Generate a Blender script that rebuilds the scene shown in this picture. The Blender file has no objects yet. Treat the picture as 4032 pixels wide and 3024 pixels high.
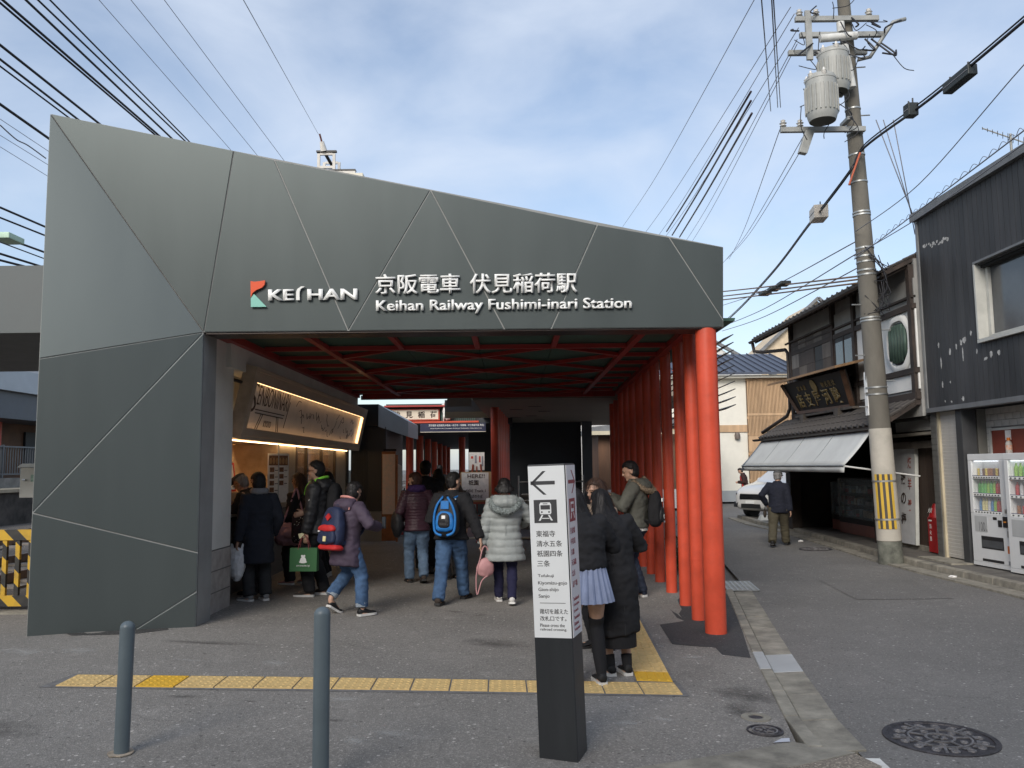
import bpy, bmesh, math, random
import numpy as np
from mathutils import Vector, Matrix, noise
random.seed(7)
SC = bpy.context.scene
COL = SC.collection
R = math.radians
# ------------------------------------------------------------------ camera
cam = bpy.data.cameras.new('camera')
cam.sensor_width = 36.0
cam.lens = 29.115
cam.clip_start = 0.05
cam.clip_end = 2000.0
camo = bpy.data.objects.new('camera', cam)
COL.objects.link(camo)
SC.camera = camo
_p, _r = R(5.7), R(0.66)
fwd = Vector((0, math.cos(_p), math.sin(_p)))
up0 = Vector((0, -math.sin(_p), math.cos(_p)))
rt0 = Vector((1, 0, 0))
rt = rt0 * math.cos(_r) - up0 * math.sin(_r)
up = rt0 * math.sin(_r) + up0 * math.cos(_r)
camo.matrix_world = Matrix(((rt.x, up.x, -fwd.x, 0), (rt.y, up.y, -fwd.y, 0), (rt.z, up.z, -fwd.z, 1.70), (0, 0, 0, 1)))
# ------------------------------------------------------------------ sky and sun
SUN_EL, SUN_AZ = 31.0, 201.0      # degrees; azimuth clockwise from +Y: behind the viewer, to the left
w = bpy.data.worlds.new('World')
SC.world = w
w.use_nodes = True
wn, wl = w.node_tree.nodes, w.node_tree.links
wn.clear()
wo = wn.new('ShaderNodeOutputWorld')
bg = wn.new('ShaderNodeBackground')
sky = wn.new('ShaderNodeTexSky')
sky.sky_type = 'NISHITA'
sky.sun_disc = False
sky.sun_elevation = R(SUN_EL)
sky.sun_rotation = R(SUN_AZ)
sky.dust_density = 1.5
tc = wn.new('ShaderNodeTexCoord')
mp = wn.new('ShaderNodeMapping')
mp.inputs['Scale'].default_value = (1.6, 1.0, 3.2)
mp.inputs['Rotation'].default_value = (0.25, 0.3, 0.5)
nz = wn.new('ShaderNodeTexNoise')
nz.inputs['Scale'].default_value = 2.3
nz.inputs['Detail'].default_value = 7.0
nz.inputs['Roughness'].default_value = 0.52
nz.inputs['Distortion'].default_value = 0.35
rampw = wn.new('ShaderNodeValToRGB')
rampw.color_ramp.elements[0].position = 0.38
rampw.color_ramp.elements[0].color = (0.22, 0.22, 0.22, 1)
rampw.color_ramp.elements[1].position = 0.78
rampw.color_ramp.elements[1].color = (0.80, 0.80, 0.80, 1)
mixw = wn.new('ShaderNodeMix')
mixw.data_type = 'RGBA'
mixw.inputs['B'].default_value = (4.3, 4.75, 5.5, 1)      # thin bright cloud, in the sky node's units
wl.new(tc.outputs['Generated'], mp.inputs['Vector'])
wl.new(mp.outputs['Vector'], nz.inputs['Vector'])
wl.new(nz.outputs['Fac'], rampw.inputs['Fac'])
wl.new(rampw.outputs['Color'], mixw.inputs['Factor'])
wl.new(sky.outputs['Color'], mixw.inputs['A'])
wl.new(mixw.outputs['Result'], bg.inputs['Color'])
bg.inputs['Strength'].default_value = 0.10
wl.new(bg.outputs['Background'], wo.inputs['Surface'])
sl = bpy.data.lights.new('sun', 'SUN')
sl.energy = 1.5
sl.angle = R(26)
sl.color = (1.0, 0.95, 0.88)
slo = bpy.data.objects.new('sun', sl)
COL.objects.link(slo)
_d = Vector((math.sin(R(SUN_AZ)) * math.cos(R(SUN_EL)), math.cos(R(SUN_AZ)) * math.cos(R(SUN_EL)), math.sin(R(SUN_EL))))
slo.rotation_euler = _d.to_track_quat('Z', 'Y').to_euler()
slo.location = _d * 60
SC.view_settings.view_transform = 'Standard'
SC.view_settings.look = 'None'
SC.view_settings.exposure = 0.9
SC.view_settings.gamma = 1.0
SC.view_settings.use_curve_mapping = False
SC.render.engine = 'CYCLES'
SC.cycles.use_denoising = True
SC.cycles.max_bounces = 8
SC.cycles.diffuse_bounces = 5
SC.cycles.transparent_max_bounces = 8
SC.cycles.use_adaptive_sampling = True
# ------------------------------------------------------------------ materials
MATS = {}
def hexl(h):
 h = h.lstrip('#')
 v = [int(h[i:i + 2], 16) / 255 for i in (0, 2, 4)]
 return tuple(c / 12.92 if c <= 0.04045 else ((c + 0.055) / 1.055) ** 2.4 for c in v)
def mat(name, col, rough=0.6, metal=0.0, spec=0.5, var=0.12, vscale=3.0, bump=0.0, bscale=60.0, grime=0.0, gscale=1.2,
  stretch=(1, 1, 1), emit=None, estr=0.0, coat=0.0, alpha=1.0, rvar=0.1, trans=0.0, vcol2=None):
 """Principled with object-space noise in colour and roughness, plus fine bump."""
 if name in MATS:
  return MATS[name]
 m = bpy.data.materials.new(name)
 m.use_nodes = True
 nt = m.node_tree
 n, l = nt.nodes, nt.links
 b = n['Principled BSDF']
 b.inputs['Base Color'].default_value = (*col, 1)
 b.inputs['Roughness'].default_value = rough
 b.inputs['Metallic'].default_value = metal
 b.inputs['Specular IOR Level'].default_value = spec
 if coat:
  b.inputs['Coat Weight'].default_value = coat
 if trans:
  b.inputs['Transmission Weight'].default_value = trans
 if alpha < 1:
  b.inputs['Alpha'].default_value = alpha
 if emit:
  b.inputs['Emission Color'].default_value = (*emit, 1)
  b.inputs['Emission Strength'].default_value = estr
 if var or bump or grime or rvar:
  t = n.new('ShaderNodeTexCoord')
  mpn = n.new('ShaderNodeMapping')
  mpn.inputs['Scale'].default_value = stretch
  l.new(t.outputs['Object'], mpn.inputs['Vector'])
  nz = n.new('ShaderNodeTexNoise')
  nz.inputs['Scale'].default_value = vscale
  nz.inputs['Detail'].default_value = 6
  nz.inputs['Roughness'].default_value = 0.6
  l.new(mpn.outputs['Vector'], nz.inputs['Vector'])
  if var:
   mx = n.new('ShaderNodeMix')
   mx.data_type = 'RGBA'
   c2 = vcol2 if vcol2 else tuple(c * (1 - 1.6 * var) for c in col)
   c1 = tuple(min(1, c * (1 + 1.2 * var)) for c in col)
   mx.inputs['A'].default_value = (*c2, 1)
   mx.inputs['B'].default_value = (*c1, 1)
   rp = n.new('ShaderNodeMapRange')
   rp.inputs['From Min'].default_value = 0.3
   rp.inputs['From Max'].default_value = 0.7
   l.new(nz.outputs['Fac'], rp.inputs['Value'])
   l.new(rp.outputs['Result'], mx.inputs['Factor'])
   out = mx.outputs['Result']
   if grime:
    g = n.new('ShaderNodeTexNoise')
    g.inputs['Scale'].default_value = gscale
    g.inputs['Detail'].default_value = 9
    g.inputs['Roughness'].default_value = 0.68
    l.new(mpn.outputs['Vector'], g.inputs['Vector'])
    gr = n.new('ShaderNodeMapRange')
    gr.inputs['From Min'].default_value = 0.48
    gr.inputs['From Max'].default_value = 0.72
    gr.inputs['To Max'].default_value = grime
    l.new(g.outputs['Fac'], gr.inputs['Value'])
    gx = n.new('ShaderNodeMix')
    gx.data_type = 'RGBA'
    gx.inputs['B'].default_value = (0.05, 0.045, 0.038, 1)
    l.new(gr.outputs['Result'], gx.inputs['Factor'])
    l.new(out, gx.inputs['A'])
    out = gx.outputs['Result']
   l.new(out, b.inputs['Base Color'])
  if rvar:
   rr = n.new('ShaderNodeMapRange')
   rr.inputs['To Min'].default_value = max(0.02, rough - rvar)
   rr.inputs['To Max'].default_value = min(1, rough + rvar)
   l.new(nz.outputs['Fac'], rr.inputs['Value'])
   l.new(rr.outputs['Result'], b.inputs['Roughness'])
  if bump:
   bn = n.new('ShaderNodeTexNoise')
   bn.inputs['Scale'].default_value = bscale
   bn.inputs['Detail'].default_value = 4
   l.new(mpn.outputs['Vector'], bn.inputs['Vector'])
   bp = n.new('ShaderNodeBump')
   bp.inputs['Strength'].default_value = bump
   bp.inputs['Distance'].default_value = 0.01
   l.new(bn.outputs['Fac'], bp.inputs['Height'])
   l.new(bp.outputs['Normal'], b.inputs['Normal'])
 MATS[name] = m
 return m
def asphalt(name, base, blot, speck=0.35, scuff=True, warm=(1, 0.97, 0.92)):
 m = bpy.data.materials.new(name)
 m.use_nodes = True
 n, l = m.node_tree.nodes, m.node_tree.links
 b = n['Principled BSDF']
 t = n.new('ShaderNodeTexCoord')
 def noise_(sc, det=6, ro=0.6):
  z = n.new('ShaderNodeTexNoise')
  z.inputs['Scale'].default_value = sc
  z.inputs['Detail'].default_value = det
  z.inputs['Roughness'].default_value = ro
  l.new(t.outputs['Object'], z.inputs['Vector'])
  return z
 def rng(src, a, c, lo=0.0, hi=1.0):
  q = n.new('ShaderNodeMapRange')
  q.inputs['From Min'].default_value = a
  q.inputs['From Max'].default_value = c
  q.inputs['To Min'].default_value = lo
  q.inputs['To Max'].default_value = hi
  l.new(src, q.inputs['Value'])
  return q.outputs['Result']
 def mixc(fac, a, c):
  q = n.new('ShaderNodeMix')
  q.data_type = 'RGBA'
  l.new(fac, q.inputs['Factor'])
  for k, v in (('A', a), ('B', c)):
   if isinstance(v, tuple):
    q.inputs[k].default_value = (*v, 1)
   else:
    l.new(v, q.inputs[k])
  return q.outputs['Result']
 wv = tuple(base * k for k in warm)
 dk = tuple(base * (1 - blot) * k for k in warm)
 lt = tuple(base * (1 + blot * 0.8) * k for k in warm)
 big = noise_(0.45, 8, 0.62)
 c = mixc(rng(big.outputs['Fac'], 0.34, 0.66), dk, lt)
 mid = noise_(3.2, 9, 0.7)
 c = mixc(rng(mid.outputs['Fac'], 0.56, 0.74, 0, 0.6), c, tuple(base * 1.7 * k for k in warm))
 drk = noise_(1.6, 6, 0.7)
 c = mixc(rng(drk.outputs['Fac'], 0.62, 0.78, 0, 0.6), c, tuple(base * 0.5 * k for k in warm))
 agg = n.new('ShaderNodeTexVoronoi')
 agg.inputs['Scale'].default_value = 95
 l.new(t.outputs['Object'], agg.inputs['Vector'])
 c = mixc(rng(agg.outputs['Color'], 0.62, 1.0, 0, speck), c, tuple(base * 3.2 * k for k in warm))
 c = mixc(rng(agg.outputs['Color'], 0.35, 0.0, 0, speck), c, tuple(base * 0.35 * k for k in warm))
 if scuff:
  sc_ = noise_(2.2, 10, 0.72)
  sp = n.new('ShaderNodeMapping')
  sp.inputs['Scale'].default_value = (0.55, 1.5, 1)
  l.new(t.outputs['Object'], sp.inputs['Vector'])
  l.new(sp.outputs['Vector'], sc_.inputs['Vector'])
  c = mixc(rng(sc_.outputs['Fac'], 0.69, 0.77, 0, 0.55), c, (0.42, 0.41, 0.38))
  v2 = n.new('ShaderNodeTexVoronoi')
  v2.inputs['Scale'].default_value = 9
  l.new(t.outputs['Object'], v2.inputs['Vector'])
  c = mixc(rng(v2.outputs['Distance'], 0.055, 0.035, 0, 0.7), c, (0.38, 0.37, 0.35))
 for sc_p, thr, amt in ((26, 0.93, 0.75), (55, 0.90, 0.6)):
  vp = n.new('ShaderNodeTexVoronoi'); vp.inputs['Scale'].default_value = sc_p
  l.new(t.outputs['Object'], vp.inputs['Vector'])
  sr = n.new('ShaderNodeSeparateColor'); l.new(vp.outputs['Color'], sr.inputs['Color'])
  pm = n.new('ShaderNodeMath'); pm.operation = 'MULTIPLY'
  l.new(rng(sr.outputs['Red'], thr, thr + 0.02), pm.inputs[0]); l.new(rng(vp.outputs['Distance'], 0.34, 0.20, 0, amt), pm.inputs[1])
  c = mixc(pm.outputs[0], c, tuple(min(0.6, base * 3.0) * k for k in warm))
  pd_ = n.new('ShaderNodeMath'); pd_.operation = 'MULTIPLY'
  l.new(rng(sr.outputs['Green'], thr, thr + 0.02), pd_.inputs[0]); l.new(rng(vp.outputs['Distance'], 0.36, 0.20, 0, amt), pd_.inputs[1])
  c = mixc(pd_.outputs[0], c, tuple(base * 0.35 * k for k in warm))
 if scuff:
  dn = noise_(1.3, 5, 0.6)
  av = n.new('ShaderNodeVectorMath'); av.operation = 'MULTIPLY_ADD'
  l.new(dn.outputs['Color'], av.inputs[0]); av.inputs[1].default_value = (0.5, 0.5, 0); l.new(t.outputs['Object'], av.inputs[2])
  ck = n.new('ShaderNodeTexVoronoi'); ck.feature = 'DISTANCE_TO_EDGE'; ck.inputs['Scale'].default_value = 0.42
  l.new(av.outputs['Vector'], ck.inputs['Vector'])
  msk = noise_(0.7, 3, 0.5)
  mm = n.new('ShaderNodeMath'); mm.operation = 'MULTIPLY'
  l.new(rng(ck.outputs['Distance'], 0.005, 0.0, 0, 0.22), mm.inputs[0]); l.new(rng(msk.outputs['Fac'], 0.48, 0.56), mm.inputs[1])
  c = mixc(mm.outputs[0], c, tuple(base * 0.25 * k for k in warm))
  st = noise_(38, 3, 0.7)
  c = mixc(rng(st.outputs['Fac'], 0.60, 0.70, 0, 0.45), c, tuple(base * 2.2 * k for k in warm))
  c = mixc(rng(st.outputs['Fac'], 0.38, 0.28, 0, 0.5), c, tuple(base * 0.45 * k for k in warm))
 l.new(c, b.inputs['Base Color'])
 b.inputs['Roughness'].default_value = 0.88
 b.inputs['Specular IOR Level'].default_value = 0.35
 bp = n.new('ShaderNodeBump')
 bp.inputs['Strength'].default_value = 0.6
 bp.inputs['Distance'].default_value = 0.006
 l.new(agg.outputs['Distance'], bp.inputs['Height'])
 l.new(bp.outputs['Normal'], b.inputs['Normal'])
 MATS[name] = m
 return m
# ------------------------------------------------------------------ mesh helpers
def link(name, me, m=None, parent=None, smooth=False, loc=None, rot=None):
 o = bpy.data.objects.new(name, me)
 COL.objects.link(o)
 if m is not None and len(me.materials) == 0:
  me.materials.append(m)
 if parent is not None:
  o.parent = parent
 if loc is not None:
  o.location = loc
 if rot is not None:
  o.rotation_euler = rot
 if smooth:
  me.polygons.foreach_set('use_smooth', [True] * len(me.polygons))
 return o
def tag(o, label=None, cat=None, group=None, kind=None):
 if label: o['label'] = label
 if cat: o['category'] = cat
 if group: o['group'] = group
 if kind: o['kind'] = kind
 return o
def empty(name, loc=(0, 0, 0), rz=0.0):
 o = bpy.data.objects.new(name, None)
 COL.objects.link(o)
 o.location = loc
 o.rotation_euler = (0, 0, rz)
 o.empty_display_size = 0.1
 return o
def inst(name, me, parent=None, loc=(0, 0, 0), rot=(0, 0, 0), scale=(1, 1, 1)):
 o = bpy.data.objects.new(name, me)
 COL.objects.link(o)
 if parent is not None:
  o.parent = parent
 o.location = loc
 o.rotation_euler = rot
 o.scale = scale
 return o
class MB:
 """Collects simple solids; build() links them as one mesh object."""
 def __init__(s):
  s.v, s.f = [], []
 def add(s, vs, fs):
  k = len(s.v)
  s.v += [tuple(p) for p in vs]
  s.f += [tuple(i + k for i in f) for f in fs]
  return s
 def box(s, a, b):
  x0, y0, z0 = [min(a[i], b[i]) for i in range(3)]
  x1, y1, z1 = [max(a[i], b[i]) for i in range(3)]
  vs = [(x0, y0, z0), (x1, y0, z0), (x1, y1, z0), (x0, y1, z0), (x0, y0, z1), (x1, y0, z1), (x1, y1, z1), (x0, y1, z1)]
  return s.add(vs, [(0, 3, 2, 1), (4, 5, 6, 7), (0, 1, 5, 4), (1, 2, 6, 5), (2, 3, 7, 6), (3, 0, 4, 7)])
 def hexa(s, b4, t4):
  return s.add(list(b4) + list(t4), [(0, 3, 2, 1), (4, 5, 6, 7), (0, 1, 5, 4), (1, 2, 6, 5), (2, 3, 7, 6), (3, 0, 4, 7)])
 def prism(s, pts, vec):
  """Closed polygon (3-D points) pushed along vec."""
  n = len(pts)
  vec = Vector(vec)
  vs = [Vector(p) for p in pts] + [Vector(p) + vec for p in pts]
  fs = [tuple(range(n))[::-1], tuple(range(n, 2 * n))] + [(i, (i + 1) % n, n + (i + 1) % n, n + i) for i in range(n)]
  return s.add(vs, fs)
 def bar(s, a, b, wd, ht, upv=(0, 0, 1)):
  """Rectangular bar from a to b."""
  a, b = Vector(a), Vector(b)
  d = (b - a).normalized()
  u = Vector(upv)
  sd = d.cross(u)
  if sd.length < 1e-4:
   sd = d.cross(Vector((1, 0, 0)))
  sd.normalize()
  u = sd.cross(d).normalized()
  o = [sd * (wd / 2) * i + u * (ht / 2) * j for i, j in ((-1, -1), (1, -1), (1, 1), (-1, 1))]
  return s.hexa([a + q for q in o], [b + q for q in o])
 def tube(s, pts, r, n=8, cap=True):
  pts = [Vector(p) for p in pts]
  rs = r if isinstance(r, (list, tuple)) else [r] * len(pts)
  vs, fs = [], []
  prev = None
  for i, p in enumerate(pts):
   d = (pts[min(i + 1, len(pts) - 1)] - pts[max(i - 1, 0)]).normalized()
   if prev is None:
    x = d.cross(Vector((0, 0, 1)))
    if x.length < 1e-3:
     x = d.cross(Vector((0, 1, 0)))
   else:
    x = prev - d * prev.dot(d)
   x.normalize()
   prev = x
   y = d.cross(x)
   for k in range(n):
    a = 2 * math.pi * k / n
    vs.append(p + (x * math.cos(a) + y * math.sin(a)) * rs[i])
  for i in range(len(pts) - 1):
   for k in range(n):
    fs.append((i * n + k, i * n + (k + 1) % n, (i + 1) * n + (k + 1) % n, (i + 1) * n + k))
  if cap:
   fs.append(tuple(range(n))[::-1])
   fs.append(tuple(range((len(pts) - 1) * n, len(pts) * n)))
  return s.add(vs, fs)
 def cyl(s, c, r, h, n=16, r2=None):
  c = Vector(c)
  return s.tube([c, c + Vector((0, 0, h))], [r, r if r2 is None else r2], n)
 def lathe(s, prof, c=(0, 0, 0), n=24):
  """prof: list of (radius, z)."""
  c = Vector(c)
  vs, fs = [], []
  for (r, z) in prof:
   for k in range(n):
    a = 2 * math.pi * k / n
    vs.append(c + Vector((r * math.cos(a), r * math.sin(a), z)))
  for i in range(len(prof) - 1):
   for k in range(n):
    fs.append((i * n + k, i * n + (k + 1) % n, (i + 1) * n + (k + 1) % n, (i + 1) * n + k))
  fs.append(tuple(range(n))[::-1])
  fs.append(tuple(range((len(prof) - 1) * n, len(prof) * n)))
  return s.add(vs, fs)
 def ball(s, c, r, n=10, m=6):
  rx, ry, rz = r if isinstance(r, (list, tuple)) else (r, r, r)
  c = Vector(c)
  vs = [c + Vector((0, 0, -rz))]
  for i in range(1, m):
   t = math.pi * i / m
   for k in range(n):
    a = 2 * math.pi * k / n
    vs.append(c + Vector((rx * math.sin(t) * math.cos(a), ry * math.sin(t) * math.sin(a), -rz * math.cos(t))))
  vs.append(c + Vector((0, 0, rz)))
  fs = [(0, 1 + (k + 1) % n, 1 + k) for k in range(n)]
  for i in range(m - 2):
   for k in range(n):
    a, b = 1 + i * n, 1 + (i + 1) * n
    fs.append((a + k, a + (k + 1) % n, b + (k + 1) % n, b + k))
  L = len(vs) - 1
  a = 1 + (m - 2) * n
  fs += [(a + k, a + (k + 1) % n, L) for k in range(n)]
  return s.add(vs, fs)
 def mesh(s, name='mesh'):
  me = bpy.data.meshes.new(name)
  me.from_pydata(s.v, [], s.f)
  me.validate()
  bm = bmesh.new()
  bm.from_mesh(me)
  bmesh.ops.recalc_face_normals(bm, faces=bm.faces)
  bm.to_mesh(me)
  bm.free()
  return me
 def build(s, name, m, parent=None, smooth=False, bevel=0.0, loc=None, rot=None, auto=None):
  o = link(name, s.mesh(name), m, parent, smooth or auto is not None, loc, rot)
  if auto is not None:
   o.data.set_sharp_from_angle(angle=R(auto))
  if bevel:
   bv = o.modifiers.new('bevel', 'BEVEL')
   bv.width = bevel
   bv.segments = 2
   bv.limit_method = 'ANGLE'
   bv.angle_limit = R(40)
  return o
def text_mesh(body, size=1.0, extrude=0.0, offset=0.0, sx=1.0, shear=0.0, res=3, align='LEFT'):
 c = bpy.data.curves.new('lettering', 'FONT')
 c.body = body
 c.size = size
 c.extrude = extrude
 c.offset = offset
 c.shear = shear
 c.resolution_u = res
 c.align_x = align
 o = bpy.data.objects.new('lettering', c)
 COL.objects.link(o)
 dg = bpy.context.evaluated_depsgraph_get()
 me = bpy.data.meshes.new_from_object(o.evaluated_get(dg))
 bpy.data.objects.remove(o)
 bpy.data.curves.remove(c)
 if sx != 1.0:
  me.transform(Matrix.Diagonal((sx, 1, 1, 1)))
 me.materials.clear()
 return me
def lettering(body, origin, xdir, updir, m, parent, width=None, height=None, extrude=0.004, offset=0.0, name='lettering', size=1.0, shear=0.0, align='LEFT', bold=0.0):
 """Text as raised mesh: lower left corner of its ink at origin, running along xdir; width/height in metres."""
 me = text_mesh(body, 1.0, 0.0, offset, shear=shear)
 n = len(me.vertices)
 co = np.empty(n * 3)
 me.vertices.foreach_get('co', co)
 co = co.reshape(-1, 3)
 lo, hi = co.min(0), co.max(0)
 sy = height / (hi[1] - lo[1]) if height else size
 sx = width / (hi[0] - lo[0]) if width else sy
 if not height and width:
  sy = sx
 X_, U_ = Vector(xdir).normalized(), Vector(updir).normalized()
 N_ = X_.cross(U_)
 bm = bmesh.new()
 bm.from_mesh(me)
 if extrude:
  r = bmesh.ops.extrude_face_region(bm, geom=bm.faces[:])
  top = [g for g in r['geom'] if isinstance(g, bmesh.types.BMVert)]
  for v in top:
   v.co.z += 1.0
 if bold:
  for k in (1, 2):
   g = bmesh.ops.duplicate(bm, geom=[f for f in bm.faces if not f.tag])
   nf = [q for q in g['geom'] if isinstance(q, bmesh.types.BMFace)]
   for q in nf: q.tag = True
   for v in {v for f in nf for v in f.verts}:
    v.co.x += bold * (1 if k == 1 else -1)
    v.co.z -= 0.03 * k
 xo = {'LEFT': lo[0], 'CENTER': (lo[0] + hi[0]) / 2}[align]
 O_ = Vector(origin)
 for v in bm.verts:
  v.co = O_ + X_ * ((v.co.x - xo) * sx) + U_ * ((v.co.y - lo[1]) * sy) + N_ * (v.co.z * extrude)
 bmesh.ops.recalc_face_normals(bm, faces=bm.faces)
 bm.to_mesh(me)
 bm.free()
 return link(name, me, m, parent)
def catmull(pts, n=8):
 pts = [Vector(p) for p in pts]
 out = []
 P = [pts[0]] + pts + [pts[-1]]
 for i in range(1, len(P) - 2):
  for k in range(n):
   t = k / n
   p0, p1, p2, p3 = P[i - 1:i + 3]
   out.append(0.5 * ((2 * p1) + (p2 - p0) * t + (2 * p0 - 5 * p1 + 4 * p2 - p3) * t * t + (3 * p1 - p0 - 3 * p2 + p3) * t ** 3))
 out.append(pts[-1])
 return out
def gz(x):
 """Height of the ground across the street: falls from the crossing on the left to the gutter, then level."""
 if x < -4.2: return 0.1176
 if x < 2: return -0.028 * x
 if x < 4: return -0.056
 if x < 7: return -0.056 + 0.056 * (x - 4) / 3
 return 0.0
# ================================================================== GROUND
A_PLAZA = asphalt('asphalt_forecourt', 0.210, 0.17, 0.30, warm=(1, 0.935, 0.845))
A_ROAD = asphalt('asphalt_road', 0.158, 0.15, 0.24, warm=(1, 0.955, 0.89))
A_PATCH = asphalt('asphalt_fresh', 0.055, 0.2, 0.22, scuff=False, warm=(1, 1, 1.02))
A_GRAVEL = asphalt('worn_gravel', 0.20, 0.35, 0.7, warm=(1.05, 0.9, 0.72))
CONC = mat('concrete_kerb', (0.27, 0.25, 0.205), 0.9, var=0.22, vscale=6, bump=0.5, bscale=120, grime=0.55, gscale=2.5)
CONC_NEW = mat('concrete_new', (0.40, 0.41, 0.41), 0.85, var=0.1, vscale=6, bump=0.3, bscale=150, grime=0.25, gscale=3)
IRON = mat('cast_iron', (0.075, 0.07, 0.075), 0.55, metal=0.6, var=0.35, vscale=14, bump=0.5, bscale=90, grime=0.3)
WHITE_LINE = mat('road_paint', (0.72, 0.71, 0.67), 0.8, var=0.15, vscale=10, bump=0.4, bscale=120, grime=0.55, gscale=5)
def sheet(name, rows, m, dz, label=None, kind='structure', parent=None):
 """rows: list of rows of (x, y); height follows the street's fall plus dz."""
 vs, fs = [], []
 nc = len(rows[0])
 for r_ in rows:
  for (x, y) in r_:
   vs.append((x, y, gz(x) + dz))
 for i in range(len(rows) - 1):
  for k in range(nc - 1):
   a = i * nc + k
   fs.append((a, a + 1, a + nc + 1, a + nc))
 me = bpy.data.meshes.new(name)
 me.from_pydata(vs, [], fs)
 o = link(name, me, m, parent)
 if kind: o['kind'] = kind
 return o
def poly_sheet(name, pts, m, dz, kind='structure', parent=None):
 me = bpy.data.meshes.new(name)
 me.from_pydata([(p[0], p[1], gz(p[0]) + dz) for p in pts], [], [tuple(range(len(pts)))])
 o = link(name, me, m, parent)
 if kind: o['kind'] = kind
 return o
XB = [-400, -60, -4.2, -2, 0, 2, 4, 7, 60, 400]
sheet('ground', [[(x, y) for x in XB] for y in (-120, 0, 60, 600)], A_ROAD, -0.09)
KIN = [(1.780, 5.507, -0.050), (1.864, 5.956, -0.052), (1.978, 6.591, -0.055), (2.143, 7.571, -0.056), (2.429, 9.072, -0.056), (2.895, 11.496, -0.056)]
KOUT = [(2.061, 5.232, -0.056), (2.167, 5.883, -0.056), (2.285, 6.580, -0.056), (2.471, 7.555, -0.056), (2.801, 9.364, -0.056), (3.209, 11.472, -0.056)]
def interp(pts, y):
 p = [q for q in pts]
 if y <= p[0][1]:
  a, b = p[0], p[1]
 elif y >= p[-1][1]:
  a, b = p[-2], p[-1]
 else:
  for a, b in zip(p, p[1:]):
   if a[1] <= y <= b[1]:
    break
 t = (y - a[1]) / (b[1] - a[1])
 return a[0] + (b[0] - a[0]) * t
KI = [(interp(KIN, y), y) for y in np.arange(5.3, 12.5, 0.6)]
def kx(y): return 1.80 if y < 5.35 else interp(KIN, y) if y < 12.4 else interp(KIN, 12.4) + 0.15 * (y - 12.4)
def kxo(y): return kx(y) + (0.10 + 0.25)
rows = []
for y in [-40, 0, 4, 5.35, 6, 6.8, 7.6, 8.4, 9.2, 10, 11, 12, 13, 16, 20, 30, 60]:
 k = kx(y)
 rows.append([(-60, y), (-4.2, y), (-2.5, y), (-1, y), (0.5, y), (min(1.7, k - 0.01), y), (k, y)])
sheet('forecourt_pavement', rows, A_PLAZA, 0.0)
rows = []
for y in [-40, 0, 4, 5.2, 6, 6.8, 7.6, 8.4, 9.2, 10, 11, 12, 13, 16, 20, 26, 30, 60, 120]:
 k = kxo(y) if y < 60 else 30
 rows.append([(k - 0.05, y), (max(k + 0.2, 4.0), y), (max(5.5, k + 0.6), y), (max(k + 1, 7.4), y), (60, y)])
sheet('road', rows, A_ROAD, -0.022)
# dark new asphalt around the red columns, and older patches in the road
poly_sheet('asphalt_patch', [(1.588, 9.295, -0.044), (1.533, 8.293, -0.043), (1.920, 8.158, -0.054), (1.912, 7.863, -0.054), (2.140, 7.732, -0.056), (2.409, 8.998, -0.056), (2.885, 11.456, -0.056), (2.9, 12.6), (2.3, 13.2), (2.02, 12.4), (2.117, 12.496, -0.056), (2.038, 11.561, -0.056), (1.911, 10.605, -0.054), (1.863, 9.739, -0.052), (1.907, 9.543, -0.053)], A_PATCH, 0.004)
A_OLD = asphalt('asphalt_old_patch', 0.148, 0.15, 0.24, scuff=False, warm=(1, 0.955, 0.89))
poly_sheet('asphalt_patch', [(4.617, 12.806, -0.044), (5.898, 12.515, -0.021), (5.617, 10.819, -0.026), (4.436, 10.972, -0.048)], A_OLD, -0.017)
A_GAP = asphalt('bare_subgrade', 0.05, 0.3, 0.8, scuff=False)
poly_sheet('bare_subgrade', [(-4.3, 8.22), (-3.75, 8.33), (-3.5, 8.58), (-3.6, 8.74), (-4.5, 8.42)], A_GAP, 0.004)
# kerb stones and gutter slabs along the road
kerb = tag(empty('kerb', (0, 0, 0)), kind='structure')
gut = tag(empty('gutter', (0, 0, 0)), kind='structure')
rng = random.Random(3)
ys = [5.32, 5.95, 6.6, 7.3, 7.95, 8.6, 9.25, 9.9, 10.55, 11.2, 11.85]
for i in range(len(ys) - 1):
 y0, y1 = ys[i] + 0.004, ys[i + 1] - 0.004
 a0, a1 = kx(y0), kx(y1)
 m_ = CONC_NEW if i in (3,) else CONC
 j = rng.uniform(-0.003, 0.004)
 z0, z1 = gz(a0), gz(a1)
 MB().hexa([(a0, y0, z0 - 0.1), (a0 + 0.115, y0, z0 - 0.1), (a1 + 0.115, y1, z1 - 0.1), (a1, y1, z1 - 0.1)],
              [(a0, y0, z0 + 0.012 + j), (a0 + 0.10, y0, z0 + 0.012 + j), (a1 + 0.10, y1, z1 + 0.012 + j), (a1, y1, z1 + 0.012 + j)]).build('kerb_stone', m_, kerb, bevel=0.008)
 b0, b1 = a0 + 0.118, a1 + 0.118
 MB().hexa([(b0, y0, z0 - 0.1), (b0 + 0.25, y0, z0 - 0.1), (b1 + 0.25, y1, z1 - 0.1), (b1, y1, z1 - 0.1)],
              [(b0, y0, z0 - 0.022 + j), (b0 + 0.25, y0, z0 - 0.014 + j), (b1 + 0.25, y1, z1 - 0.014 + j), (b1, y1, z1 - 0.022 + j)]).build('gutter_slab', m_, gut, bevel=0.004)
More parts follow.
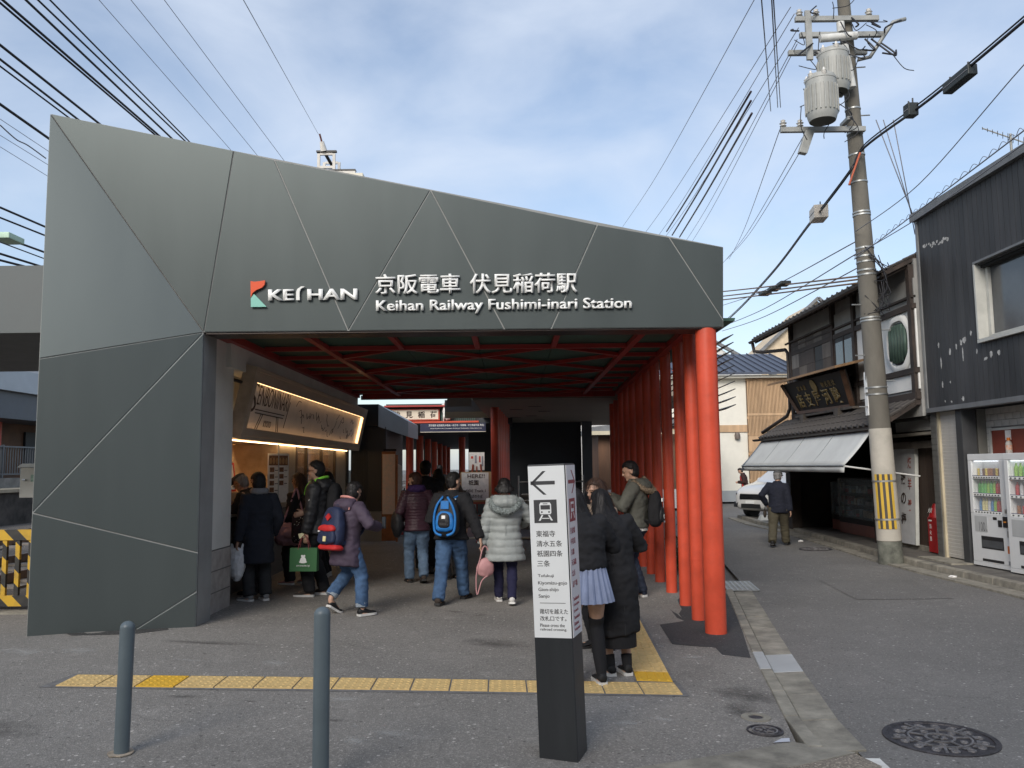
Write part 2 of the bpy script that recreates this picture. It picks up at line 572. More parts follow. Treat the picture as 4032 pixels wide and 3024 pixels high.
# concrete band that closes the forecourt towards the viewer
band = tag(empty('concrete_band', (0, 0, 0)), kind='structure')
bi = [(1.740, 5.416, -0.049), (1.215, 5.154, -0.034), (0.674, 4.914, -0.019), (0.1, 4.72), (-1.2, 4.52)]
bo = [(2.061, 5.232, -0.056), (1.621, 4.989, -0.045), (1.05, 4.72), (0.25, 4.50), (-1.2, 4.28)]
for i in range(4):
 q = [bi[i], bi[i + 1], bo[i + 1], bo[i]]
 MB().hexa([(p[0], p[1], gz(p[0]) - 0.08) for p in q], [(p[0], p[1], gz(p[0]) + 0.006) for p in q]).build('band_slab', CONC, band, bevel=0.004)
poly_sheet('gravel_strip', [(1.621, 4.989, -0.045), (2.054, 5.216, -0.056), (2.12, 5.0), (1.9, 4.6), (1.05, 4.6), (1.05, 4.70)], A_GRAVEL, 0.003)
tag(poly_sheet('road_marking', [(2.058, 5.192, -0.056), (2.184, 5.179, -0.056), (2.16, 4.8), (2.02, 4.8)], WHITE_LINE, -0.014))
poly_sheet('road_marking', [(1.690, 5.475, -0.047), (1.744, 5.487, -0.049), (1.726, 5.415, -0.048), (1.611, 5.391, -0.045)], mat('pale_tape', (0.55, 0.57, 0.62), 0.7), 0.006)
# ------------------------------------------------------------------ tactile paving
TY = mat('tactile_yellow', (0.66, 0.46, 0.19), 0.8, var=0.14, vscale=9, bump=0.25, bscale=200, grime=0.22, gscale=6)
TYN = mat('tactile_new', (0.72, 0.42, 0.035), 0.7, var=0.08, vscale=9, bump=0.2, bscale=200, grime=0.12, gscale=8)
GROUT = mat('tile_grout', (0.17, 0.165, 0.16), 0.95, var=0.2, vscale=20, bump=0.3)
TW, TD = 0.2955, 0.335
def tile_mesh(w, d, kind):
 b = MB()
 h = 0.006
 b.hexa([(-w / 2, -d / 2, -0.01), (w / 2, -d / 2, -0.01), (w / 2, d / 2, -0.01), (-w / 2, d / 2, -0.01)],
           [(-w / 2 + 0.003, -d / 2 + 0.003, h), (w / 2 - 0.003, -d / 2 + 0.003, h), (w / 2 - 0.003, d / 2 - 0.003, h), (-w / 2 + 0.003, d / 2 - 0.003, h)])
 if kind == 'dot':
  for i in range(5):
   for j in range(5):
    c = (-w / 2 + w * (i + 0.5) / 5, -d / 2 + d * (j + 0.5) / 5, h - 0.001)
    b.lathe([(0.0135, 0), (0.0125, 0.003), (0.009, 0.0055)], c, 8)
 else:
  for i in range(4):
   x = -w / 2 + w * (i + 0.5) / 4
   b.hexa([(x - 0.014, -d / 2 + 0.02, h - 0.001), (x + 0.014, -d / 2 + 0.02, h - 0.001), (x + 0.014, d / 2 - 0.02, h - 0.001), (x - 0.014, d / 2 - 0.02, h - 0.001)],
                   [(x - 0.009, -d / 2 + 0.026, h + 0.005), (x + 0.009, -d / 2 + 0.026, h + 0.005), (x + 0.009, d / 2 - 0.026, h + 0.005), (x - 0.009, d / 2 - 0.026, h + 0.005)])
 return b.mesh('tactile_tile')
tp = tag(empty('tactile_paving', (0, 0, 0)), kind='structure')
dotm, dotn = tile_mesh(TW - 0.008, TD - 0.006, 'dot'), tile_mesh(TW - 0.008, TD - 0.006, 'dot')
barm, barn = tile_mesh(0.29, 0.292, 'bar'), tile_mesh(0.29, 0.292, 'bar')
dotm.materials.append(TY); dotn.materials.append(TYN); barm.materials.append(TY); barn.materials.append(TYN)
for i in range(16):
 x = -3.46 + TW * (i + 0.5)
 y = 6.405 + 0.004 * i + 0.02 * math.sin(i / 15 * math.pi) + TD / 2
 inst('tactile_tile', dotn if i == 2 else dotm, tp, (x, y, gz(x) + 0.004), (rng.uniform(-.003, .003), 0.028, 0.012 + rng.uniform(-.006, .006)))
poly_sheet('tile_bed', [(-3.56, 6.37), (1.31, 6.43), (1.31, 6.83), (0.2, 6.86), (-3.5, 6.78)], GROUT, 0.003, None, tp)
for j in range(12):
 y = 6.845 + 0.15 + 0.30 * j
 x = 1.115 + 0.055 * (y - 6.8)
 inst('tactile_tile', barn if j == 0 else barm, tp, (x, y, gz(x) + 0.004), (0, 0.028, -0.055 + rng.uniform(-.006, .006)))
poly_sheet('tile_bed', [(0.955, 6.84), (1.29, 6.84), (1.50, 10.5), (1.16, 10.5)], GROUT, 0.0035, None, tp)
# ------------------------------------------------------------------ covers and grates
def manhole(loc, r, label, ornate=True, rz=0.0, detail=True):
 root = tag(empty('manhole_cover', loc, rz), label, 'manhole cover')
 MB().lathe([(r, -0.03), (r, 0.004), (r * 0.99, 0.007), (r * 0.90, 0.007), (r * 0.895, 0.0), (r * 0.89, -0.002), (0.0001, -0.002)], n=48).build('rim', IRON, root, auto=35)
 b = MB()
 h = 0.007
 def arcbox(r0, r1, a0, a1, n=6):
  for k in range(n):
   t0, t1 = a0 + (a1 - a0) * k / n, a0 + (a1 - a0) * (k + 1) / n
   q = [(r0 * math.cos(t0), r0 * math.sin(t0)), (r1 * math.cos(t0), r1 * math.sin(t0)), (r1 * math.cos(t1), r1 * math.sin(t1)), (r0 * math.cos(t1), r0 * math.sin(t1))]
   b.hexa([(x, y, -0.004) for x, y in q], [(x, y, h) for x, y in q])
 if ornate:
  arcbox(0.52 * r, 0.56 * r, 0, 2 * math.pi, 40)
  arcbox(0.22 * r, 0.27 * r, 0, 2 * math.pi, 24)
  for k in range(5):
   a = 2 * math.pi * k / 5 + 0.2
   b.bar((0.56 * r * math.cos(a), 0.56 * r * math.sin(a), h / 2), (0.9 * r * math.cos(a), 0.9 * r * math.sin(a), h / 2), 0.05 * r, h)
   a2 = a + 0.63
   b.bar((0.27 * r * math.cos(a2), 0.27 * r * math.sin(a2), h / 2), (0.52 * r * math.cos(a2), 0.52 * r * math.sin(a2), h / 2), 0.05 * r, h)
  for k in range(15):
   a = 2 * math.pi * (k + 0.5) / 15 + 0.2
   c = (0.73 * r * math.cos(a), 0.73 * r * math.sin(a), -0.003)
   b.lathe([(0.085 * r, 0), (0.08 * r, h + 0.001), (0.05 * r, h + 0.001), (0.045 * r, 0.002)], c, 10)
   b.bar((0.60 * r * math.cos(a), 0.60 * r * math.sin(a), h / 2), (0.66 * r * math.cos(a), 0.66 * r * math.sin(a), h / 2), 0.16 * r, h * 0.8)
  for k in range(5):
   a = 2 * math.pi * (k + 0.5) / 5 + 0.83
   b.lathe([(0.075 * r, 0), (0.07 * r, h + 0.001), (0.04 * r, h + 0.001), (0.035 * r, 0.002)], (0.40 * r * math.cos(a), 0.40 * r * math.sin(a), -0.003), 10)
  for k in range(3):
   a = k * math.pi / 3
   b.bar((-0.13 * r * math.cos(a), -0.13 * r * math.sin(a), h / 2), (0.13 * r * math.cos(a), 0.13 * r * math.sin(a), h / 2), 0.05 * r, h)
 else:
  arcbox(0.62 * r, 0.70 * r, 0, 2 * math.pi, 24)
  for k in range(6):
   a = k * math.pi / 3
   b.bar((0.15 * r * math.cos(a), 0.15 * r * math.sin(a), h / 2), (0.5 * r * math.cos(a + .5), 0.5 * r * math.sin(a + .5), h / 2), 0.09 * r, h)
 if detail:
  b.build('relief', mat('cast_iron_worn', (0.21, 0.20, 0.20), 0.5, metal=0.5, var=0.3, vscale=18, bump=0.4, bscale=90), root)
 return root
manhole((2.735, 5.545, gz(2.7) - 0.018), 0.345, 'large round cast iron manhole cover with flower relief on the road near the viewer', rz=0.4)
manhole((6.12, 17.06, gz(6.1) - 0.018), 0.32, 'round manhole cover on the road beside the old man walking', rz=0.1)
manhole((1.632, 5.63, gz(1.63) + 0.004), 0.118, 'small round dark valve cover by the kerb corner', ornate=False)
cr = tag(empty('water_stop_cap', (1.66, 5.93, gz(1.66) + 0.003)), 'small concrete ring with sunken cap beside the kerb corner', 'valve cap')
MB().lathe([(0.105, -0.02), (0.10, 0.004), (0.052, 0.004), (0.05, -0.006)], n=20).build('concrete_ring', CONC, cr)
MB().lathe([(0.048, -0.02), (0.046, 0.0), (0.02, 0.001)], n=16).build('cap', IRON, cr)
gr = tag(empty('drain_grate', (3.27, 12.3, gz(3.2) - 0.012), -0.12), 'rectangular pale metal drain grate in the gutter behind the red columns', 'drain grate')
GALV = mat('galvanised', (0.42, 0.43, 0.42), 0.45, metal=0.7, var=0.15, vscale=10, grime=0.3)
b = MB()
for i in range(7):
 b.box((-0.21 + i * 0.07 - 0.012, -0.45, 0), (-0.21 + i * 0.07 + 0.012, 0.45, 0.012))
for j in range(11):
 b.box((-0.222, -0.45 + j * 0.09 - 0.014, 0.001), (0.222, -0.45 + j * 0.09 + 0.014, 0.011))
b.build('grating', GALV, gr)
MB().box((-0.24, -0.48, -0.04), (0.24, 0.48, -0.012)).build('pit', mat('pit_dark', (0.012, 0.012, 0.012), 0.9), gr)
# brick paving of the platform approach at the far end of the passage
PAV = mat('brick_paving', (0.20, 0.135, 0.12), 0.85, var=0.25, vscale=5, bump=0.4, bscale=90, grime=0.3)
pv = tag(empty('brick_pavement', (0, 0, 0)), kind='structure')
br = MB().box((-0.1, -0.2, -0.02), (0.092, 0.192, 0.008)).mesh('brick')
br.materials.append(PAV)
poly_sheet('paving_bed', [(-3.4, 19.9), (2.0, 19.9), (2.0, 30), (-3.4, 30)], GROUT, 0.004, None, pv)
for i in range(15):
 for j in range(14):
  inst('brick', br, pv, (-3.2 + i * 0.2 + (0.1 if j % 2 else 0), 20.1 + j * 0.4, gz(-1) + 0.01 + rng.uniform(-0.001, 0.002)))
CREAM = mat('cream_strip', (0.55, 0.49, 0.36), 0.8, var=0.12, grime=0.3)
for a, b_ in ((-3.3, -1.1), (-1.1, 1.0)):
 MB().box((a, 19.62, gz(-1) - 0.02), (b_ - 0.01, 19.86, gz(-1) + 0.02)).build('edging_stone', CREAM, pv, bevel=0.006)
# chalky scuffs, gum spots and oil stains on the forecourt
def scuff_mat(name, col, lo, hi, sc, mx_=0.8):
 m = bpy.data.materials.new(name); m.use_nodes = True
 n, l = m.node_tree.nodes, m.node_tree.links
 b = n['Principled BSDF']; b.inputs['Base Color'].default_value = (*col, 1); b.inputs['Roughness'].default_value = 0.9
 t = n.new('ShaderNodeTexCoord'); z = n.new('ShaderNodeTexNoise'); z.inputs['Scale'].default_value = sc; z.inputs['Detail'].default_value = 9; z.inputs['Roughness'].default_value = 0.7
 l.new(t.outputs['Object'], z.inputs['Vector'])
 g = n.new('ShaderNodeTexGradient'); g.gradient_type = 'SPHERICAL'
 l.new(t.outputs['Object'], g.inputs['Vector'])
 mu = n.new('ShaderNodeMath'); mu.operation = 'MULTIPLY'; l.new(z.outputs['Fac'], mu.inputs[0])
 p = n.new('ShaderNodeMath'); p.operation = 'POWER'; p.inputs[1].default_value = 0.5; l.new(g.outputs['Fac'], p.inputs[0]); l.new(p.outputs[0], mu.inputs[1])
 r = n.new('ShaderNodeMapRange'); r.inputs['From Min'].default_value = lo; r.inputs['From Max'].default_value = hi; r.inputs['To Max'].default_value = mx_
 l.new(mu.outputs[0], r.inputs['Value']); l.new(r.outputs['Result'], b.inputs['Alpha'])
 return m
SCW = scuff_mat('chalk_scuff', (0.46, 0.45, 0.42), 0.30, 0.52, 5.0, 0.55)
SCD = scuff_mat('oil_stain', (0.05, 0.046, 0.042), 0.26, 0.60, 2.0, 0.5)
fcp = bpy.data.objects['forecourt_pavement']
sm_ = MB(); sm_.add([(-1, -1, 0), (1, -1, 0), (1, 1, 0), (-1, 1, 0)], [(0, 1, 2, 3)])
mw, md = sm_.mesh('scuff'), sm_.mesh('stain'); mw.materials.append(SCW); md.materials.append(SCD)
rs_ = random.Random(31)
for (x, y, w_, d_, k) in ((-2.05, 7.25, 0.24, 0.14, 0), (-4.3, 7.5, 0.55, 0.22, 0), (-3.9, 7.6, 0.3, 0.2, 0), (-1.25, 6.2, 0.22, 0.14, 0), (-0.8, 5.45, 0.22, 0.10, 0), (-1.0, 5.3, 0.15, 0.12, 0), (-2.8, 7.3, 0.3, 0.05, 0), (0.75, 5.75, 0.16, 0.10, 0), (1.0, 5.85, 0.18, 0.07, 0), (-2.6, 5.6, 0.12, 0.05, 0), (1.62, 7.75, 0.22, 0.10, 0), (1.35, 8.2, 0.16, 0.09, 0), (-2.4, 6.2, 0.20, 0.07, 1), (-1.9, 6.1, 0.08, 0.05, 1), (-1.2, 5.7, 0.10, 0.05, 1), (1.75, 6.5, 0.30, 0.45, 1), (1.6, 6.1, 0.18, 0.3, 1), (-0.7, 9.9, 0.2, 0.08, 1), (-0.4, 9.7, 0.14, 0.06, 1), (-2.9, 8.0, 0.7, 0.12, 1), (-0.2, 8.2, 0.5, 0.3, 1), (-3.4, 5.4, 0.6, 0.3, 1)):
 o = inst('chalk_scuff' if k == 0 else 'oil_stain', mw if k == 0 else md, fcp, (x, y, gz(x) + 0.0025), (0, 0.028, rs_.uniform(-.4, .4)), (w_, d_, 1))
for k in range(40):
 x, y = rs_.uniform(-3.2, 1.4), rs_.uniform(4.6, 12)
 o = inst('gum_spot', mw if rs_.random() < 0.55 else md, fcp, (x, y, gz(x) + 0.002), (0, 0.028, rs_.uniform(0, 3)), (rs_.uniform(0.02, 0.05), rs_.uniform(0.02, 0.04), 1))
# ================================================================== STATION ENTRANCE
PAINT = mat('station_grey', (0.100, 0.117, 0.116), 0.40, metal=0.5, spec=0.4, var=0.02, vscale=1.5, stretch=(2, 2, 0.3), rvar=0.05, bump=0.04, bscale=1.3)
PAINT_D = mat('station_reveal', (0.27, 0.275, 0.265), 0.6, var=0.1)
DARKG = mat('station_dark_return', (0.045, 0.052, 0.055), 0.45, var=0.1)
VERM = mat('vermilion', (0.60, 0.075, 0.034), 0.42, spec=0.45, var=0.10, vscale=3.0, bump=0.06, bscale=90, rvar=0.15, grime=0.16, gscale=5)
VERM_SHADED = mat('vermilion_shaded', (0.36, 0.030, 0.024), 0.42, var=0.1, vscale=2)  # darker than the column red: shade under the roof is put into the colour
GREENC = mat('ceiling_green', (0.050, 0.115, 0.085), 0.6, var=0.2, vscale=1.5)
WALLW = mat('plaster_white', (0.70, 0.69, 0.64), 0.85, var=0.06, vscale=1.5, bump=0.25, bscale=160, grime=0.12)
BLOCK = mat('concrete_block', (0.40, 0.37, 0.34), 0.92, var=0.12, vscale=8, bump=0.5, bscale=90, grime=0.25)
BLACKM = mat('black_metal', (0.018, 0.018, 0.02), 0.45, metal=0.2, var=0.1)
LETW = mat('letter_white', (0.82, 0.82, 0.79), 0.45, var=0.03)
ent = tag(empty('station_entrance', (0, 0, 0)), 'faceted dark grey station entrance with red columns and a sloping roofline', 'station entrance')
def inset_poly(pts, d):
 pts = [Vector(p) for p in pts]
 n = len(pts)
 nrm = Vector((0, 0, 0))
 for i in range(n):
  nrm += pts[i].cross(pts[(i + 1) % n])
 nrm.normalize()
 out = []
 for i in range(n):
  p0, p1, p2 = pts[i - 1], pts[i], pts[(i + 1) % n]
  e1, e2 = (p1 - p0).normalized(), (p2 - p1).normalized()
  n1, n2 = nrm.cross(e1), nrm.cross(e2)
  k = 1 + n1.dot(n2)
  out.append(p1 + (n1 + n2) * (d / max(k, 0.25)))
 return out, nrm
def panel(name, pts, m, parent, gap=0.0065, depth=0.03):
 q, nrm = inset_poly(pts, gap)
 if nrm.y > 0: nrm = -nrm
 return MB().prism(q, -nrm * depth).build(name, m, parent, bevel=0.003)
C = Vector((-3.289, 8.75, 3.166))
A = Vector((-4.922, 8.545, 5.527))
B = Vector((-2.949, 8.570, 5.102))
J2 = Vector((-2.519, 8.580, 4.999)); J3 = Vector((-0.848, 8.610, 4.658)); J4 = Vector((0.931, 8.645, 4.266)); J5 = Vector((1.697, 8.660, 4.125))
TR = Vector((2.279, 8.670, 4.014))
B2 = Vector((-1.745, 8.750, 3.188)); B3 = Vector((-0.072, 8.750, 3.174)); B4 = Vector((0.423, 8.750, 3.173)); BR = Vector((2.268, 8.750, 3.156))
S5 = Vector((2.269, 8.743, 3.230))
for v_ in (B2, B3, B4, BR): v_.z = 3.166 + (v_.x + 3.289) * (BR.z - 3.166) / (BR.x + 3.289) if v_ is not BR else v_.z
for pts in ((B, J2, B2, C), (J2, J3, B2), (J3, B3, B2), (J3, J4, B4, B3), (J4, J5, S5, BR, B4), (J5, TR, S5)):
 panel('fascia_panel', pts, PAINT, ent)
panel('fascia_panel', (A, B, C), PAINT, ent)
def L_(z): return Vector((-4.732, 8.216, z))
def R_(z): return Vector((-3.289, 8.75, z))
MID = L_(0.10).lerp(R_(0.10), 0.62)
for pts in ((A, C, L_(2.829)), (L_(2.829), C, L_(1.302)), (C, R_(0.845), L_(1.302)), (L_(1.302), R_(0.845), R_(0.455), MID, L_(0.105)), (R_(0.455), R_(0.08), MID)):
 panel('pillar_panel', pts, PAINT, ent)
# body behind the panels: shows in the joints and as the dark returns
off = Vector((0.0, 0.034, 0))
def shell(pts, back, name='core', m=PAINT_D):
 q, nrm = inset_poly(pts, 0.002)
 if nrm.y > 0: nrm = -nrm
 q = [p - nrm * 0.008 for p in q]
 n = len(q)
 b = MB()
 b.add(q + [Vector((p.x, back, p.z)) for p in q], [tuple(range(n)), tuple(range(n, 2 * n))[::-1]] + [(i, (i + 1) % n, n + (i + 1) % n, n + i) for i in range(n)])
 return b.build(name, m, ent)
shell((B, TR, BR, C), 9.10)
shell((A, B, C), 9.12)
shell((A, C, L_(2.829)), 9.16)
shell((L_(2.829), C, R_(0.09), L_(0.11)), 9.16)
# dark side return of the pillar towards the passage
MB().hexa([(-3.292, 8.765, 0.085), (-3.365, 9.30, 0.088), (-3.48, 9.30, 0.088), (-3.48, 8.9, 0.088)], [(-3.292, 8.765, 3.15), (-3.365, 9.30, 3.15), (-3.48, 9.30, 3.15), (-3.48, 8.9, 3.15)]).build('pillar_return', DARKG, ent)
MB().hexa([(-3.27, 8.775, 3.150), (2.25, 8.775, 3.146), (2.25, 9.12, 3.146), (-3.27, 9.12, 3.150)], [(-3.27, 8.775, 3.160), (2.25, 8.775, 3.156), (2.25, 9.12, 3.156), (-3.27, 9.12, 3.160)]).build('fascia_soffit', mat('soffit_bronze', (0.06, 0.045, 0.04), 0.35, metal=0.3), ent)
MB().hexa([(-4.6, 9.10, 3.56), (2.27, 9.10, 3.56), (2.58, 18.06, 3.56), (-4.3, 18.06, 3.56)], [(-4.6, 9.10, 3.70), (2.27, 9.10, 3.70), (2.58, 18.06, 3.70), (-4.3, 18.06, 3.70)]).build('roof', PAINT_D, ent)
# lower grey roof edge running on to the left of the pillar
MB().box((-12, 9.55, 3.32), (-4.75, 9.65, 4.12)).build('side_fascia', mat('wing_grey', (0.090, 0.103, 0.104), 0.55, var=0.05), ent)
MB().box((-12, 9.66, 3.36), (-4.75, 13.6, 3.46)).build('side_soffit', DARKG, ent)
# ceiling panels and the red lattice of beams
for i, (x0, x1) in enumerate(((-3.4, -2.4), (-2.4, -1.42), (-1.42, -0.44), (-0.44, 0.54), (0.54, 1.53), (1.53, 2.5))):
 for j in range(5):
  y0 = 9.12 + j * 1.78
  MB().box((x0 + 0.006, y0 + 0.006, 3.292), (x1 - 0.006, y0 + 1.774, 3.31)).build('ceiling_panel', GREENC, ent)
MB().box((-3.4, 9.13, 3.313), (2.5, 18.05, 3.325)).build('ceiling_backing', GREENC, ent)
ZB = 3.25
TY_ = [10.66 + 0.885 * k for k in range(9)]
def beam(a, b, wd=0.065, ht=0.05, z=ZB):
 MB().bar((a[0], a[1], z), (b[0], b[1], z), wd, ht).build('ceiling_beam', VERM_SHADED, ent)
XN = [-2.40, -1.42, -0.44, 0.54, 1.53]
for i, x in enumerate(XN):
 if i in (0, 4):
  beam((x, 9.12), (x, 17.74), 0.08, 0.056)
 else:
  beam((x, 9.12), (x, 10.62))
beam((-3.33, 9.12), (-3.33, 17.74), 0.12, 0.09)
beam((2.02, 9.12), (2.24, 17.74), 0.09, 0.07)
beam((-3.2, TY_[0]), (2.0, TY_[0]), 0.07, 0.054)
beam((-3.2, 17.70), (2.2, 17.70), 0.10, 0.20, 3.28)
for y in TY_[1:8]:
 beam((-3.26, y), (-2.46, y), 0.065, 0.05)
 beam((1.58, y), (2.05, y), 0.065, 0.05)
for k in range(-3, 9, 2):
 for sgn in (1, -1):
  pts = []
  for i in range(5):
   xi = XN[i] if sgn > 0 else XN[4 - i]
   pts.append((xi, 10.66 + 0.885 * (k + i)))
  a, b_ = pts[0], pts[-1]
  # clip to the bay
  def cl(p, q, lim, hi):
   t = (lim - p[1]) / (q[1] - p[1])
   return (p[0] + (q[0] - p[0]) * t, lim)
  if a[1] < 10.70: a = cl(a, b_, 10.70, False)
  if b_[1] > 17.6: b_ = cl(a, b_, 17.6, True)
  if b_[1] > a[1] + 0.2:
   beam(a, b_, 0.06, 0.048 - 0.004 * (sgn > 0))
# red columns down the street side
CY = [8.87, 9.62, 10.60, 11.67, 12.72, 13.66, 14.66, 15.66, 16.66, 17.66, 18.66, 19.66]
cm = {}
def column_mesh(h, r):
 b = MB()
 b.lathe([(r, 0), (r, h)], n=28)
 return b
for i, y in enumerate(CY):
 x = 2.102 + 0.026 * (y - 8.87)
 zb = gz(x)
 r = 0.112 if i == 0 else 0.080 if i == 1 else 0.076
 o = MB().lathe([(r, zb - 0.02), (r, 3.29)], (0, 0, 0), 28).build('column', VERM, ent, auto=40, loc=(x - (0.03 if i == 1 else 0), y, 0))
 if i == 1:
  MB().lathe([(r + 0.004, 0.62), (r + 0.004, 0.635)], (0, 0, 0), 24).build('joint_band', VERM, o, auto=40)
# black louvres outside the columns
LV = MB()
for k in range(10):
 z = 3.10 - 0.086 * k
 MB().hexa([(2.33, 9.02, z - 0.022), (2.335, 9.02, z - 0.030), (2.58, 19.0, z - 0.030), (2.575, 19.0, z - 0.022)], [(2.44, 9.02, z + 0.026), (2.445, 9.02, z + 0.018), (2.69, 19.0, z + 0.018), (2.685, 19.0, z + 0.026)]).build('louver_slat', BLACKM, ent)
for y in (10.1, 12.2, 14.2, 16.2, 18.2):
 x = 2.37 + 0.026 * (y - 8.87)
 MB().box((x - 0.0, y - 0.03, 2.25), (x + 0.04, y + 0.03, 3.14)).build('louver_bracket', BLACKM, ent)
# name lettering and logo on the fascia
FN = Vector((0, -1, 0))
UPF = Vector((0, -0.1, 1)).normalized()
def on_fascia(p): return Vector((p[0], 8.75 - (p[2] - 3.166) * 0.103 - 0.012, p[2]))
lettering('京阪電車', on_fascia((-1.441, 0, 3.545)), (1, 0, 0), UPF, LETW, ent, width=0.90, height=0.213, extrude=0.022, offset=0.010, bold=0.012)
lettering('伏見稲荷駅', on_fascia((-0.435, 0, 3.540)), (1, 0, 0), UPF, LETW, ent, width=1.14, height=0.213, extrude=0.022, offset=0.010, bold=0.012)
lettering('Keihan Railway Fushimi-inari Station', on_fascia((-1.436, 0, 3.333)), (1, 0, 0), UPF, LETW, ent, width=2.72, height=0.150, extrude=0.022, offset=0.010, bold=0.018)
lettering('KE', on_fascia((-2.582, 0, 3.492)), (1, 0, 0), UPF, LETW, ent, width=0.262, height=0.118, extrude=0.02, offset=0.015, bold=0.022)
lettering('HAN', on_fascia((-2.165, 0, 3.492)), (1, 0, 0), UPF, LETW, ent, width=0.522, height=0.118, extrude=0.02, offset=0.015, bold=0.022)
o_ = on_fascia((-2.27, 0, 3.492))
MB().prism([o_ + Vector((x, 0, 0)) + UPF * z for x, z in ((-0.018, 0), (0.018, 0), (0.018, 0.085), (0.03, 0.118), (0.075, 0.145), (0.035, 0.145), (-0.006, 0.118), (-0.018, 0.085))], (0, -0.02, 0)).build('lettering', LETW, ent)
lo = on_fascia((-2.772, 0, 3.425))
ORANGE = mat('logo_orange', (0.72, 0.10, 0.035), 0.45, var=0.03)
TEAL = mat('logo_teal', (0.25, 0.55, 0.46), 0.45, var=0.03)
MB().prism([lo + Vector((x, 0, 0)) + UPF * z for x, z in ((0.0, 0.10), (0.0, 0.275), (0.04, 0.268), (0.09, 0.272), (0.155, 0.282), (0.148, 0.235), (0.12, 0.205), (0.06, 0.18), (0.02, 0.15))], (0, -0.02, 0)).build('logo_flag', ORANGE, ent)
MB().prism([lo + Vector((x, 0, 0)) + UPF * z for x, z in ((0.0, 0.0), (0.165, 0.0), (0.035, 0.138), (0.0, 0.092))], (0, -0.018, 0)).build('logo_base', TEAL, ent)
# ------------------------------------------------------------------ white pier and upper wall behind the pillar (kiosk building)
kio = tag(empty('food_kiosk', (-3.5, 10, 0.09)), 'takeaway food kiosk with glowing tilted sign under the station roof', 'kiosk')
def kb(a, b, name, m, bevel=0.0, parent=None):
 a, b = Vector(a), Vector(b)
 o_ = Vector((-3.5, 10, 0.09)) if parent is None else Vector((0, 0, 0))
 return MB().box(a - o_, b - o_).build(name, m, parent or kio, bevel=bevel)
kb((-4.6, 9.30, 0.80), (-3.40, 10.06, 3.40), 'wall_pier', WALLW)
kb((-4.6, 9.31, 0.06), (-3.385, 10.05, 0.79), 'block_base', BLOCK)
for z in (0.32, 0.56):
 kb((-3.384, 9.31, z), (-3.379, 10.05, z + 0.01), 'block_joint', mat('block_joint', (0.17, 0.16, 0.15), 0.95))
kb((-4.4, 9.78, 2.92), (-3.345, 17.9, 3.41), 'upper_wall', WALLW)
WOOD = mat('pale_timber', (0.44, 0.35, 0.26), 0.6, var=0.2, vscale=4, stretch=(1, 0.12, 1), bump=0.2, bscale=60, rvar=0.1)
WOODL = mat('timber_lattice', (0.42, 0.26, 0.13), 0.55, var=0.18, vscale=5, stretch=(1, 1, 0.15), bump=0.2, bscale=60)
FACE = mat('sign_face', (0.72, 0.67, 0.62), 0.65, var=0.05)
INK = mat('sign_ink', (0.05, 0.035, 0.03), 0.7, var=0.0, rvar=0)
LED = mat('led_strip', (1, 0.75, 0.4), 0.5, emit=(1.0, 0.60, 0.28), estr=1.6, var=0, rvar=0)
# tilted sign box: frame of four boards, recessed face, LED strips hidden behind the frame
S0, S1 = 10.35, 18.35
bt, tp_ = Vector((-3.40, 0, 2.08)), Vector((-3.20, 0, 2.99))     # front edge, bottom and top
sv = (tp_ - bt).normalized()
sn = Vector((sv.z, 0, -sv.x))             # outward (into the passage, tilted down)
H_ = (tp_ - bt).length
def sp(y, v, d): return bt + sv * v + sn * d + Vector((0, y, 0))
sg = empty('kiosk_sign', (0, 0, 0)); sg.parent = kio; sg.location = (3.5, -10, -0.09)
def sbox(y0, y1, v0, v1, d0, d1, name, m):
 MB().hexa([sp(y0, v0, d0), sp(y0, v0, d1), sp(y1, v0, d1), sp(y1, v0, d0)], [sp(y0, v1, d0), sp(y0, v1, d1), sp(y1, v1, d1), sp(y1, v1, d0)]).build(name, m, sg, bevel=0.003)
sbox(S0, S0 + 0.05, 0, H_, -0.17, 0.0, 'frame_board', WOOD)
sbox(S1 - 0.05, S1, 0, H_, -0.17, 0.0, 'frame_board', WOOD)
sbox(S0 + 0.052, S1 - 0.052, 0, 0.05, -0.17, 0.0, 'frame_board', WOOD)
sbox(S0 + 0.052, S1 - 0.052, H_ - 0.05, H_, -0.17, 0.0, 'frame_board', WOOD)
sbox(S0 + 0.052, S0 + 0.15, 0.052, H_ - 0.052, -0.006, -0.002, 'frame_lip', WOOD)
sbox(S0 + 0.152, S1 - 0.24, 0.052, 0.15, -0.006, -0.002, 'frame_lip', WOOD)
sbox(S0 + 0.152, S1 - 0.24, H_ - 0.19, H_ - 0.052, -0.006, -0.002, 'frame_lip', WOOD)
sbox(S1 - 0.238, S1 - 0.052, 0.052, H_ - 0.052, -0.006, -0.002, 'frame_lip', WOOD)
sbox(S0 + 0.052, S1 - 0.052, 0.052, H_ - 0.052, -0.165, -0.10, 'sign_face', FACE)
sbox(S0 + 0.16, S1 - 0.25, H_ - 0.195, H_ - 0.185, -0.05, -0.035, 'led_strip', LED)
sbox(S0 + 0.16, S1 - 0.25, 0.140, 0.146, -0.05, -0.035, 'led_strip', LED)
sbox(S1 - 0.246, S1 - 0.238, 0.16, H_ - 0.2, -0.08, -0.02, 'led_strip', LED)
yd = Vector((0, 1, 0))
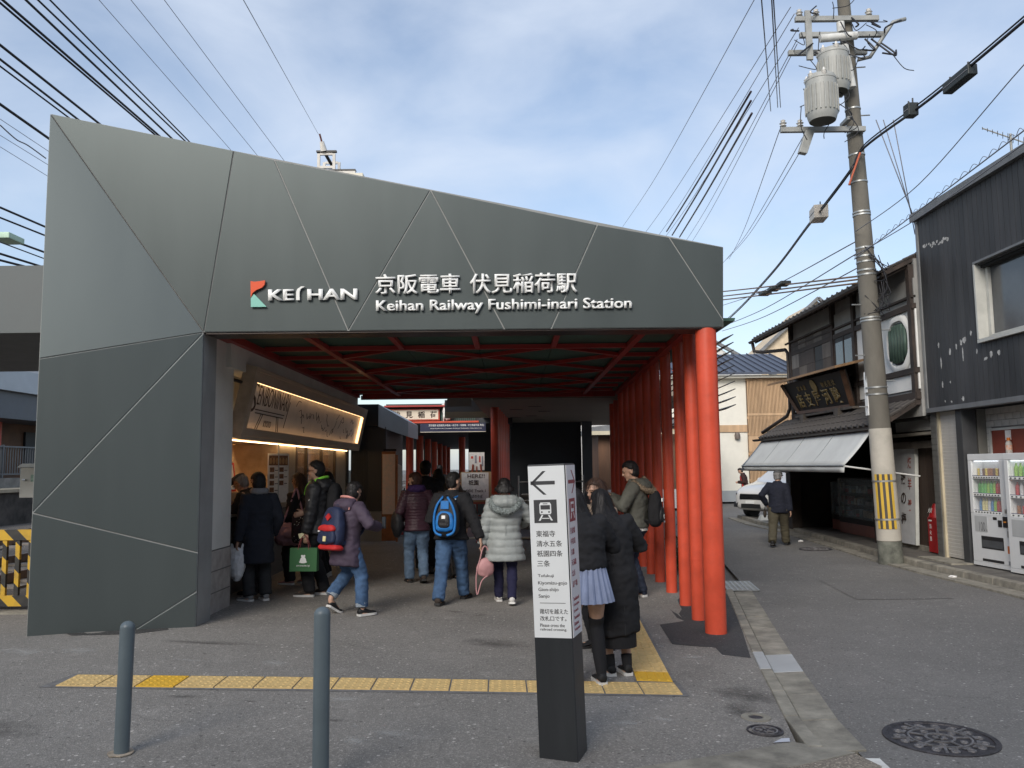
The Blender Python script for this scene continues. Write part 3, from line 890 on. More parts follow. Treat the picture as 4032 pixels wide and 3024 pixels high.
# lettering reads from the near end to the far end along +Y, seen from the passage
def sl_(body, y, v, wd, ht, off=0.0): lettering(body, sp(y, v, -0.098), yd, sv, INK, sg, width=wd, height=ht, extrude=0.002, offset=off)
def stroke(pts, wdt):
 b = MB()
 for p, q in zip(pts, pts[1:]):
  b.bar(sp(p[0], p[1], -0.097), sp(q[0], q[1], -0.097), wdt, 0.004, sn)
 return b.build('drawn_line', INK, sg)
sl_('S', 10.62, 0.36, 0.32, 0.40, -0.01)
sl_('ENBONINARI', 10.96, 0.47, 1.50, 0.26, -0.01)
for a, c in (((10.95, 0.405), (12.35, 0.405)), ((10.98, 0.36), (12.32, 0.36)), ((11.25, 0.36), (11.12, 0.15)), ((11.33, 0.36), (11.20, 0.15)), ((11.98, 0.36), (12.12, 0.15)), ((12.06, 0.36), (12.20, 0.15))):
 stroke((a, c), 0.014)
sl_('KYOTO', 11.45, 0.19, 0.34, 0.09)
stroke(((12.52, 0.62), (12.45, 0.22)), 0.012)
# the rest is small hand-drawn line work, too fine to read
rs = random.Random(11)
for k in range(26):
 y0 = 12.9 + 0.19 * k + rs.uniform(-.05, .05)
 v0 = rs.choice((0.26, 0.42, 0.56)) + rs.uniform(-.04, .04)
 pts = [(y0, v0)]
 for q in range(rs.randint(2, 5)):
  pts.append((pts[-1][0] + rs.uniform(0.03, 0.10), min(0.68, max(0.2, pts[-1][1] + rs.uniform(-0.1, 0.1)))))
 stroke(pts, 0.008)
MB().tube([(-3.42, 10.06, 2.80), (-3.40, 10.40, 2.80)], 0.022, 8).build('sign_bracket', BLACKM, sg)
# shop front below the sign
CF = -3.66
kb((CF + 0.02, 10.4, 2.078), (CF + 0.05, 18.1, 2.09), 'under_sign_lamp', mat('under_sign_led', (1, 0.8, 0.5), 0.5, emit=(1.0, 0.66, 0.34), estr=5.0, var=0, rvar=0))
kb((-4.6, 10.06, 0.07), (CF, 18.2, 1.10), 'counter_front', mat('counter_grey', (0.10, 0.098, 0.095), 0.7, var=0.12, bump=0.2, bscale=90))
kb((-4.6, 10.065, 1.102), (CF + 0.10, 12.9, 1.135), 'counter_top', mat('counter_top', (0.23, 0.20, 0.17), 0.4))
kb((-4.4, 10.06, 2.10), (CF, 18.2, 2.26), 'lintel', WOOD)
kb((-4.4, 10.06, 2.262), (-3.62, 18.2, 2.918), 'transom_wall', WALLW)
kb((-5.0, 18.21, 0.07), (-3.63, 18.40, 3.4), 'end_wall', mat('kiosk_end', (0.05, 0.052, 0.055), 0.6))
WARM = mat('kiosk_interior', (0.30, 0.19, 0.10), 0.7, var=0.18, vscale=2)
kb((-5.05, 10.06, 0.1), (-4.97, 18.2, 2.9), 'back_wall', WARM)
kb((-4.95, 9.98, 0.9), (-3.66, 10.055, 2.9), 'end_wall', WARM)
kb((-4.95, 10.06, 2.62), (-4.41, 18.2, 2.66), 'inner_ceiling', WALLW)
kb((-4.95, 12.92, 1.10), (CF + 0.01, 12.99, 2.09), 'glazing_post', WOOD)
kb((-4.0, 13.0, 1.10), (CF, 14.0, 2.09), 'pale_column', mat('kiosk_panel', (0.40, 0.33, 0.24), 0.7, var=0.08))
kb((-4.0, 17.2, 1.10), (CF, 18.2, 2.09), 'pale_column', MATS['kiosk_panel'])
GLASS = mat('shop_glass', (0.5, 0.5, 0.5), 0.05, alpha=0.16, var=0, rvar=0, spec=0.8)
kb((CF - 0.03, 14.02, 1.12), (CF - 0.024, 17.18, 2.08), 'window_pane', GLASS)
for y in (14.02, 14.75, 15.9, 17.1):
 kb((CF - 0.04, y, 1.10), (CF + 0.012, y + 0.07, 2.09), 'window_post', mat('dark_timber', (0.10, 0.07, 0.045), 0.55, var=0.2))
for k in range(34):
 y = 14.14 + k * 0.088
 kb((CF - 0.16, y, 1.13), (CF - 0.13, y + 0.03, 2.08), 'lattice_slat', WOODL)
for z in (1.35, 1.72, 1.98):
 kb((CF - 0.125, 14.1, z), (CF - 0.10, 17.15, z + 0.025), 'lattice_rail', WOODL)
for y in (10.9, 12.2, 14.6, 16.4):
 l_ = bpy.data.lights.new('kiosk_lamp', 'AREA')
 l_.energy = 14; l_.color = (1.0, 0.62, 0.30); l_.size = 0.35
 lo_ = bpy.data.objects.new('kiosk_lamp', l_); COL.objects.link(lo_); lo_.parent = kio
 lo_.location = (-4.45 + 3.5, y - 10, 2.58 - 0.09)
 kb((-4.60, y - 0.1, 2.60), (-4.30, y + 0.1, 2.62), 'ceiling_lamp', mat('lamp_face', (1, 0.9, 0.7), 0.5, emit=(1, 0.7, 0.4), estr=3.0, var=0, rvar=0))
# ================================================================== BEYOND THE PASSAGE
def stripes(name, c1, c2, axis=(1, 0, 1), scale=6.0, rough=0.55):
 m = bpy.data.materials.new(name)
 m.use_nodes = True
 n, l = m.node_tree.nodes, m.node_tree.links
 b = n['Principled BSDF']
 t = n.new('ShaderNodeTexCoord')
 dp = n.new('ShaderNodeVectorMath'); dp.operation = 'DOT_PRODUCT'
 dp.inputs[1].default_value = axis
 l.new(t.outputs['Object'], dp.inputs[0])
 ml = n.new('ShaderNodeMath'); ml.operation = 'MULTIPLY'; ml.inputs[1].default_value = scale
 l.new(dp.outputs['Value'], ml.inputs[0])
 fr = n.new('ShaderNodeMath'); fr.operation = 'FRACT'
 l.new(ml.outputs[0], fr.inputs[0])
 gt = n.new('ShaderNodeMath'); gt.operation = 'GREATER_THAN'; gt.inputs[1].default_value = 0.5
 l.new(fr.outputs[0], gt.inputs[0])
 nz = n.new('ShaderNodeTexNoise'); nz.inputs['Scale'].default_value = 9; nz.inputs['Detail'].default_value = 8
 l.new(t.outputs['Object'], nz.inputs['Vector'])
 mx = n.new('ShaderNodeMix'); mx.data_type = 'RGBA'
 mx.inputs['A'].default_value = (*c1, 1); mx.inputs['B'].default_value = (*c2, 1)
 l.new(gt.outputs[0], mx.inputs['Factor'])
 mr = n.new('ShaderNodeMapRange'); mr.inputs['From Min'].default_value = 0.45; mr.inputs['From Max'].default_value = 0.8; mr.inputs['To Max'].default_value = 0.5
 l.new(nz.outputs['Fac'], mr.inputs['Value'])
 m2 = n.new('ShaderNodeMix'); m2.data_type = 'RGBA'; m2.inputs['B'].default_value = (0.08, 0.07, 0.05, 1)
 l.new(mr.outputs['Result'], m2.inputs['Factor']); l.new(mx.outputs['Result'], m2.inputs['A'])
 l.new(m2.outputs['Result'], b.inputs['Base Color'])
 b.inputs['Roughness'].default_value = rough
 return m
SLATE = mat('slate_panel', (0.075, 0.080, 0.088), 0.55, var=0.1, vscale=1.5)
DARKNAVY = mat('dark_screen', (0.022, 0.027, 0.033), 0.6, var=0.15, vscale=1)
BEIGE = mat('beige_soffit', (0.26, 0.225, 0.185), 0.7, var=0.08, vscale=0.8)
LGREY = mat('light_grey_metal', (0.34, 0.36, 0.37), 0.5, var=0.07, vscale=1.2)
STEEL = mat('brushed_steel', (0.55, 0.55, 0.54), 0.3, metal=0.9, var=0.05)
# slate pier at the end of the kiosk with its roof box
kp = tag(empty('slate_kiosk', (-3.05, 18.7, 0.086)), 'dark slate hut with grey roof box at the far end of the kiosk', 'hut')
def pb(root, a, b, name, m, bevel=0.0):
 o_ = root.location
 return MB().box(Vector(a) - o_, Vector(b) - o_).build(name, m, root, bevel=bevel)
pb(kp, (-3.62, 18.6, 0.75), (-2.84, 21.4, 2.62), 'wall', SLATE)
b = MB()
for k in range(10):
 b.box((-3.62 + 3.05 + 0.02 * k * 1.9, -0.125, 0.7), (-3.62 + 3.05 + 0.02 * k * 1.9 + 0.018, -0.102, 2.5))
b.build('ribbed_cladding', SLATE, kp)
pb(kp, (-3.62, 18.58, 0.06), (-2.82, 21.4, 0.74), 'plinth', LGREY)
pb(kp, (-3.5, 18.4, 2.63), (-2.98, 21.4, 3.12), 'roof_box', DARKNAVY)
MB().hexa([(0.07, -0.3, 2.62 - 0.086), (0.62, 0.6, 2.42 - 0.086), (0.62, 2.6, 2.42 - 0.086), (0.07, 2.6, 2.62 - 0.086)], [(0.07, -0.3, 3.11 - 0.086), (0.62, 0.6, 2.78 - 0.086), (0.62, 2.6, 2.78 - 0.086), (0.07, 2.6, 3.11 - 0.086)]).build('roof_fascia', LGREY, kp)
# soffit block of the inner building, its lit fascia, red column row, dark screen wall
hall = tag(empty('inner_hall', (0.6, 18.2, 0)), 'inner station hall with brown soffit behind the lattice ceiling', 'hall')
pb(hall, (-0.87, 17.85, 3.16), (4.2, 30, 3.42), 'soffit', BEIGE)
for k, (x, y) in enumerate(((0.55, 20.2), (0.85, 22.0), (0.55, 24.0), (0.85, 26.0), (0.1, 21.2), (0.1, 24.6))):
 pb(hall, (x - 0.16, y - 0.07, 3.152), (x + 0.16, y + 0.07, 3.159), 'downlight', mat('downlight_off', (0.03, 0.03, 0.03), 0.5))
pb(hall, (-3.3, 18.0, 3.19), (-0.88, 18.08, 3.28), 'gutter_beam', LGREY)
pb(hall, (-1.42, 18.01, 3.02), (-0.88, 18.09, 3.185), 'gutter_end', LGREY)
pb(hall, (-3.3, 18.5, 3.30), (-0.88, 18.6, 3.75), 'upper_shade', DARKNAVY)
MB().prism([Vector(p) - hall.location for p in ((-1.50, 18.35, 2.93), (-0.66, 18.35, 2.93), (-0.88, 18.35, 3.19), (-1.50, 18.35, 3.19))], (0, 0.1, 0)).build('grey_fascia', LGREY, hall)
MB().prism([Vector(p) - hall.location for p in ((-1.50, 18.34, 2.79), (-0.52, 18.34, 2.79), (-0.66, 18.34, 2.926), (-1.50, 18.34, 2.926))], (0, 0.12, 0)).build('cream_band', mat('cream_band', (0.70, 0.63, 0.47), 0.6, var=0.05), hall)
pb(hall, (-0.06, 27.6, -0.02), (2.28, 27.8, 3.158), 'screen_wall', DARKNAVY)
pb(hall, (2.30, 27.4, -0.02), (2.62, 27.6, 3.158), 'screen_post', SLATE)
for i in range(7):
 y = 20.4 + 0.85 * i
 x = -0.43 + 0.045 * (y - 20.4)
 MB().lathe([(0.105, -0.02), (0.105, 3.16)], n=20).build('column', VERM, hall, auto=40, loc=Vector((x, y, 0)) - hall.location)
pb(hall, (2.95, 21.0, 0.9), (3.15, 21.25, 2.1), 'speaker_box', BLACKM)
# railings in front of the screen
rl = tag(empty('steel_railing', (1.0, 22.5, 0)), 'steel ramp railing in front of the dark screen wall', 'railing')
for z in (0.45, 0.78, 0.95, 1.28):
 MB().tube([(-0.85, 0.2, z), (0.9, 0.0, z), (0.9, 1.5, z)], 0.018, 8).build('rail', STEEL, rl)
for x in (-0.85, -0.25, 0.3, 0.9):
 MB().tube([(x, 0.1, 0), (x, 0.1, 1.45)], 0.02, 8).build('post', GALV, rl)
pb(rl, (0.2, 22.8, 0), (1.9, 22.95, 0.95), 'low_wall', mat('dim_wall', (0.16, 0.145, 0.12), 0.8))
# far platform hall with red columns, gates, name board
ph = tag(empty('platform_hall', (-2.5, 30, 0)), 'dark platform hall with red columns and ticket gates far down the passage', 'platform hall')
pb(ph, (-9.0, 24.8, 3.0), (0.0, 60, 3.25), 'roof', DARKNAVY)
pb(ph, (-9.2, 24, 0), (-9.0, 60, 1.6), 'low_wall', LGREY)
pb(ph, (-1.6, 30.0, 0), (-0.1, 30.15, 2.99), 'booth_wall', DARKNAVY)
pb(ph, (-1.6, 44, 0), (2.5, 44.2, 3.0), 'back_wall', DARKNAVY)
for i in range(7):
 y = 30 + 4.0 * i
 x = -3.72 - 0.02 * (y - 30)
 MB().lathe([(0.14, 0), (0.14, 3.0)], n=18).build('column', VERM, ph, auto=40, loc=Vector((x, y, 0)) - ph.location)
 pb(ph, (x - 0.55, y - 0.05, 0), (x - 0.45, y + 0.05, 3.0), 'steel_post', SLATE)
MB().lathe([(0.14, 0), (0.14, 3.0)], n=18).build('column', VERM, ph, auto=40, loc=Vector((-2.2, 36, 0)) - ph.location)
for i, x in enumerate((-3.1, -2.45, -1.85, -1.3)):
 pb(ph, (x - 0.1, 26.5, 0.03), (x + 0.1, 28.2, 1.12), 'gate_cabinet', mat('gate_body', (0.06, 0.06, 0.065), 0.4))
 pb(ph, (x - 0.07, 26.48, 0.85), (x + 0.07, 26.499, 1.0), 'gate_panel', LGREY)
pb(ph, (-3.9, 33, 0.0), (-3.6, 55, 1.0), 'platform_edge', LGREY)
# name board over the passage: corrugated green, white board with red frame
nb = tag(empty('name_board', (-2.4, 22.2, 2.9)), 'white station name board with red frame above the passage', 'sign board')
CREAMB = mat('board_cream', (0.66, 0.60, 0.48), 0.6, var=0.04)
b = MB()
for k in range(44):
 b.box((-1.0 + 0.055 * k, 0.12, 0.04), (-1.0 + 0.055 * k + 0.03, 0.16, 0.50))
b.build('corrugated_screen', mat('screen_green', (0.05, 0.11, 0.095), 0.5, var=0.3, vscale=5), nb)
pb(nb, (-3.42, 22.38, 2.94), (-0.9, 22.45, 3.42), 'screen_back', DARKNAVY)
pb(nb, (-3.42, 22.05, 2.885), (-0.9, 22.4, 2.93), 'red_beam', VERM)
pb(nb, (-3.42, 22.05, 3.32), (-0.9, 22.4, 3.36), 'red_beam', VERM_SHADED)
pb(nb, (-3.38, 22.24, 2.965), (-1.96, 22.30, 3.275), 'board_frame', VERM)
pb(nb, (-3.35, 22.22, 2.992), (-1.99, 22.239, 3.248), 'board', CREAMB)
for i, ch in enumerate('伏見稲荷'):
 lettering(ch, Vector((-3.20 + 0.31 * i + 0.02 * i, 22.219, 3.03)) - nb.location, (1, 0, 0), (0, 0, 1), INK, nb, width=0.19, height=0.18, extrude=0.003, offset=0.022)
# white fox figure standing on the red beam beside the board
fx = tag(empty('fox_figure', (-1.78, 22.15, 2.93)), 'small white fox figure on the red beam beside the name board', 'fox figure')
bfx = MB()
bfx.tube([(0.05, 0, 0.03), (0.02, 0, 0.14), (-0.02, 0, 0.28), (-0.03, 0, 0.40), (-0.07, 0, 0.44), (-0.13, 0, 0.41)], [0.05, 0.085, 0.075, 0.045, 0.045, 0.012], 10)
bfx.tube([(-0.045, 0.02, 0.45), (-0.03, 0.03, 0.52)], [0.022, 0.004], 6)
bfx.tube([(-0.045, -0.02, 0.45), (-0.03, -0.03, 0.52)], [0.022, 0.004], 6)
bfx.tube([(-0.05, 0.03, 0.25), (-0.06, 0.03, 0.0)], [0.03, 0.02], 6)
bfx.tube([(-0.05, -0.03, 0.25), (-0.06, -0.03, 0.0)], [0.03, 0.02], 6)
bfx.tube([(0.08, 0, 0.05), (0.14, 0, 0.2), (0.11, 0, 0.34)], [0.03, 0.05, 0.01], 8)
bfx.build('body', mat('fox_white', (0.72, 0.70, 0.66), 0.6, var=0.05), fx, smooth=True)
# dark blue guide sign
bs = tag(empty('guide_sign', (-1.6, 24.2, 2.7)), 'dark blue hanging guide sign with white writing over the gates', 'sign board')
NAVYS = mat('guide_navy', (0.012, 0.016, 0.05), 0.4, var=0.05)
pb(bs, (-2.7, 24.2, 2.74), (-0.78, 24.26, 2.99), 'panel', NAVYS)
lettering('京阪電車 伏見稲荷(中書島・枚方市・淀屋橋・中之島線方面 専用)', Vector((-2.45, 24.199, 2.885)) - bs.location, (1, 0, 0), (0, 0, 1), LETW, bs, width=1.62, height=0.07, extrude=0.002)
lettering('Gates of platform for Chushojima, Hirakatashi, Yodoyabashi, Nakanoshima Line', Vector((-2.40, 24.199, 2.815)) - bs.location, (1, 0, 0), (0, 0, 1), LETW, bs, width=1.5, height=0.034, extrude=0.002)
pb(bs, (-2.7, 24.19, 2.725), (-0.78, 24.25, 2.739), 'edge_trim', CREAMB)
for x in (-2.5, -1.0):
 pb(bs, (x - 0.015, 24.22, 2.991), (x + 0.015, 24.24, 3.2), 'hanger', BLACKM)
# poster stand, cones with chain, easel
PAPER = mat('paper', (0.78, 0.76, 0.73), 0.8, var=0.10, vscale=9)
PINKP = mat('paper_pink', (0.76, 0.60, 0.54), 0.8, var=0.2, vscale=14, vcol2=(0.74, 0.69, 0.66))
REDP = mat('poster_red', (0.55, 0.06, 0.04), 0.7, var=0.1)
ORW = mat('orange_wood', (0.36, 0.15, 0.065), 0.6, var=0.2, vscale=4)
ps = tag(empty('poster_stand', (-2.56, 18.15, 0.085), 0.0), 'tall orange poster stand wrapped with papers beside the cones', 'poster stand')
MB().box((-0.30, 0.0, 0.05), (0.0, 0.05, 1.98)).build('board', ORW, ps)
MB().box((-0.285, -0.012, 0.62), (-0.01, -0.002, 1.92)).build('poster', PINKP, ps)
MB().box((0.01, -0.02, 0.03), (0.05, 0.03, 1.9)).build('post', ORW, ps)
MB().hexa([(0.05, -0.01, 0.35), (0.13, 0.06, 0.3), (0.13, 0.075, 0.3), (0.05, 0.005, 0.35)], [(0.05, -0.01, 1.70), (0.13, 0.06, 1.66), (0.13, 0.075, 1.66), (0.05, 0.005, 1.70)]).build('paper_roll', PAPER, ps)
MB().box((-0.26, -0.03, 1.985), (0.02, 0.06, 2.03)).build('top_clip', BLACKM, ps)
CONE = mat('cone_red', (0.42, 0.035, 0.025), 0.45, var=0.12, vscale=5)
def cone(loc, label):
 r = tag(empty('traffic_cone', loc), label, 'traffic cone', 'red traffic cones at the end of the passage')
 MB().hexa([(-0.19, -0.19, 0), (0.19, -0.19, 0), (0.19, 0.19, 0), (-0.19, 0.19, 0)], [(-0.18, -0.18, 0.035), (0.18, -0.18, 0.035), (0.18, 0.18, 0.035), (-0.18, 0.18, 0.035)]).build('base', CONE, r, bevel=0.008)
 MB().lathe([(0.14, 0.036), (0.125, 0.06), (0.034, 0.66), (0.03, 0.70), (0.012, 0.71)], n=20).build('cone_body', CONE, r, auto=40)
 return r
cone((-3.02, 19.10, 0.085), 'red traffic cone nearest the slate hut')
cone((-2.86, 20.6, 0.083), 'red traffic cone directly in front of the poster stand')
cone((-0.66, 18.9, 0.02), 'red traffic cone by the easel behind the grey padded coat')
ch = MB().tube(catmull([(-3.02, 19.1, 0.72), (-2.94, 19.9, 0.58), (-2.86, 20.6, 0.72)], 8), 0.016, 6).build('plastic_chain', mat('chain_tan', (0.45, 0.30, 0.17), 0.6), None)
tag(ch, 'tan plastic chain slung between two traffic cones', 'chain')
es = tag(empty('display_easel', (-0.93, 21.4, 0.02), 0.05), 'red wooden easel holding handwritten sign boards', 'easel')
REDW = mat('red_easel', (0.36, 0.085, 0.05), 0.55, var=0.15)
for dx in (-0.28, 0.28):
 MB().bar((dx, 0, 0), (dx * 0.35, 0.08, 1.75), 0.035, 0.035).build('leg', REDW, es)
MB().bar((0, 0.55, 0), (0, 0.10, 1.7), 0.035, 0.035).build('leg', REDW, es)
MB().box((-0.3, -0.06, 0.74), (0.3, 0.02, 0.79)).build('ledge', REDW, es)
MB().box((-0.26, 0.0, 0.42), (0.26, 0.03, 0.46)).build('crossbar', REDW, es)
eb = MB().hexa([(-0.42, -0.045, 0.79), (0.40, -0.045, 0.79), (0.40, -0.02, 0.79), (-0.42, -0.02, 0.79)], [(-0.42, 0.04, 1.56), (0.40, 0.04, 1.56), (0.40, 0.065, 1.56), (-0.42, 0.065, 1.56)]).build('board', mat('easel_wood', (0.40, 0.26, 0.13), 0.6, var=0.1), es)
MB().hexa([(-0.39, -0.050, 0.84), (0.30, -0.050, 0.84), (0.30, -0.042, 0.84), (-0.39, -0.042, 0.84)], [(-0.39, 0.030, 1.54), (0.30, 0.030, 1.54), (0.30, 0.038, 1.54), (-0.39, 0.038, 1.54)]).build('paper_sheet', PAPER, eb)
ux = Vector((0, 0.085, 0.77)).normalized()
def et(body, x, z, wd, ht, m): lettering(body, (x, -0.053 + (z - 0.84) * 0.1143 - 0.004, z), (1, 0, 0), ux, m, eb, width=wd, height=ht, extrude=0.002, offset=0.01)
et('HERE!!', -0.24, 1.40, 0.44, 0.10, mat('marker_brown', (0.10, 0.06, 0.05), 0.8, var=0))
et('祇園', -0.22, 1.22, 0.26, 0.13, INK)
et('SIDE Track 1', -0.28, 1.04, 0.50, 0.07, MATS['marker_brown'])
et('のりばのそば', -0.28, 0.90, 0.42, 0.08, INK)
MB().box((-0.20, 0.10, 1.60), (0.20, 0.112, 2.06)).build('upper_notice', PAPER, es)
for k, (x, z, w_, h_) in enumerate(((-0.15, 1.9, 0.06, 0.06), (-0.05, 1.78, 0.05, 0.2), (0.06, 1.8, 0.04, 0.16), (0.13, 1.7, 0.04, 0.26))):
 MB().box((x, 0.095, z), (x + w_, 0.0995, z + h_)).build('printed_block', REDP if k % 2 == 0 else mat('print_grey', (0.3, 0.3, 0.34), 0.8), es)
MB().bar((0.0, 0.09, 1.5), (0.0, 0.09, 1.64), 0.05, 0.03).build('clamp', REDW, es)
# ================================================================== LEFT: CROSSING, TRACK, PLATFORM
BALL = asphalt('track_ballast', 0.11, 0.4, 0.8, scuff=False, warm=(1.08, 0.95, 0.82))
sheet('track_bed', [[(-60, y), (-14.6, y), (-5.4, y)] for y in (9.7, 40, 200)], BALL, 0.01)
RAIL = mat('rail_steel', (0.22, 0.15, 0.11), 0.45, metal=0.6, var=0.2, vscale=6)
for x in (-7.2, -8.65, -10.9, -12.35):
 tag(MB().box((x - 0.035, 9.7, 0.13), (x + 0.035, 120, 0.28)).build('rail', RAIL, None, bevel=0.01), kind='structure')
SLP = MB().box((-1.2, -0.12, 0.10), (1.2, 0.12, 0.16)).mesh('sleeper'); SLP.materials.append(mat('sleeper_concrete', (0.20, 0.18, 0.16), 0.9, var=0.2))
tb = tag(empty('sleepers', (0, 0, 0)), kind='structure')
for k in range(40):
 for x in (-7.92, -11.62):
  inst('sleeper', SLP, tb, (x, 10.2 + 0.68 * k, 0))
pf = tag(empty('platform', (-15, 20, 0.1)), 'concrete station platform across the tracks', 'platform')
pb(pf, (-30, 10, 0.1), (-15.1, 90, 1.10), 'platform_wall', mat('stained_wall', (0.085, 0.075, 0.065), 0.9, var=0.4, vscale=2.5, grime=0.5, gscale=1.5))
pb(pf, (-30, 10, 1.102), (-15.0, 90, 1.20), 'platform_edge', mat('platform_slab', (0.42, 0.36, 0.26), 0.85, var=0.15, grime=0.3))
fr = tag(empty('platform_railing', (-16.6, 25, 1.2)), 'dark steel railing on the far platform', 'railing')
pb(fr, (-16.75, 14, 1.2), (-16.5, 50, 1.52), 'base_wall', mat('rail_wall', (0.24, 0.23, 0.21), 0.9, var=0.2, grime=0.3))
RG = mat('railing_grey', (0.12, 0.13, 0.14), 0.5)
for z in (1.62, 2.52):
 pb(fr, (-16.64, 14, z), (-16.58, 50, z + 0.05), 'rail', RG)
for k in range(160):
 y = 22 + 0.14 * k
 if y < 34: pb(fr, (-16.625, y, 1.67), (-16.60, y + 0.025, 2.52), 'baluster', RG)
for y in np.arange(16, 50, 2.2):
 pb(fr, (-16.65, y, 1.52), (-16.57, y + 0.06, 2.6), 'post', RG)
pw = tag(empty('platform_shelter', (-19, 25, 1.2)), 'platform building with grey roof and red post across the tracks', 'shelter')
pb(pw, (-26, 16, 1.2), (-19.6, 60, 3.6), 'wall', mat('shelter_brown', (0.13, 0.065, 0.035), 0.7, var=0.3, vscale=1.2))
for y in (22, 26.4, 31, 36, 41):
 pb(pw, (-19.58, y, 1.2), (-19.3, y + 0.3, 3.6), 'post', VERM)
 pb(pw, (-19.59, y + 2.2, 1.4), (-19.5, y + 4.0, 3.3), 'dark_opening', DARKNAVY)
pb(pw, (-27, 15, 3.6), (-17.8, 60, 4.55), 'roof_band', mat('slate_blue', (0.075, 0.085, 0.105), 0.5, var=0.1))
MB().hexa([Vector(p) - pw.location for p in ((-17.6, 15, 4.56), (-17.6, 60, 4.56), (-27, 60, 4.56), (-27, 15, 4.56))], [Vector(p) - pw.location for p in ((-17.9, 15, 5.4), (-17.9, 60, 5.4), (-26.5, 60, 5.5), (-26.5, 15, 5.5))]).build('roof', LGREY, pw)
wh = tag(empty('white_house', (-34, 50, 0)), 'pale grey rendered house with balcony rail beyond the tracks', 'house')
HW = mat('house_render', (0.50, 0.50, 0.50), 0.85, var=0.06, grime=0.12)
pb(wh, (-48, 44, 0), (-26.8, 60, 10.4), 'wall', HW)
pb(wh, (-48.3, 43.8, 10.4), (-26.6, 60, 10.6), 'parapet', mat('parapet_dark', (0.10, 0.10, 0.10), 0.7))
pb(wh, (-33.6, 43.9, 10.6), (-28.6, 44.0, 10.68), 'balcony_rail', BLACKM)
for k in range(26):
 pb(wh, (-33.6 + 0.2 * k, 43.92, 10.68), (-33.55 + 0.2 * k, 43.97, 11.9), 'baluster', BLACKM)
pb(wh, (-33.6, 43.9, 11.9), (-28.6, 44.0, 11.98), 'balcony_rail', BLACKM)
wdw = pb(wh, (-31.2, 43.9, 6.2), (-28.0, 44.02, 9.0), 'window', BLACKM)
MB().box(Vector((-30.9, 43.86, 6.5)) - wh.location, Vector((-28.3, 43.895, 8.7)) - wh.location).build('pane', mat('window_glass', (0.20, 0.23, 0.26), 0.08, spec=0.8, var=0.2), wdw)
pb(wh, (-31.6, 43.6, 9.15), (-27.5, 44.02, 9.3), 'canopy', BLACKM)
ph2 = tag(empty('peach_house', (-29, 62, 0)), 'peach house with white sloping roof edge beyond the tracks', 'house')
MB().prism([Vector(p) - ph2.location for p in ((-34, 62, 0), (-22, 62, 0), (-22, 62, 11.5), (-28, 62, 8.6), (-34, 62, 11))], (0, 8, 0)).build('wall', mat('peach_wall', (0.55, 0.33, 0.20), 0.85), ph2)
MB().prism([Vector(p) - ph2.location for p in ((-29.2, 61.7, 9.2), (-22, 61.7, 13.2), (-22, 61.7, 13.7), (-29.2, 61.7, 9.7))], (0, 9, 0)).build('roof', HW, ph2)
# striped crossing fence
SY = stripes('hazard_stripes', (0.55, 0.33, 0.02), (0.02, 0.02, 0.02), (1, 0, 1), 3.2)
cf = tag(empty('crossing_fence', (-6.4, 9.75, 0.118), 0.0), 'yellow and black striped crossing fence beside the grey pillar', 'fence')
for x in np.arange(-2.2, 1.75, 0.15):
 MB().box((x - 0.025, -0.02, 0.06), (x + 0.025, 0.02, 0.80)).build('fence_bar', SY, cf)
for z in (0.05, 0.80):
 MB().box((-2.3, -0.03, z), (1.7, 0.03, z + 0.12)).build('fence_rail', SY, cf)
MB().box((-2.6, -0.28, -0.03), (1.9, -0.12, 0.02)).build('base_kerb', CONC, cf)
# white trackside cabinet on its post
cb = tag(empty('trackside_cabinet', (-8.15, 14.2, 0.118)), 'white trackside cabinet with green label beside the grey pillar', 'cabinet')
CABW = mat('cabinet_white', (0.60, 0.61, 0.57), 0.55, var=0.08, vscale=3, grime=0.25)
MB().box((-0.26, 0, 1.15), (0.26, 0.3, 1.66)).build('case', CABW, cb, bevel=0.01)
MB().hexa([(-0.30, -0.04, 1.665), (0.30, -0.04, 1.665), (0.30, 0.34, 1.665), (-0.30, 0.34, 1.665)], [(-0.22, -0.02, 1.73), (0.28, -0.02, 1.73), (0.28, 0.32, 1.73), (-0.22, 0.32, 1.73)]).build('hood', CABW, cb)
MB().box((-0.07, -0.006, 1.42), (0.12, -0.001, 1.54)).build('label_plate', mat('green_label', (0.30, 0.45, 0.38), 0.6, var=0.25, vscale=30), cb)
MB().tube([(-0.2, -0.012, 1.45), (-0.14, -0.03, 1.45)], 0.018, 10).build('lock', STEEL, cb)
MB().box((0.06, 0.1, 0), (0.2, 0.22, 1.15)).build('post', GALV, cb)
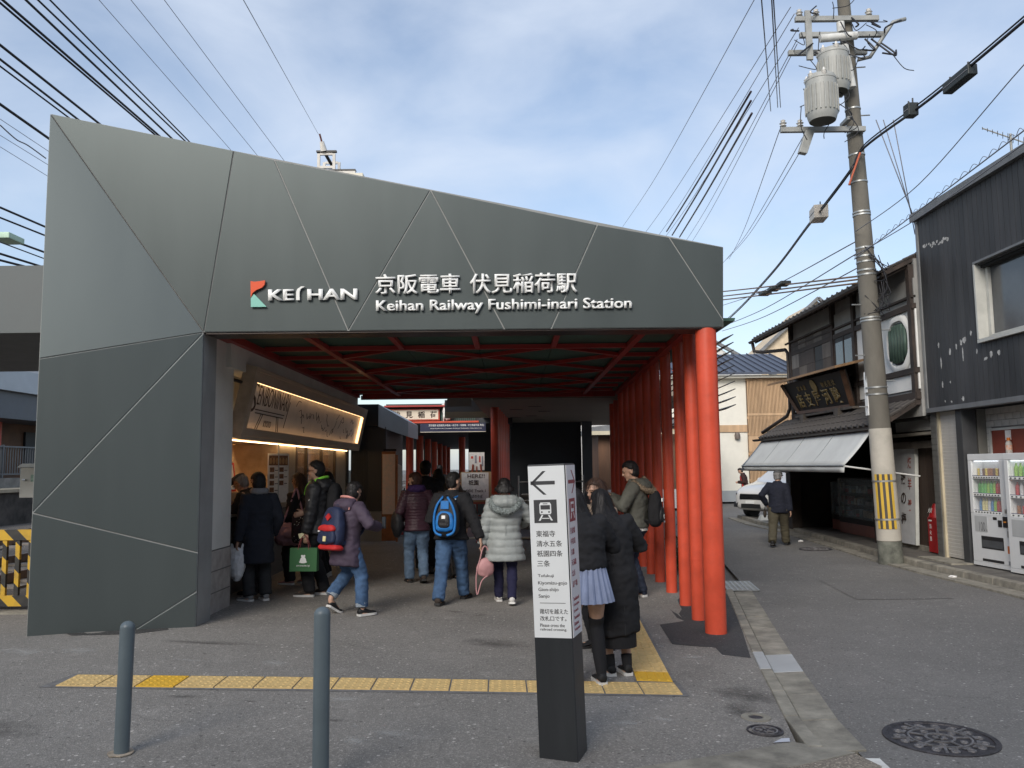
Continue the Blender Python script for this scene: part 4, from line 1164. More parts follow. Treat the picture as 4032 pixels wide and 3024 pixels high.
# ================================================================== RIGHT SIDE OF THE STREET
# raised kerb line in front of the shops
rk = tag(empty('shop_kerb', (0, 0, 0)), kind='structure')
rkp = [(6.62, 8.0), (6.70, 11.1), (6.62, 13.2), (6.66, 15.4), (6.90, 18.5), (7.05, 21.2), (6.95, 24.0), (7.2, 27)]
for i in range(len(rkp) - 1):
 (xa, ya), (xb, yb) = rkp[i], rkp[i + 1]
 for s in range(3):
  t0, t1 = s / 3, (s + 1) / 3
  p, q = (xa + (xb - xa) * t0, ya + (yb - ya) * t0 + 0.005), (xa + (xb - xa) * t1, ya + (yb - ya) * t1 - 0.005)
  MB().hexa([(p[0], p[1], -0.1), (p[0] + 0.16, p[1], -0.1), (q[0] + 0.16, q[1], -0.1), (q[0], q[1], -0.1)], [(p[0] + 0.02, p[1], 0.075), (p[0] + 0.16, p[1], 0.08), (q[0] + 0.16, q[1], 0.08), (q[0] + 0.02, q[1], 0.075)]).build('kerb_stone', CONC, rk, bevel=0.01)
  MB().hexa([(p[0] - 0.30, p[1], -0.1), (p[0] - 0.01, p[1], -0.1), (q[0] - 0.01, q[1], -0.1), (q[0] - 0.30, q[1], -0.1)], [(p[0] - 0.30, p[1], -0.006), (p[0] - 0.01, p[1], -0.012), (q[0] - 0.01, q[1], -0.012), (q[0] - 0.30, q[1], -0.006)]).build('gutter_slab', CONC, rk, bevel=0.005)
SHOPF = mat('shop_apron', (0.13, 0.12, 0.105), 0.9, var=0.25, vscale=3, bump=0.4, bscale=60, grime=0.4)
apr = sheet('shop_apron', [[(x + 0.155, y), (14, y)] for x, y in rkp], SHOPF, 0.072)
for v in apr.data.vertices: v.co.z = 0.072
# ------------------------------------------------------------------ black clad building
bb = tag(empty('black_clad_building', (7.2, 12, 0.07)), 'two storey building clad in peeling black boards with a window', 'building')
BLK = mat('black_board', (0.040, 0.040, 0.042), 0.6, var=0.35, vscale=3, stretch=(1, 1, 0.15), bump=0.35, bscale=25, rvar=0.15)
BLKP = mat('peeled_patch', (0.46, 0.45, 0.43), 0.9, var=0.3, vscale=20)
TRIM = mat('grey_trim', (0.15, 0.155, 0.16), 0.5, var=0.15, vscale=4)
n_b = 0
for y in np.arange(9.42, 14.3, 0.132):
 def boards(z0, z1):
  pb(bb, (7.205, y, z0), (7.24, y + 0.124, z1), 'board', BLK)
 if y + 0.124 > 12.58 or y < 10.2:
  boards(2.62, 5.95)
 else:
  boards(2.62, 3.55); boards(4.70, 5.95)
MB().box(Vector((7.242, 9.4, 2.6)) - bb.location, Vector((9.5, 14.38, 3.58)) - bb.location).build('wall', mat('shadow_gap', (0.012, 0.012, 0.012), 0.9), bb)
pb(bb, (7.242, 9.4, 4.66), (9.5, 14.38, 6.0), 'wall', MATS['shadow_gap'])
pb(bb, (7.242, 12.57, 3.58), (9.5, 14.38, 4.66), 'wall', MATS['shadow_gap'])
pb(bb, (7.9, 9.4, 3.58), (9.5, 12.57, 4.66), 'room_wall', mat('dim_room', (0.10, 0.09, 0.08), 0.9))
pb(bb, (7.12, 9.3, 5.95), (7.34, 14.42, 6.08), 'roof_trim', TRIM)
pb(bb, (7.19, 14.31, 2.55), (7.3, 14.38, 5.949), 'corner_trim', mat('pale_trim', (0.20, 0.205, 0.205), 0.5, var=0.1))
pb(bb, (7.15, 9.3, 2.54), (7.32, 14.305, 2.615), 'sill_trim', TRIM)
# peeled paint flakes left by old signs
rp_ = random.Random(5)
def peel(y, z, w_, h_):
 pts = []
 for k in range(9):
  a = 2 * math.pi * k / 9
  s = rp_.uniform(0.55, 1.1)
  pts.append((7.2045, y + w_ / 2 * math.cos(a) * s, z + h_ / 2 * math.sin(a) * s))
 MB().prism([Vector(p) - bb.location for p in pts], (0.004, 0, 0)).build('peeled_paint', BLKP, bb)
for k in range(15):
 peel(14.15 - 0.055 * k - rp_.uniform(0, .03), 5.42 - 0.005 * k + rp_.uniform(-.04, .04), 0.05 + rp_.uniform(0, .05), 0.03 + rp_.uniform(0, .06))
for y, z, w_, h_ in ((13.85, 3.66, .06, .12), (13.5, 3.5, .08, .2), (13.3, 3.55, .05, .13), (13.15, 3.6, .09, .13), (13.05, 3.62, .12, .12), (12.85, 3.7, .06, .1), (13.8, 3.35, .06, .2), (13.12, 3.4, .03, .3), (12.72, 3.4, .05, .1), (12.5, 3.25, .12, .06), (12.35, 3.3, .09, .12), (12.15, 3.3, .1, .1), (13.8, 2.98, .06, .12), (13.55, 3.0, .04, .05), (13.2, 2.7, .10, .08), (13.75, 2.7, .04, .05), (13.55, 2.68, .05, .04)):
 peel(y, z, w_, h_)
# window with pale deep frame
WF = mat('window_pale_metal', (0.50, 0.50, 0.46), 0.5, var=0.1, grime=0.2)
wn_ = empty('window', (0, 0, 0)); wn_.parent = bb
def wb(a, b, name, m): return MB().box(Vector(a) - bb.location, Vector(b) - bb.location).build(name, m, wn_)
wb((7.14, 12.53, 3.56), (7.40, 12.57, 4.72), 'jamb', WF)
wb((7.14, 10.3, 3.50), (7.42, 12.575, 3.555), 'sill', WF)
wb((7.14, 10.3, 4.725), (7.40, 12.575, 4.76), 'head', TRIM)
wb((7.30, 12.46, 3.56), (7.35, 12.525, 4.72), 'frame', WF)
wb((7.30, 10.3, 3.56), (7.35, 12.455, 3.62), 'frame', WF)
wb((7.30, 11.30, 3.625), (7.35, 11.37, 4.72), 'frame', WF)
wb((7.345, 10.3, 3.625), (7.352, 12.45, 4.72), 'pane', mat('window_glass_dark', (0.07, 0.075, 0.08), 0.12, spec=0.7, var=0.25, vscale=1))
# ground floor: tiled wall, post, shutter
TILEW = mat('white_wall_tile', (0.50, 0.49, 0.46), 0.45, var=0.1, vscale=4, grime=0.12)
tl = MB().box((-0.006, -0.095, -0.047), (0.012, 0.095, 0.047)).mesh('wall_tile'); tl.materials.append(TILEW)
pb(bb, (7.63, 9.4, 0.07), (7.7, 13.5, 2.54), 'tile_backing', mat('tile_joint', (0.26, 0.25, 0.235), 0.95))
tb_ = empty('tiled_wall', (0, 0, 0)); tb_.parent = bb
for r_ in range(26):
 z = 2.49 - 0.1 * r_
 for c_ in range(17):
  y = 13.40 - 0.2 * c_ - (0.1 if r_ % 2 else 0)
  if z < 2.20 and y < 13.20: continue
  if z < 0.15: continue
  inst('wall_tile', tl, tb_, Vector((7.62, y, z)) - bb.location, (0, 0, 0), (1, 1, 1))
pb(bb, (7.60, 9.4, 0.1), (7.628, 13.16, 2.19), 'red_panel', mat('red_brown_panel', (0.20, 0.040, 0.022), 0.6, var=0.2, vscale=1))
pb(bb, (7.59, 9.4, 2.18), (7.635, 13.22, 2.215), 'opening_trim', WF)
pb(bb, (7.59, 13.18, 0.1), (7.635, 13.22, 2.18), 'opening_trim', WF)
for y in (12.65, 12.15):
 pb(bb, (7.592, y, 2.02), (7.599, y + 0.14, 2.17), 'notice', PAPER)
pb(bb, (7.22, 13.32, 0.07), (7.45, 13.50, 2.54), 'post', mat('dark_post', (0.05, 0.052, 0.055), 0.5, var=0.1))
pb(bb, (7.47, 13.32, 0.07), (7.62, 13.46, 2.54), 'post', mat('post_grey', (0.14, 0.135, 0.12), 0.6))
SHUT = mat('shutter_slat', (0.56, 0.54, 0.50), 0.5, metal=0.1, var=0.08, vscale=3, grime=0.25)
sh = empty('roller_shutter', (0, 0, 0)); sh.parent = bb
sm = MB().hexa([(0.0, 0, 0.0), (0.012, 0, -0.004), (0.012, 0.62, -0.004), (0.0, 0.62, 0.0)], [(0.0, 0, 0.055), (0.012, 0, 0.058), (0.012, 0.62, 0.058), (0.0, 0.62, 0.055)]).mesh('shutter_slat'); sm.materials.append(SHUT)
for k in range(40):
 inst('shutter_slat', sm, sh, Vector((7.30 + 0.0, 13.50, 0.12 + 0.0605 * k)) - bb.location, (0, -0.12, 0))
pb(bb, (7.34, 13.5, 0.07), (7.38, 14.15, 2.54), 'shutter_back', mat('shutter_dark', (0.10, 0.10, 0.10), 0.8))
pb(bb, (7.26, 14.12, 0.07), (7.33, 14.17, 2.54), 'shutter_rail', mat('cream_rail', (0.46, 0.40, 0.28), 0.6))
pb(bb, (7.25, 14.18, 0.07), (7.55, 14.36, 2.54), 'corner_post', mat('corner_block', (0.11, 0.108, 0.10), 0.8, var=0.15))
for k in range(24):
 pb(bb, (7.244, 14.18, 0.10 + 0.1 * k), (7.249, 14.36, 0.19 + 0.1 * k), 'block_course', MATS['corner_block'])
pb(bb, (6.9, 13.3, 0.02), (7.5, 14.4, 0.10), 'step', CONC)
# ------------------------------------------------------------------ vending machines
VMW = mat('vending_white', (0.66, 0.67, 0.67), 0.32, var=0.04, vscale=2, coat=0.3, grime=0.08, gscale=3)
VMB = mat('vending_black', (0.02, 0.02, 0.022), 0.35, var=0.1)
CASEI = mat('display_inner', (0.55, 0.56, 0.57), 0.6, var=0.05)
drink_cols = [(0.05, 0.28, 0.05), (0.12, 0.42, 0.10), (0.25, 0.45, 0.08), (0.40, 0.03, 0.03), (0.28, 0.12, 0.05), (0.55, 0.42, 0.10), (0.12, 0.06, 0.04), (0.55, 0.55, 0.55), (0.08, 0.22, 0.42), (0.60, 0.55, 0.28), (0.42, 0.08, 0.06)]
dm = {}
def drink(kind, ci):
 k = (kind, ci)
 if k not in dm:
  b = MB()
  if kind == 'can':
   b.lathe([(0.024, 0), (0.028, 0.006), (0.028, 0.112), (0.024, 0.122)], n=12)
  else:
   b.lathe([(0.029, 0), (0.031, 0.01), (0.031, 0.12), (0.026, 0.145), (0.013, 0.175), (0.014, 0.20)], n=12)
  me = b.mesh('drink_' + kind)
  me.materials.append(mat('drink_%d' % ci, drink_cols[ci], 0.35, var=0.25, vscale=40))
  dm[k] = me
 return dm[k]
def vending(y1, label, rows, price=True):
 """Front faces the street (-X); y1 is the far (left-hand) edge. Local frame: -Y is out of the front, X runs to the viewer's right."""
 o = tag(empty('vending_machine', (7.23, y1, 0.095), -math.pi / 2 + 0.10), label, 'vending machine', 'white drink vending machines')
 W, D, H = 0.94, 0.68, 1.72
 b = MB().box((0, 0.212, 0.05), (W, D, H)); b.build('cabinet', VMW, o, bevel=0.012)
 MB().box((-0.004, 0.05, 0.0), (0.0, D, H)).build('side_panel', mat('vending_side', (0.10, 0.10, 0.105), 0.5), o)
 # door as frame around the display window
 dx0, dx1, dz0, dz1 = 0.08, 0.72, 0.80, 1.62
 for nm, a, c in (('door_panel', (0, 0, 0.06), (W, 0.048, dz0)), ('door_panel', (0, 0, dz1), (W, 0.048, H)), ('door_panel', (0, 0, dz0 + .001), (dx0, 0.048, dz1 - .001)), ('door_panel', (dx1, 0, dz0 + .001), (W, 0.048, dz1 - .001))):
  MB().box(a, c).build(nm, VMW, o, bevel=0.006)
 for a_, c_ in (((0.002, 0.05, 0.05), (dx0 - 0.002, 0.21, H - 0.002)), ((dx1 + 0.002, 0.05, 0.05), (W - 0.002, 0.21, H - 0.002)), ((dx0, 0.05, 0.05), (dx1, 0.21, dz0 - 0.012)), ((dx0, 0.05, dz1 + 0.002), (dx1, 0.21, H - 0.002))):
  MB().box(a_, c_).build('door_inner', VMW, o)
 MB().box((dx0 + 0.002, 0.20, dz0), (dx1 - 0.002, 0.21, dz1)).build('display_back', CASEI, o)
 MB().box((dx0 + 0.001, 0.05, dz1 - 0.02), (dx1 - 0.001, 0.2, dz1 - 0.01)).build('display_light', mat('display_lamp', (1, 1, 1), 0.5, emit=(0.9, 0.95, 1.0), estr=0.8, var=0, rvar=0), o)
 for r_, (kind, cols) in enumerate(rows):
  z = dz0 + 0.035 + 0.268 * r_
  MB().box((dx0 + 0.004, 0.012, z - 0.03), (dx1 - 0.004, 0.19, z)).build('shelf', CASEI, o)
  MB().box((dx0 + 0.004, 0.006, z - 0.034), (dx1 - 0.004, 0.011, z + 0.006)).build('price_strip', LETW, o)
  MB().box((dx0 + 0.004, 0.006, z + 0.0065), (dx1 - 0.004, 0.0115, z + 0.016)).build('shelf_trim', mat('trim_blue', (0.06, 0.07, 0.14), 0.5), o)
  bt_ = MB().box((-0.012, -0.006, -0.008), (0.012, 0.004, 0.008)).mesh('button'); bt_.materials.append(VMB)
  n_ = len(cols)
  for k, ci in enumerate(cols):
   x = dx0 + 0.05 + (dx1 - dx0 - 0.1) * k / (n_ - 1)
   inst('drink_bottle' if kind == 'bottle' else 'drink_can', drink(kind, ci), o, (x, 0.10, z + 0.002))
   inst('button', bt_, o, (x, 0.004, z - 0.014))
 MB().box((dx0, 0.012, dz0 - .01), (dx1, 0.016, dz1)).build('display_glass', mat('display_glass', (0.8, 0.8, 0.8), 0.05, alpha=0.10, var=0, rvar=0, spec=0.9), o)
 # controls
 MB().box((0.09, -0.004, 0.52), (0.38, 0.0, 0.76)).build('advert_panel', mat('advert_grey', (0.42, 0.43, 0.43), 0.4, var=0.06), o)
 if price:
  lettering('100', (0.19, -0.005, 0.53), (1, 0, 0), (0, 0, 1), mat('price_ink', (0.16, 0.16, 0.16), 0.7, var=0.2), o, width=0.14, height=0.14, extrude=0.001, offset=0.0)
  lettering('円', (0.345, -0.005, 0.53), (1, 0, 0), (0, 0, 1), MATS['price_ink'], o, width=0.03, height=0.03, extrude=0.001)
 MB().box((0.52, -0.006, 0.72), (0.60, 0.0, 0.76)).build('coin_display', VMB, o)
 MB().box((0.63, -0.008, 0.62), (0.71, 0.0, 0.72)).build('coin_slot', VMB, o)
 MB().box((0.74, -0.012, 0.62), (0.88, 0.0, 0.78)).build('bill_reader', VMB, o, bevel=0.01)
 MB().box((0.76, -0.015, 0.69), (0.82, -0.0125, 0.71)).build('coin_light', mat('amber_light', (0.7, 0.25, 0.03), 0.4), o)
 MB().box((0.79, -0.006, 0.83), (0.88, 0.0, 0.89)).build('lock_plate', GALV, o)
 MB().tube([(0.84, -0.02, 0.60), (0.90, -0.03, 0.59), (0.96, -0.02, 0.61)], 0.012, 6).build('hasp_bar', STEEL, o)
 MB().box((0.84, -0.025, 0.48), (0.90, -0.004, 0.57)).build('padlock', GALV, o)
 MB().box((0.22, -0.004, 0.27), (0.72, 0.0, 0.46)).build('delivery_frame', VMB, o, bevel=0.004)
 MB().hexa([(0.24, -0.012, 0.29), (0.70, -0.012, 0.29), (0.70, -0.005, 0.29), (0.24, -0.005, 0.29)], [(0.24, -0.007, 0.40), (0.70, -0.007, 0.40), (0.70, -0.005, 0.40), (0.24, -0.005, 0.40)]).build('delivery_flap', mat('flap_smoke', (0.08, 0.085, 0.09), 0.2), o)
 MB().box((0.80, -0.004, 0.24), (0.89, 0.0, 0.35)).build('coin_return', mat('coin_return_orange', (0.55, 0.16, 0.05), 0.4), o)
 MB().box((0.22, -0.002, 0.075), (0.70, 0.03, 0.115)).build('kick_vent', VMB, o)
 MB().box((0.80, -0.003, 0.07), (0.88, 0.0, 0.13)).build('vent_plate', mat('vent_plate', (0.25, 0.26, 0.27), 0.5), o)
 MB().box((0.0, -0.003, 0.0), (W, 0.03, 0.058)).build('kick_board', VMW, o)
 for x in (0.1, W - 0.1):
  MB().cyl((x, 0.1, -0.03), 0.025, 0.05, 10).build('foot', GALV, o)
 return o
vending(13.24, 'white drink vending machine with a 100 price card, next to the shutter', [('bottle', [8, 9, 9, 7, 8, 2, 3, 10, 3]), ('bottle', [0, 1, 1, 2, 1, 2, 3, 3, 2]), ('can', [5, 7, 6, 5, 4, 4, 6, 5, 4, 3])])
vending(12.27, 'white drink vending machine cut off by the edge of the photo', [('can', [4, 3, 4, 3, 5, 6]), ('bottle', [3, 7, 3, 2, 1, 0, 3]), ('bottle', [2, 2, 1, 2, 1, 2, 1])], False)
pet = tag(empty('plastic_bottle', (7.56, 12.66, 1.82)), 'small plastic bottle with orange cap on top of the vending machine', 'bottle')
MB().lathe([(0.045, 0), (0.047, 0.02), (0.047, 0.14), (0.036, 0.17), (0.02, 0.19)], n=14).build('body', mat('pet_body', (0.55, 0.50, 0.45), 0.3, var=0.2, vscale=20), pet, auto=40)
MB().lathe([(0.0475, 0.05), (0.0475, 0.12)], n=14).build('wrapper', mat('pet_label', (0.50, 0.20, 0.08), 0.5, var=0.5, vscale=30, vcol2=(0.6, 0.58, 0.55)), pet, auto=40)
MB().lathe([(0.026, 0.19), (0.026, 0.235)], n=14).build('cap', mat('cap_orange', (0.7, 0.20, 0.02), 0.4), pet, auto=40)
# ------------------------------------------------------------------ old wooden shop house
oh = tag(empty('old_shop_house', (7.1, 18, 0.07)), 'old two storey wooden shop house with tiled roofs and white plaster', 'shop house')
PLA = mat('white_plaster', (0.78, 0.77, 0.73), 0.9, var=0.05, vscale=1.5, bump=0.15, bscale=60, grime=0.22, gscale=1.0)
PLAG = mat('grey_plaster', (0.28, 0.275, 0.26), 0.9, var=0.12, vscale=1.5, bump=0.2, bscale=60, grime=0.3)
TIM = mat('dark_wood', (0.042, 0.030, 0.024), 0.75, var=0.35, vscale=4, stretch=(1, 0.2, 1), bump=0.35, bscale=50)
TIMG = mat('weathered_wood', (0.095, 0.080, 0.066), 0.8, var=0.3, vscale=3, stretch=(1, 1, 0.15), bump=0.3, bscale=50)
KAW = mat('roof_tile', (0.070, 0.062, 0.056), 0.65, var=0.35, vscale=3, bump=0.3, bscale=70, grime=0.3, gscale=2)
def hb(a, b, name, m, bevel=0.0): return pb(oh, a, b, name, m, bevel)
WX = 7.1
# upper storey walls
hb((WX + 0.05, 14.42, 2.5), (12, 20.9, 5.3), 'wall', PLAG)
hb((WX + 0.02, 14.42, 3.36), (WX + 0.049, 16.9, 4.42), 'plaster_panel', PLA)
hb((WX + 0.02, 14.42, 2.98), (WX + 0.049, 16.9, 3.27), 'plaster_panel', PLA)
hb((WX + 0.02, 14.42, 4.50), (WX + 0.049, 18.9, 4.95), 'plaster_panel', PLAG)
hb((WX + 0.02, 20.0, 2.98), (WX + 0.049, 20.8, 3.25), 'plaster_panel', PLA)
for z0, z1 in ((2.80, 2.92), (3.26, 3.36), (4.40, 4.50), (4.60, 4.64)):
 hb((WX - 0.03, 14.42, z0), (WX + 0.05, 20.9, z1), 'timber_rail', TIM)
for y in (14.45, 16.9, 18.05, 20.8):
 hb((WX - 0.04, y, 2.7), (WX + 0.052, y + 0.12, 5.2), 'timber_post', TIM)
hb((WX - 0.01, 17.03, 3.37), (WX + 0.03, 18.03, 4.40), 'window_recess', mat('dark_opening', (0.014, 0.013, 0.012), 0.6))
for y in (17.03, 17.5, 17.98):
 hb((WX - 0.02, y, 3.40), (WX + 0.0, y + 0.05, 4.40), 'window_bar', TIM)
hb((WX - 0.012, 17.09, 3.45), (WX - 0.008, 17.48, 4.3), 'window_pane', MATS['window_glass_dark'])
hb((WX - 0.012, 17.56, 3.45), (WX - 0.008, 17.96, 4.3), 'window_pane', MATS['window_glass_dark'])
# patched boards and netting on the left half
rb = random.Random(9)
patch = [mat('board_patch_%d' % i, c, 0.85, var=0.2, vscale=4, stretch=(1, 1, 0.3), bump=0.25, bscale=60) for i, c in enumerate(((0.13, 0.115, 0.10), (0.085, 0.072, 0.062), (0.18, 0.165, 0.15), (0.065, 0.055, 0.05)))]
for i in range(5):
 for j in range(4):
  y0 = 18.2 + 0.52 * i
  z0 = 3.38 + 0.34 * j
  if i == 1 and j in (1, 2):
   hb((WX - 0.01, y0, z0), (WX + 0.02, y0 + 0.5, z0 + 0.335), 'dark_opening', MATS['dark_opening']); continue
  hb((WX - 0.012 - 0.01 * rb.random(), y0, z0), (WX + 0.03, y0 + 0.515, z0 + 0.335), 'patch_board', rb.choice(patch))
hb((WX - 0.08, 18.0, 4.72), (WX - 0.04, 21.1, 4.76), 'curtain_pole', TIM)
# gourd-cornered plaster window with green bars
ow = empty('round_window', (0, 0, 0)); ow.parent = oh
def ring_poly(sy, sz, n=40):
 out = []
 for k in range(n):
  a = 2 * math.pi * k / n
  c, s = math.cos(a), math.sin(a)
  e = 2.0 / 3.4
  px, pz = abs(c) ** e * (1 if c > 0 else -1), abs(s) ** e * (1 if s > 0 else -1)
  notch = 1.0 - 0.06 * math.cos(4 * a + math.pi)
  out.append((px * sy * notch, pz * sz * notch))
 return out
wc = Vector((WX, 15.06, 3.86))
o_in, o_out = ring_poly(0.36, 0.37), ring_poly(0.50, 0.50)
bm_ = MB()
nr = len(o_in)
vs = [Vector((-0.01, p[0], p[1])) for p in o_out] + [Vector((-0.045, p[0] * 0.94, p[1] * 0.94)) for p in o_out] + [Vector((-0.045, p[0] * 1.06, p[1] * 1.06)) for p in o_in] + [Vector((0.045, p[0], p[1])) for p in o_in]
fs = []
for r_ in range(3):
 for k in range(nr):
  fs.append((r_ * nr + k, r_ * nr + (k + 1) % nr, (r_ + 1) * nr + (k + 1) % nr, (r_ + 1) * nr + k))
bm_.add([v + wc - oh.location + Vector((0.02, 0, 0)) for v in vs], fs)
bm_.build('plaster_surround', PLA, ow, auto=50)
MB().prism([Vector((0.012, p[0], p[1])) + wc - oh.location for p in o_in], (0.02, 0, 0)).build('dark_opening', MATS['dark_opening'], ow)
BAM = mat('green_bars', (0.05, 0.085, 0.065), 0.6, var=0.2, vscale=6)
for k in range(6):
 y = -0.28 + 0.112 * k
 hh = 0.35 * (1 - (abs(y) / 0.42) ** 4)
 MB().tube([wc - oh.location + Vector((-0.005, y, -hh)), wc - oh.location + Vector((-0.005, y, hh))], 0.042, 10).build('window_bar', BAM, ow, smooth=True)
# eaves: roof slopes with rows of pantiles; both roofs rise away from the street
def roof(y0, y1, xe, ze, xr, zr, name, under, pitch=0.26, rows=None, lip=True):
 r = empty(name, (0, 0, 0)); r.parent = oh
 q0, q1 = Vector((xe, 0, ze)), Vector((xr, 0, zr))
 d = (q1 - q0); L = d.length; d.normalize(); nn = Vector((-d.z, 0, d.x))
 def s(u, y, h): return q0 + d * u + nn * h + Vector((0, y, 0)) - oh.location
 MB().hexa([s(0, y0, -0.09), s(L, y0, -0.09), s(L, y1, -0.09), s(0, y1, -0.09)], [s(0.03, y0, -0.02), s(L, y0, -0.02), s(L, y1, -0.02), s(0.03, y1, -0.02)]).build('roof_deck', TIM, r)
 me = MB()
 prof = [(-0.13, 0.0), (-0.10, 0.022), (-0.06, 0.005), (0.0, -0.008), (0.06, 0.0), (0.10, 0.012), (0.135, 0.002)]
 tl_ = 0.27
 A_ = [Vector((0, p[0], p[1] + 0.012)) for p in prof]
 A2 = [Vector((0, p[0], p[1] - 0.010)) for p in prof]
 B_ = [Vector((tl_ + 0.03, p[0], p[1] - 0.004)) for p in prof]
 B2 = [Vector((tl_ + 0.03, p[0], p[1] - 0.022)) for p in prof]
 n = len(prof)
 me.add(A_ + B_ + A2 + B2, [(k, k + 1, n + k + 1, n + k) for k in range(n - 1)] + [(2 * n + k, 3 * n + k, 3 * n + k + 1, 2 * n + k + 1) for k in range(n - 1)] + [(k, 2 * n + k, 2 * n + k + 1, k + 1) for k in range(n - 1)])
 tm = me.mesh('pantile'); tm.materials.append(KAW)
 ang = math.atan2(d.z, d.x)
 nrows = rows or int(L / tl_)
 for i in range(nrows):
  for k in range(int((y1 - y0) / pitch)):
   p = s(i * tl_ - 0.04, y0 + pitch * (k + 0.5), 0.005)
   inst('pantile', tm, r, p, (0, -ang + 0.0, 0))
 if lip:
  b = MB()
  for k in range(int((y1 - y0) / pitch)):
   c = s(-0.05, y0 + pitch * (k + 0.5) - 0.115, 0.02)
   b.tube([c, c + Vector((0.02, 0, 0))], 0.045, 8)
  o2 = b.build('eave_end_tiles', KAW, r); o2['kind'] = 'stuff'
 return s
roof(14.46, 22.3, 6.56, 5.06, 9.2, 6.35, 'upper_roof', TIM, rows=5)
roof(14.46, 21.7, 6.40, 2.38, 7.12, 2.82, 'lower_roof', TIM)
for k in range(26):
 y = 14.55 + 0.31 * k
 MB().bar(Vector((6.62, y, 4.985)) - oh.location, Vector((8.2, y, 5.76)) - oh.location, 0.06, 0.08).build('rafter', TIM, oh)
GUT = mat('copper_gutter', (0.055, 0.045, 0.04), 0.5, metal=0.4, var=0.2)
for (x, z, y0, y1) in ((6.50, 5.0, 14.46, 22.35), (6.33, 2.33, 14.46, 21.75)):
 b = MB()
 pts = [(math.cos(a) * 0.055, math.sin(a) * 0.055) for a in np.linspace(math.pi, 2 * math.pi, 8)]
 b.add([Vector((x + p[0], y0, z + p[1])) - oh.location for p in pts] + [Vector((x + p[0], y1, z + p[1])) - oh.location for p in pts], [(k, k + 1, 9 + k - 0, 8 + k) for k in range(7)])
 b.build('gutter', GUT, oh)
MB().tube([Vector(p) - oh.location for p in ((6.52, 22.2, 4.95), (6.54, 22.15, 4.72), (6.70, 21.9, 4.66), (7.02, 21.05, 4.60), (7.06, 21.0, 4.5), (7.06, 21.0, 3.1), (7.0, 21.1, 2.9), (6.5, 21.6, 2.5))], 0.045, 8).build('downpipe', GUT, oh, smooth=True)
# gold lettered shop board leaning out under its own little roof
sb = empty('shop_board', (0, 0, 0)); sb.parent = oh
bl = [Vector(p) - oh.location for p in ((6.98, 16.9, 2.86), (6.98, 20.1, 2.92))]
tlb = [Vector(p) - oh.location for p in ((6.66, 16.55, 3.56), (6.66, 20.3, 3.62))]
bd = MB().hexa([bl[0], bl[1], bl[1] + Vector((0.06, 0, 0.02)), bl[0] + Vector((0.06, 0, 0.02))], [tlb[0], tlb[1], tlb[1] + Vector((0.06, 0, 0.02)), tlb[0] + Vector((0.06, 0, 0.02))]).build('board', mat('board_black', (0.022, 0.019, 0.017), 0.5, var=0.3, vscale=4), sb)
BFR = mat('board_frame', (0.11, 0.055, 0.03), 0.6, var=0.3, vscale=5)
for a, c in ((bl[0], tlb[0]), (bl[1], tlb[1]), (bl[0], bl[1])):
 MB().bar(a - Vector((0.02, 0, 0)), c - Vector((0.02, 0, 0)), 0.09, 0.07).build('frame', BFR, sb)
MB().hexa([tlb[0] + Vector((-0.30, -0.35, 0.0)), tlb[1] + Vector((-0.30, 0.25, 0.0)), tlb[1] + Vector((0.40, 0.25, 0.16)), tlb[0] + Vector((0.40, -0.35, 0.16))], [tlb[0] + Vector((-0.30, -0.35, 0.05)), tlb[1] + Vector((-0.30, 0.25, 0.05)), tlb[1] + Vector((0.40, 0.25, 0.21)), tlb[0] + Vector((0.40, -0.35, 0.21))]).build('board_roof', mat('board_roof_wood', (0.26, 0.15, 0.07), 0.65, var=0.3, vscale=3, stretch=(1, 0.2, 1), bump=0.3), sb)
GOLD = mat('gold_letters', (0.42, 0.29, 0.11), 0.45, metal=0.3, var=0.25, vscale=12)
ubd = (tlb[0] - bl[0]).normalized()
ubd = Vector((ubd.x, 0, ubd.z)).normalized()
def on_board(y, v): return bl[0].lerp(bl[1], (y - 16.9) / 3.2) + ubd * v + Vector((-0.008, 0, 0))
# reads with the first character at the viewer's right (old right-to-left order)
for i, chh in enumerate('駿河屋支店'):
 yy = 17.25 + 0.54 * i
 lettering(chh, on_board(yy + 0.40, 0.10), (0, -1, 0), ubd, GOLD, sb, width=0.40, height=0.37, extrude=0.008, offset=0.018)
for i, chh in enumerate('伏見名物'):
 lettering(chh, on_board(17.38 + 0.2 * i, 0.50), (0, -1, 0), ubd, GOLD, sb, width=0.14, height=0.13, extrude=0.005)
for i, chh in enumerate('総本家'):
 lettering(chh, on_board(19.05 + 0.2 * i, 0.52), (0, -1, 0), ubd, GOLD, sb, width=0.13, height=0.13, extrude=0.005)
cg = on_board(18.4, 0.58)
MB().prism([cg + Vector((0, 0.15 * math.cos(a), 0)) + ubd * (0.15 * math.sin(a)) for a in np.linspace(0, 2 * math.pi, 25)[:-1]], (-0.012, 0, 0)).build('crest', GOLD, sb)
for y in (17.4, 19.5):
 hb((6.85, y, 2.62), (7.12, y + 0.25, 2.86), 'board_bracket', TIMG)
hb((6.9, 16.8, 2.80), (7.1, 20.2, 2.85), 'board_beam', TIMG)
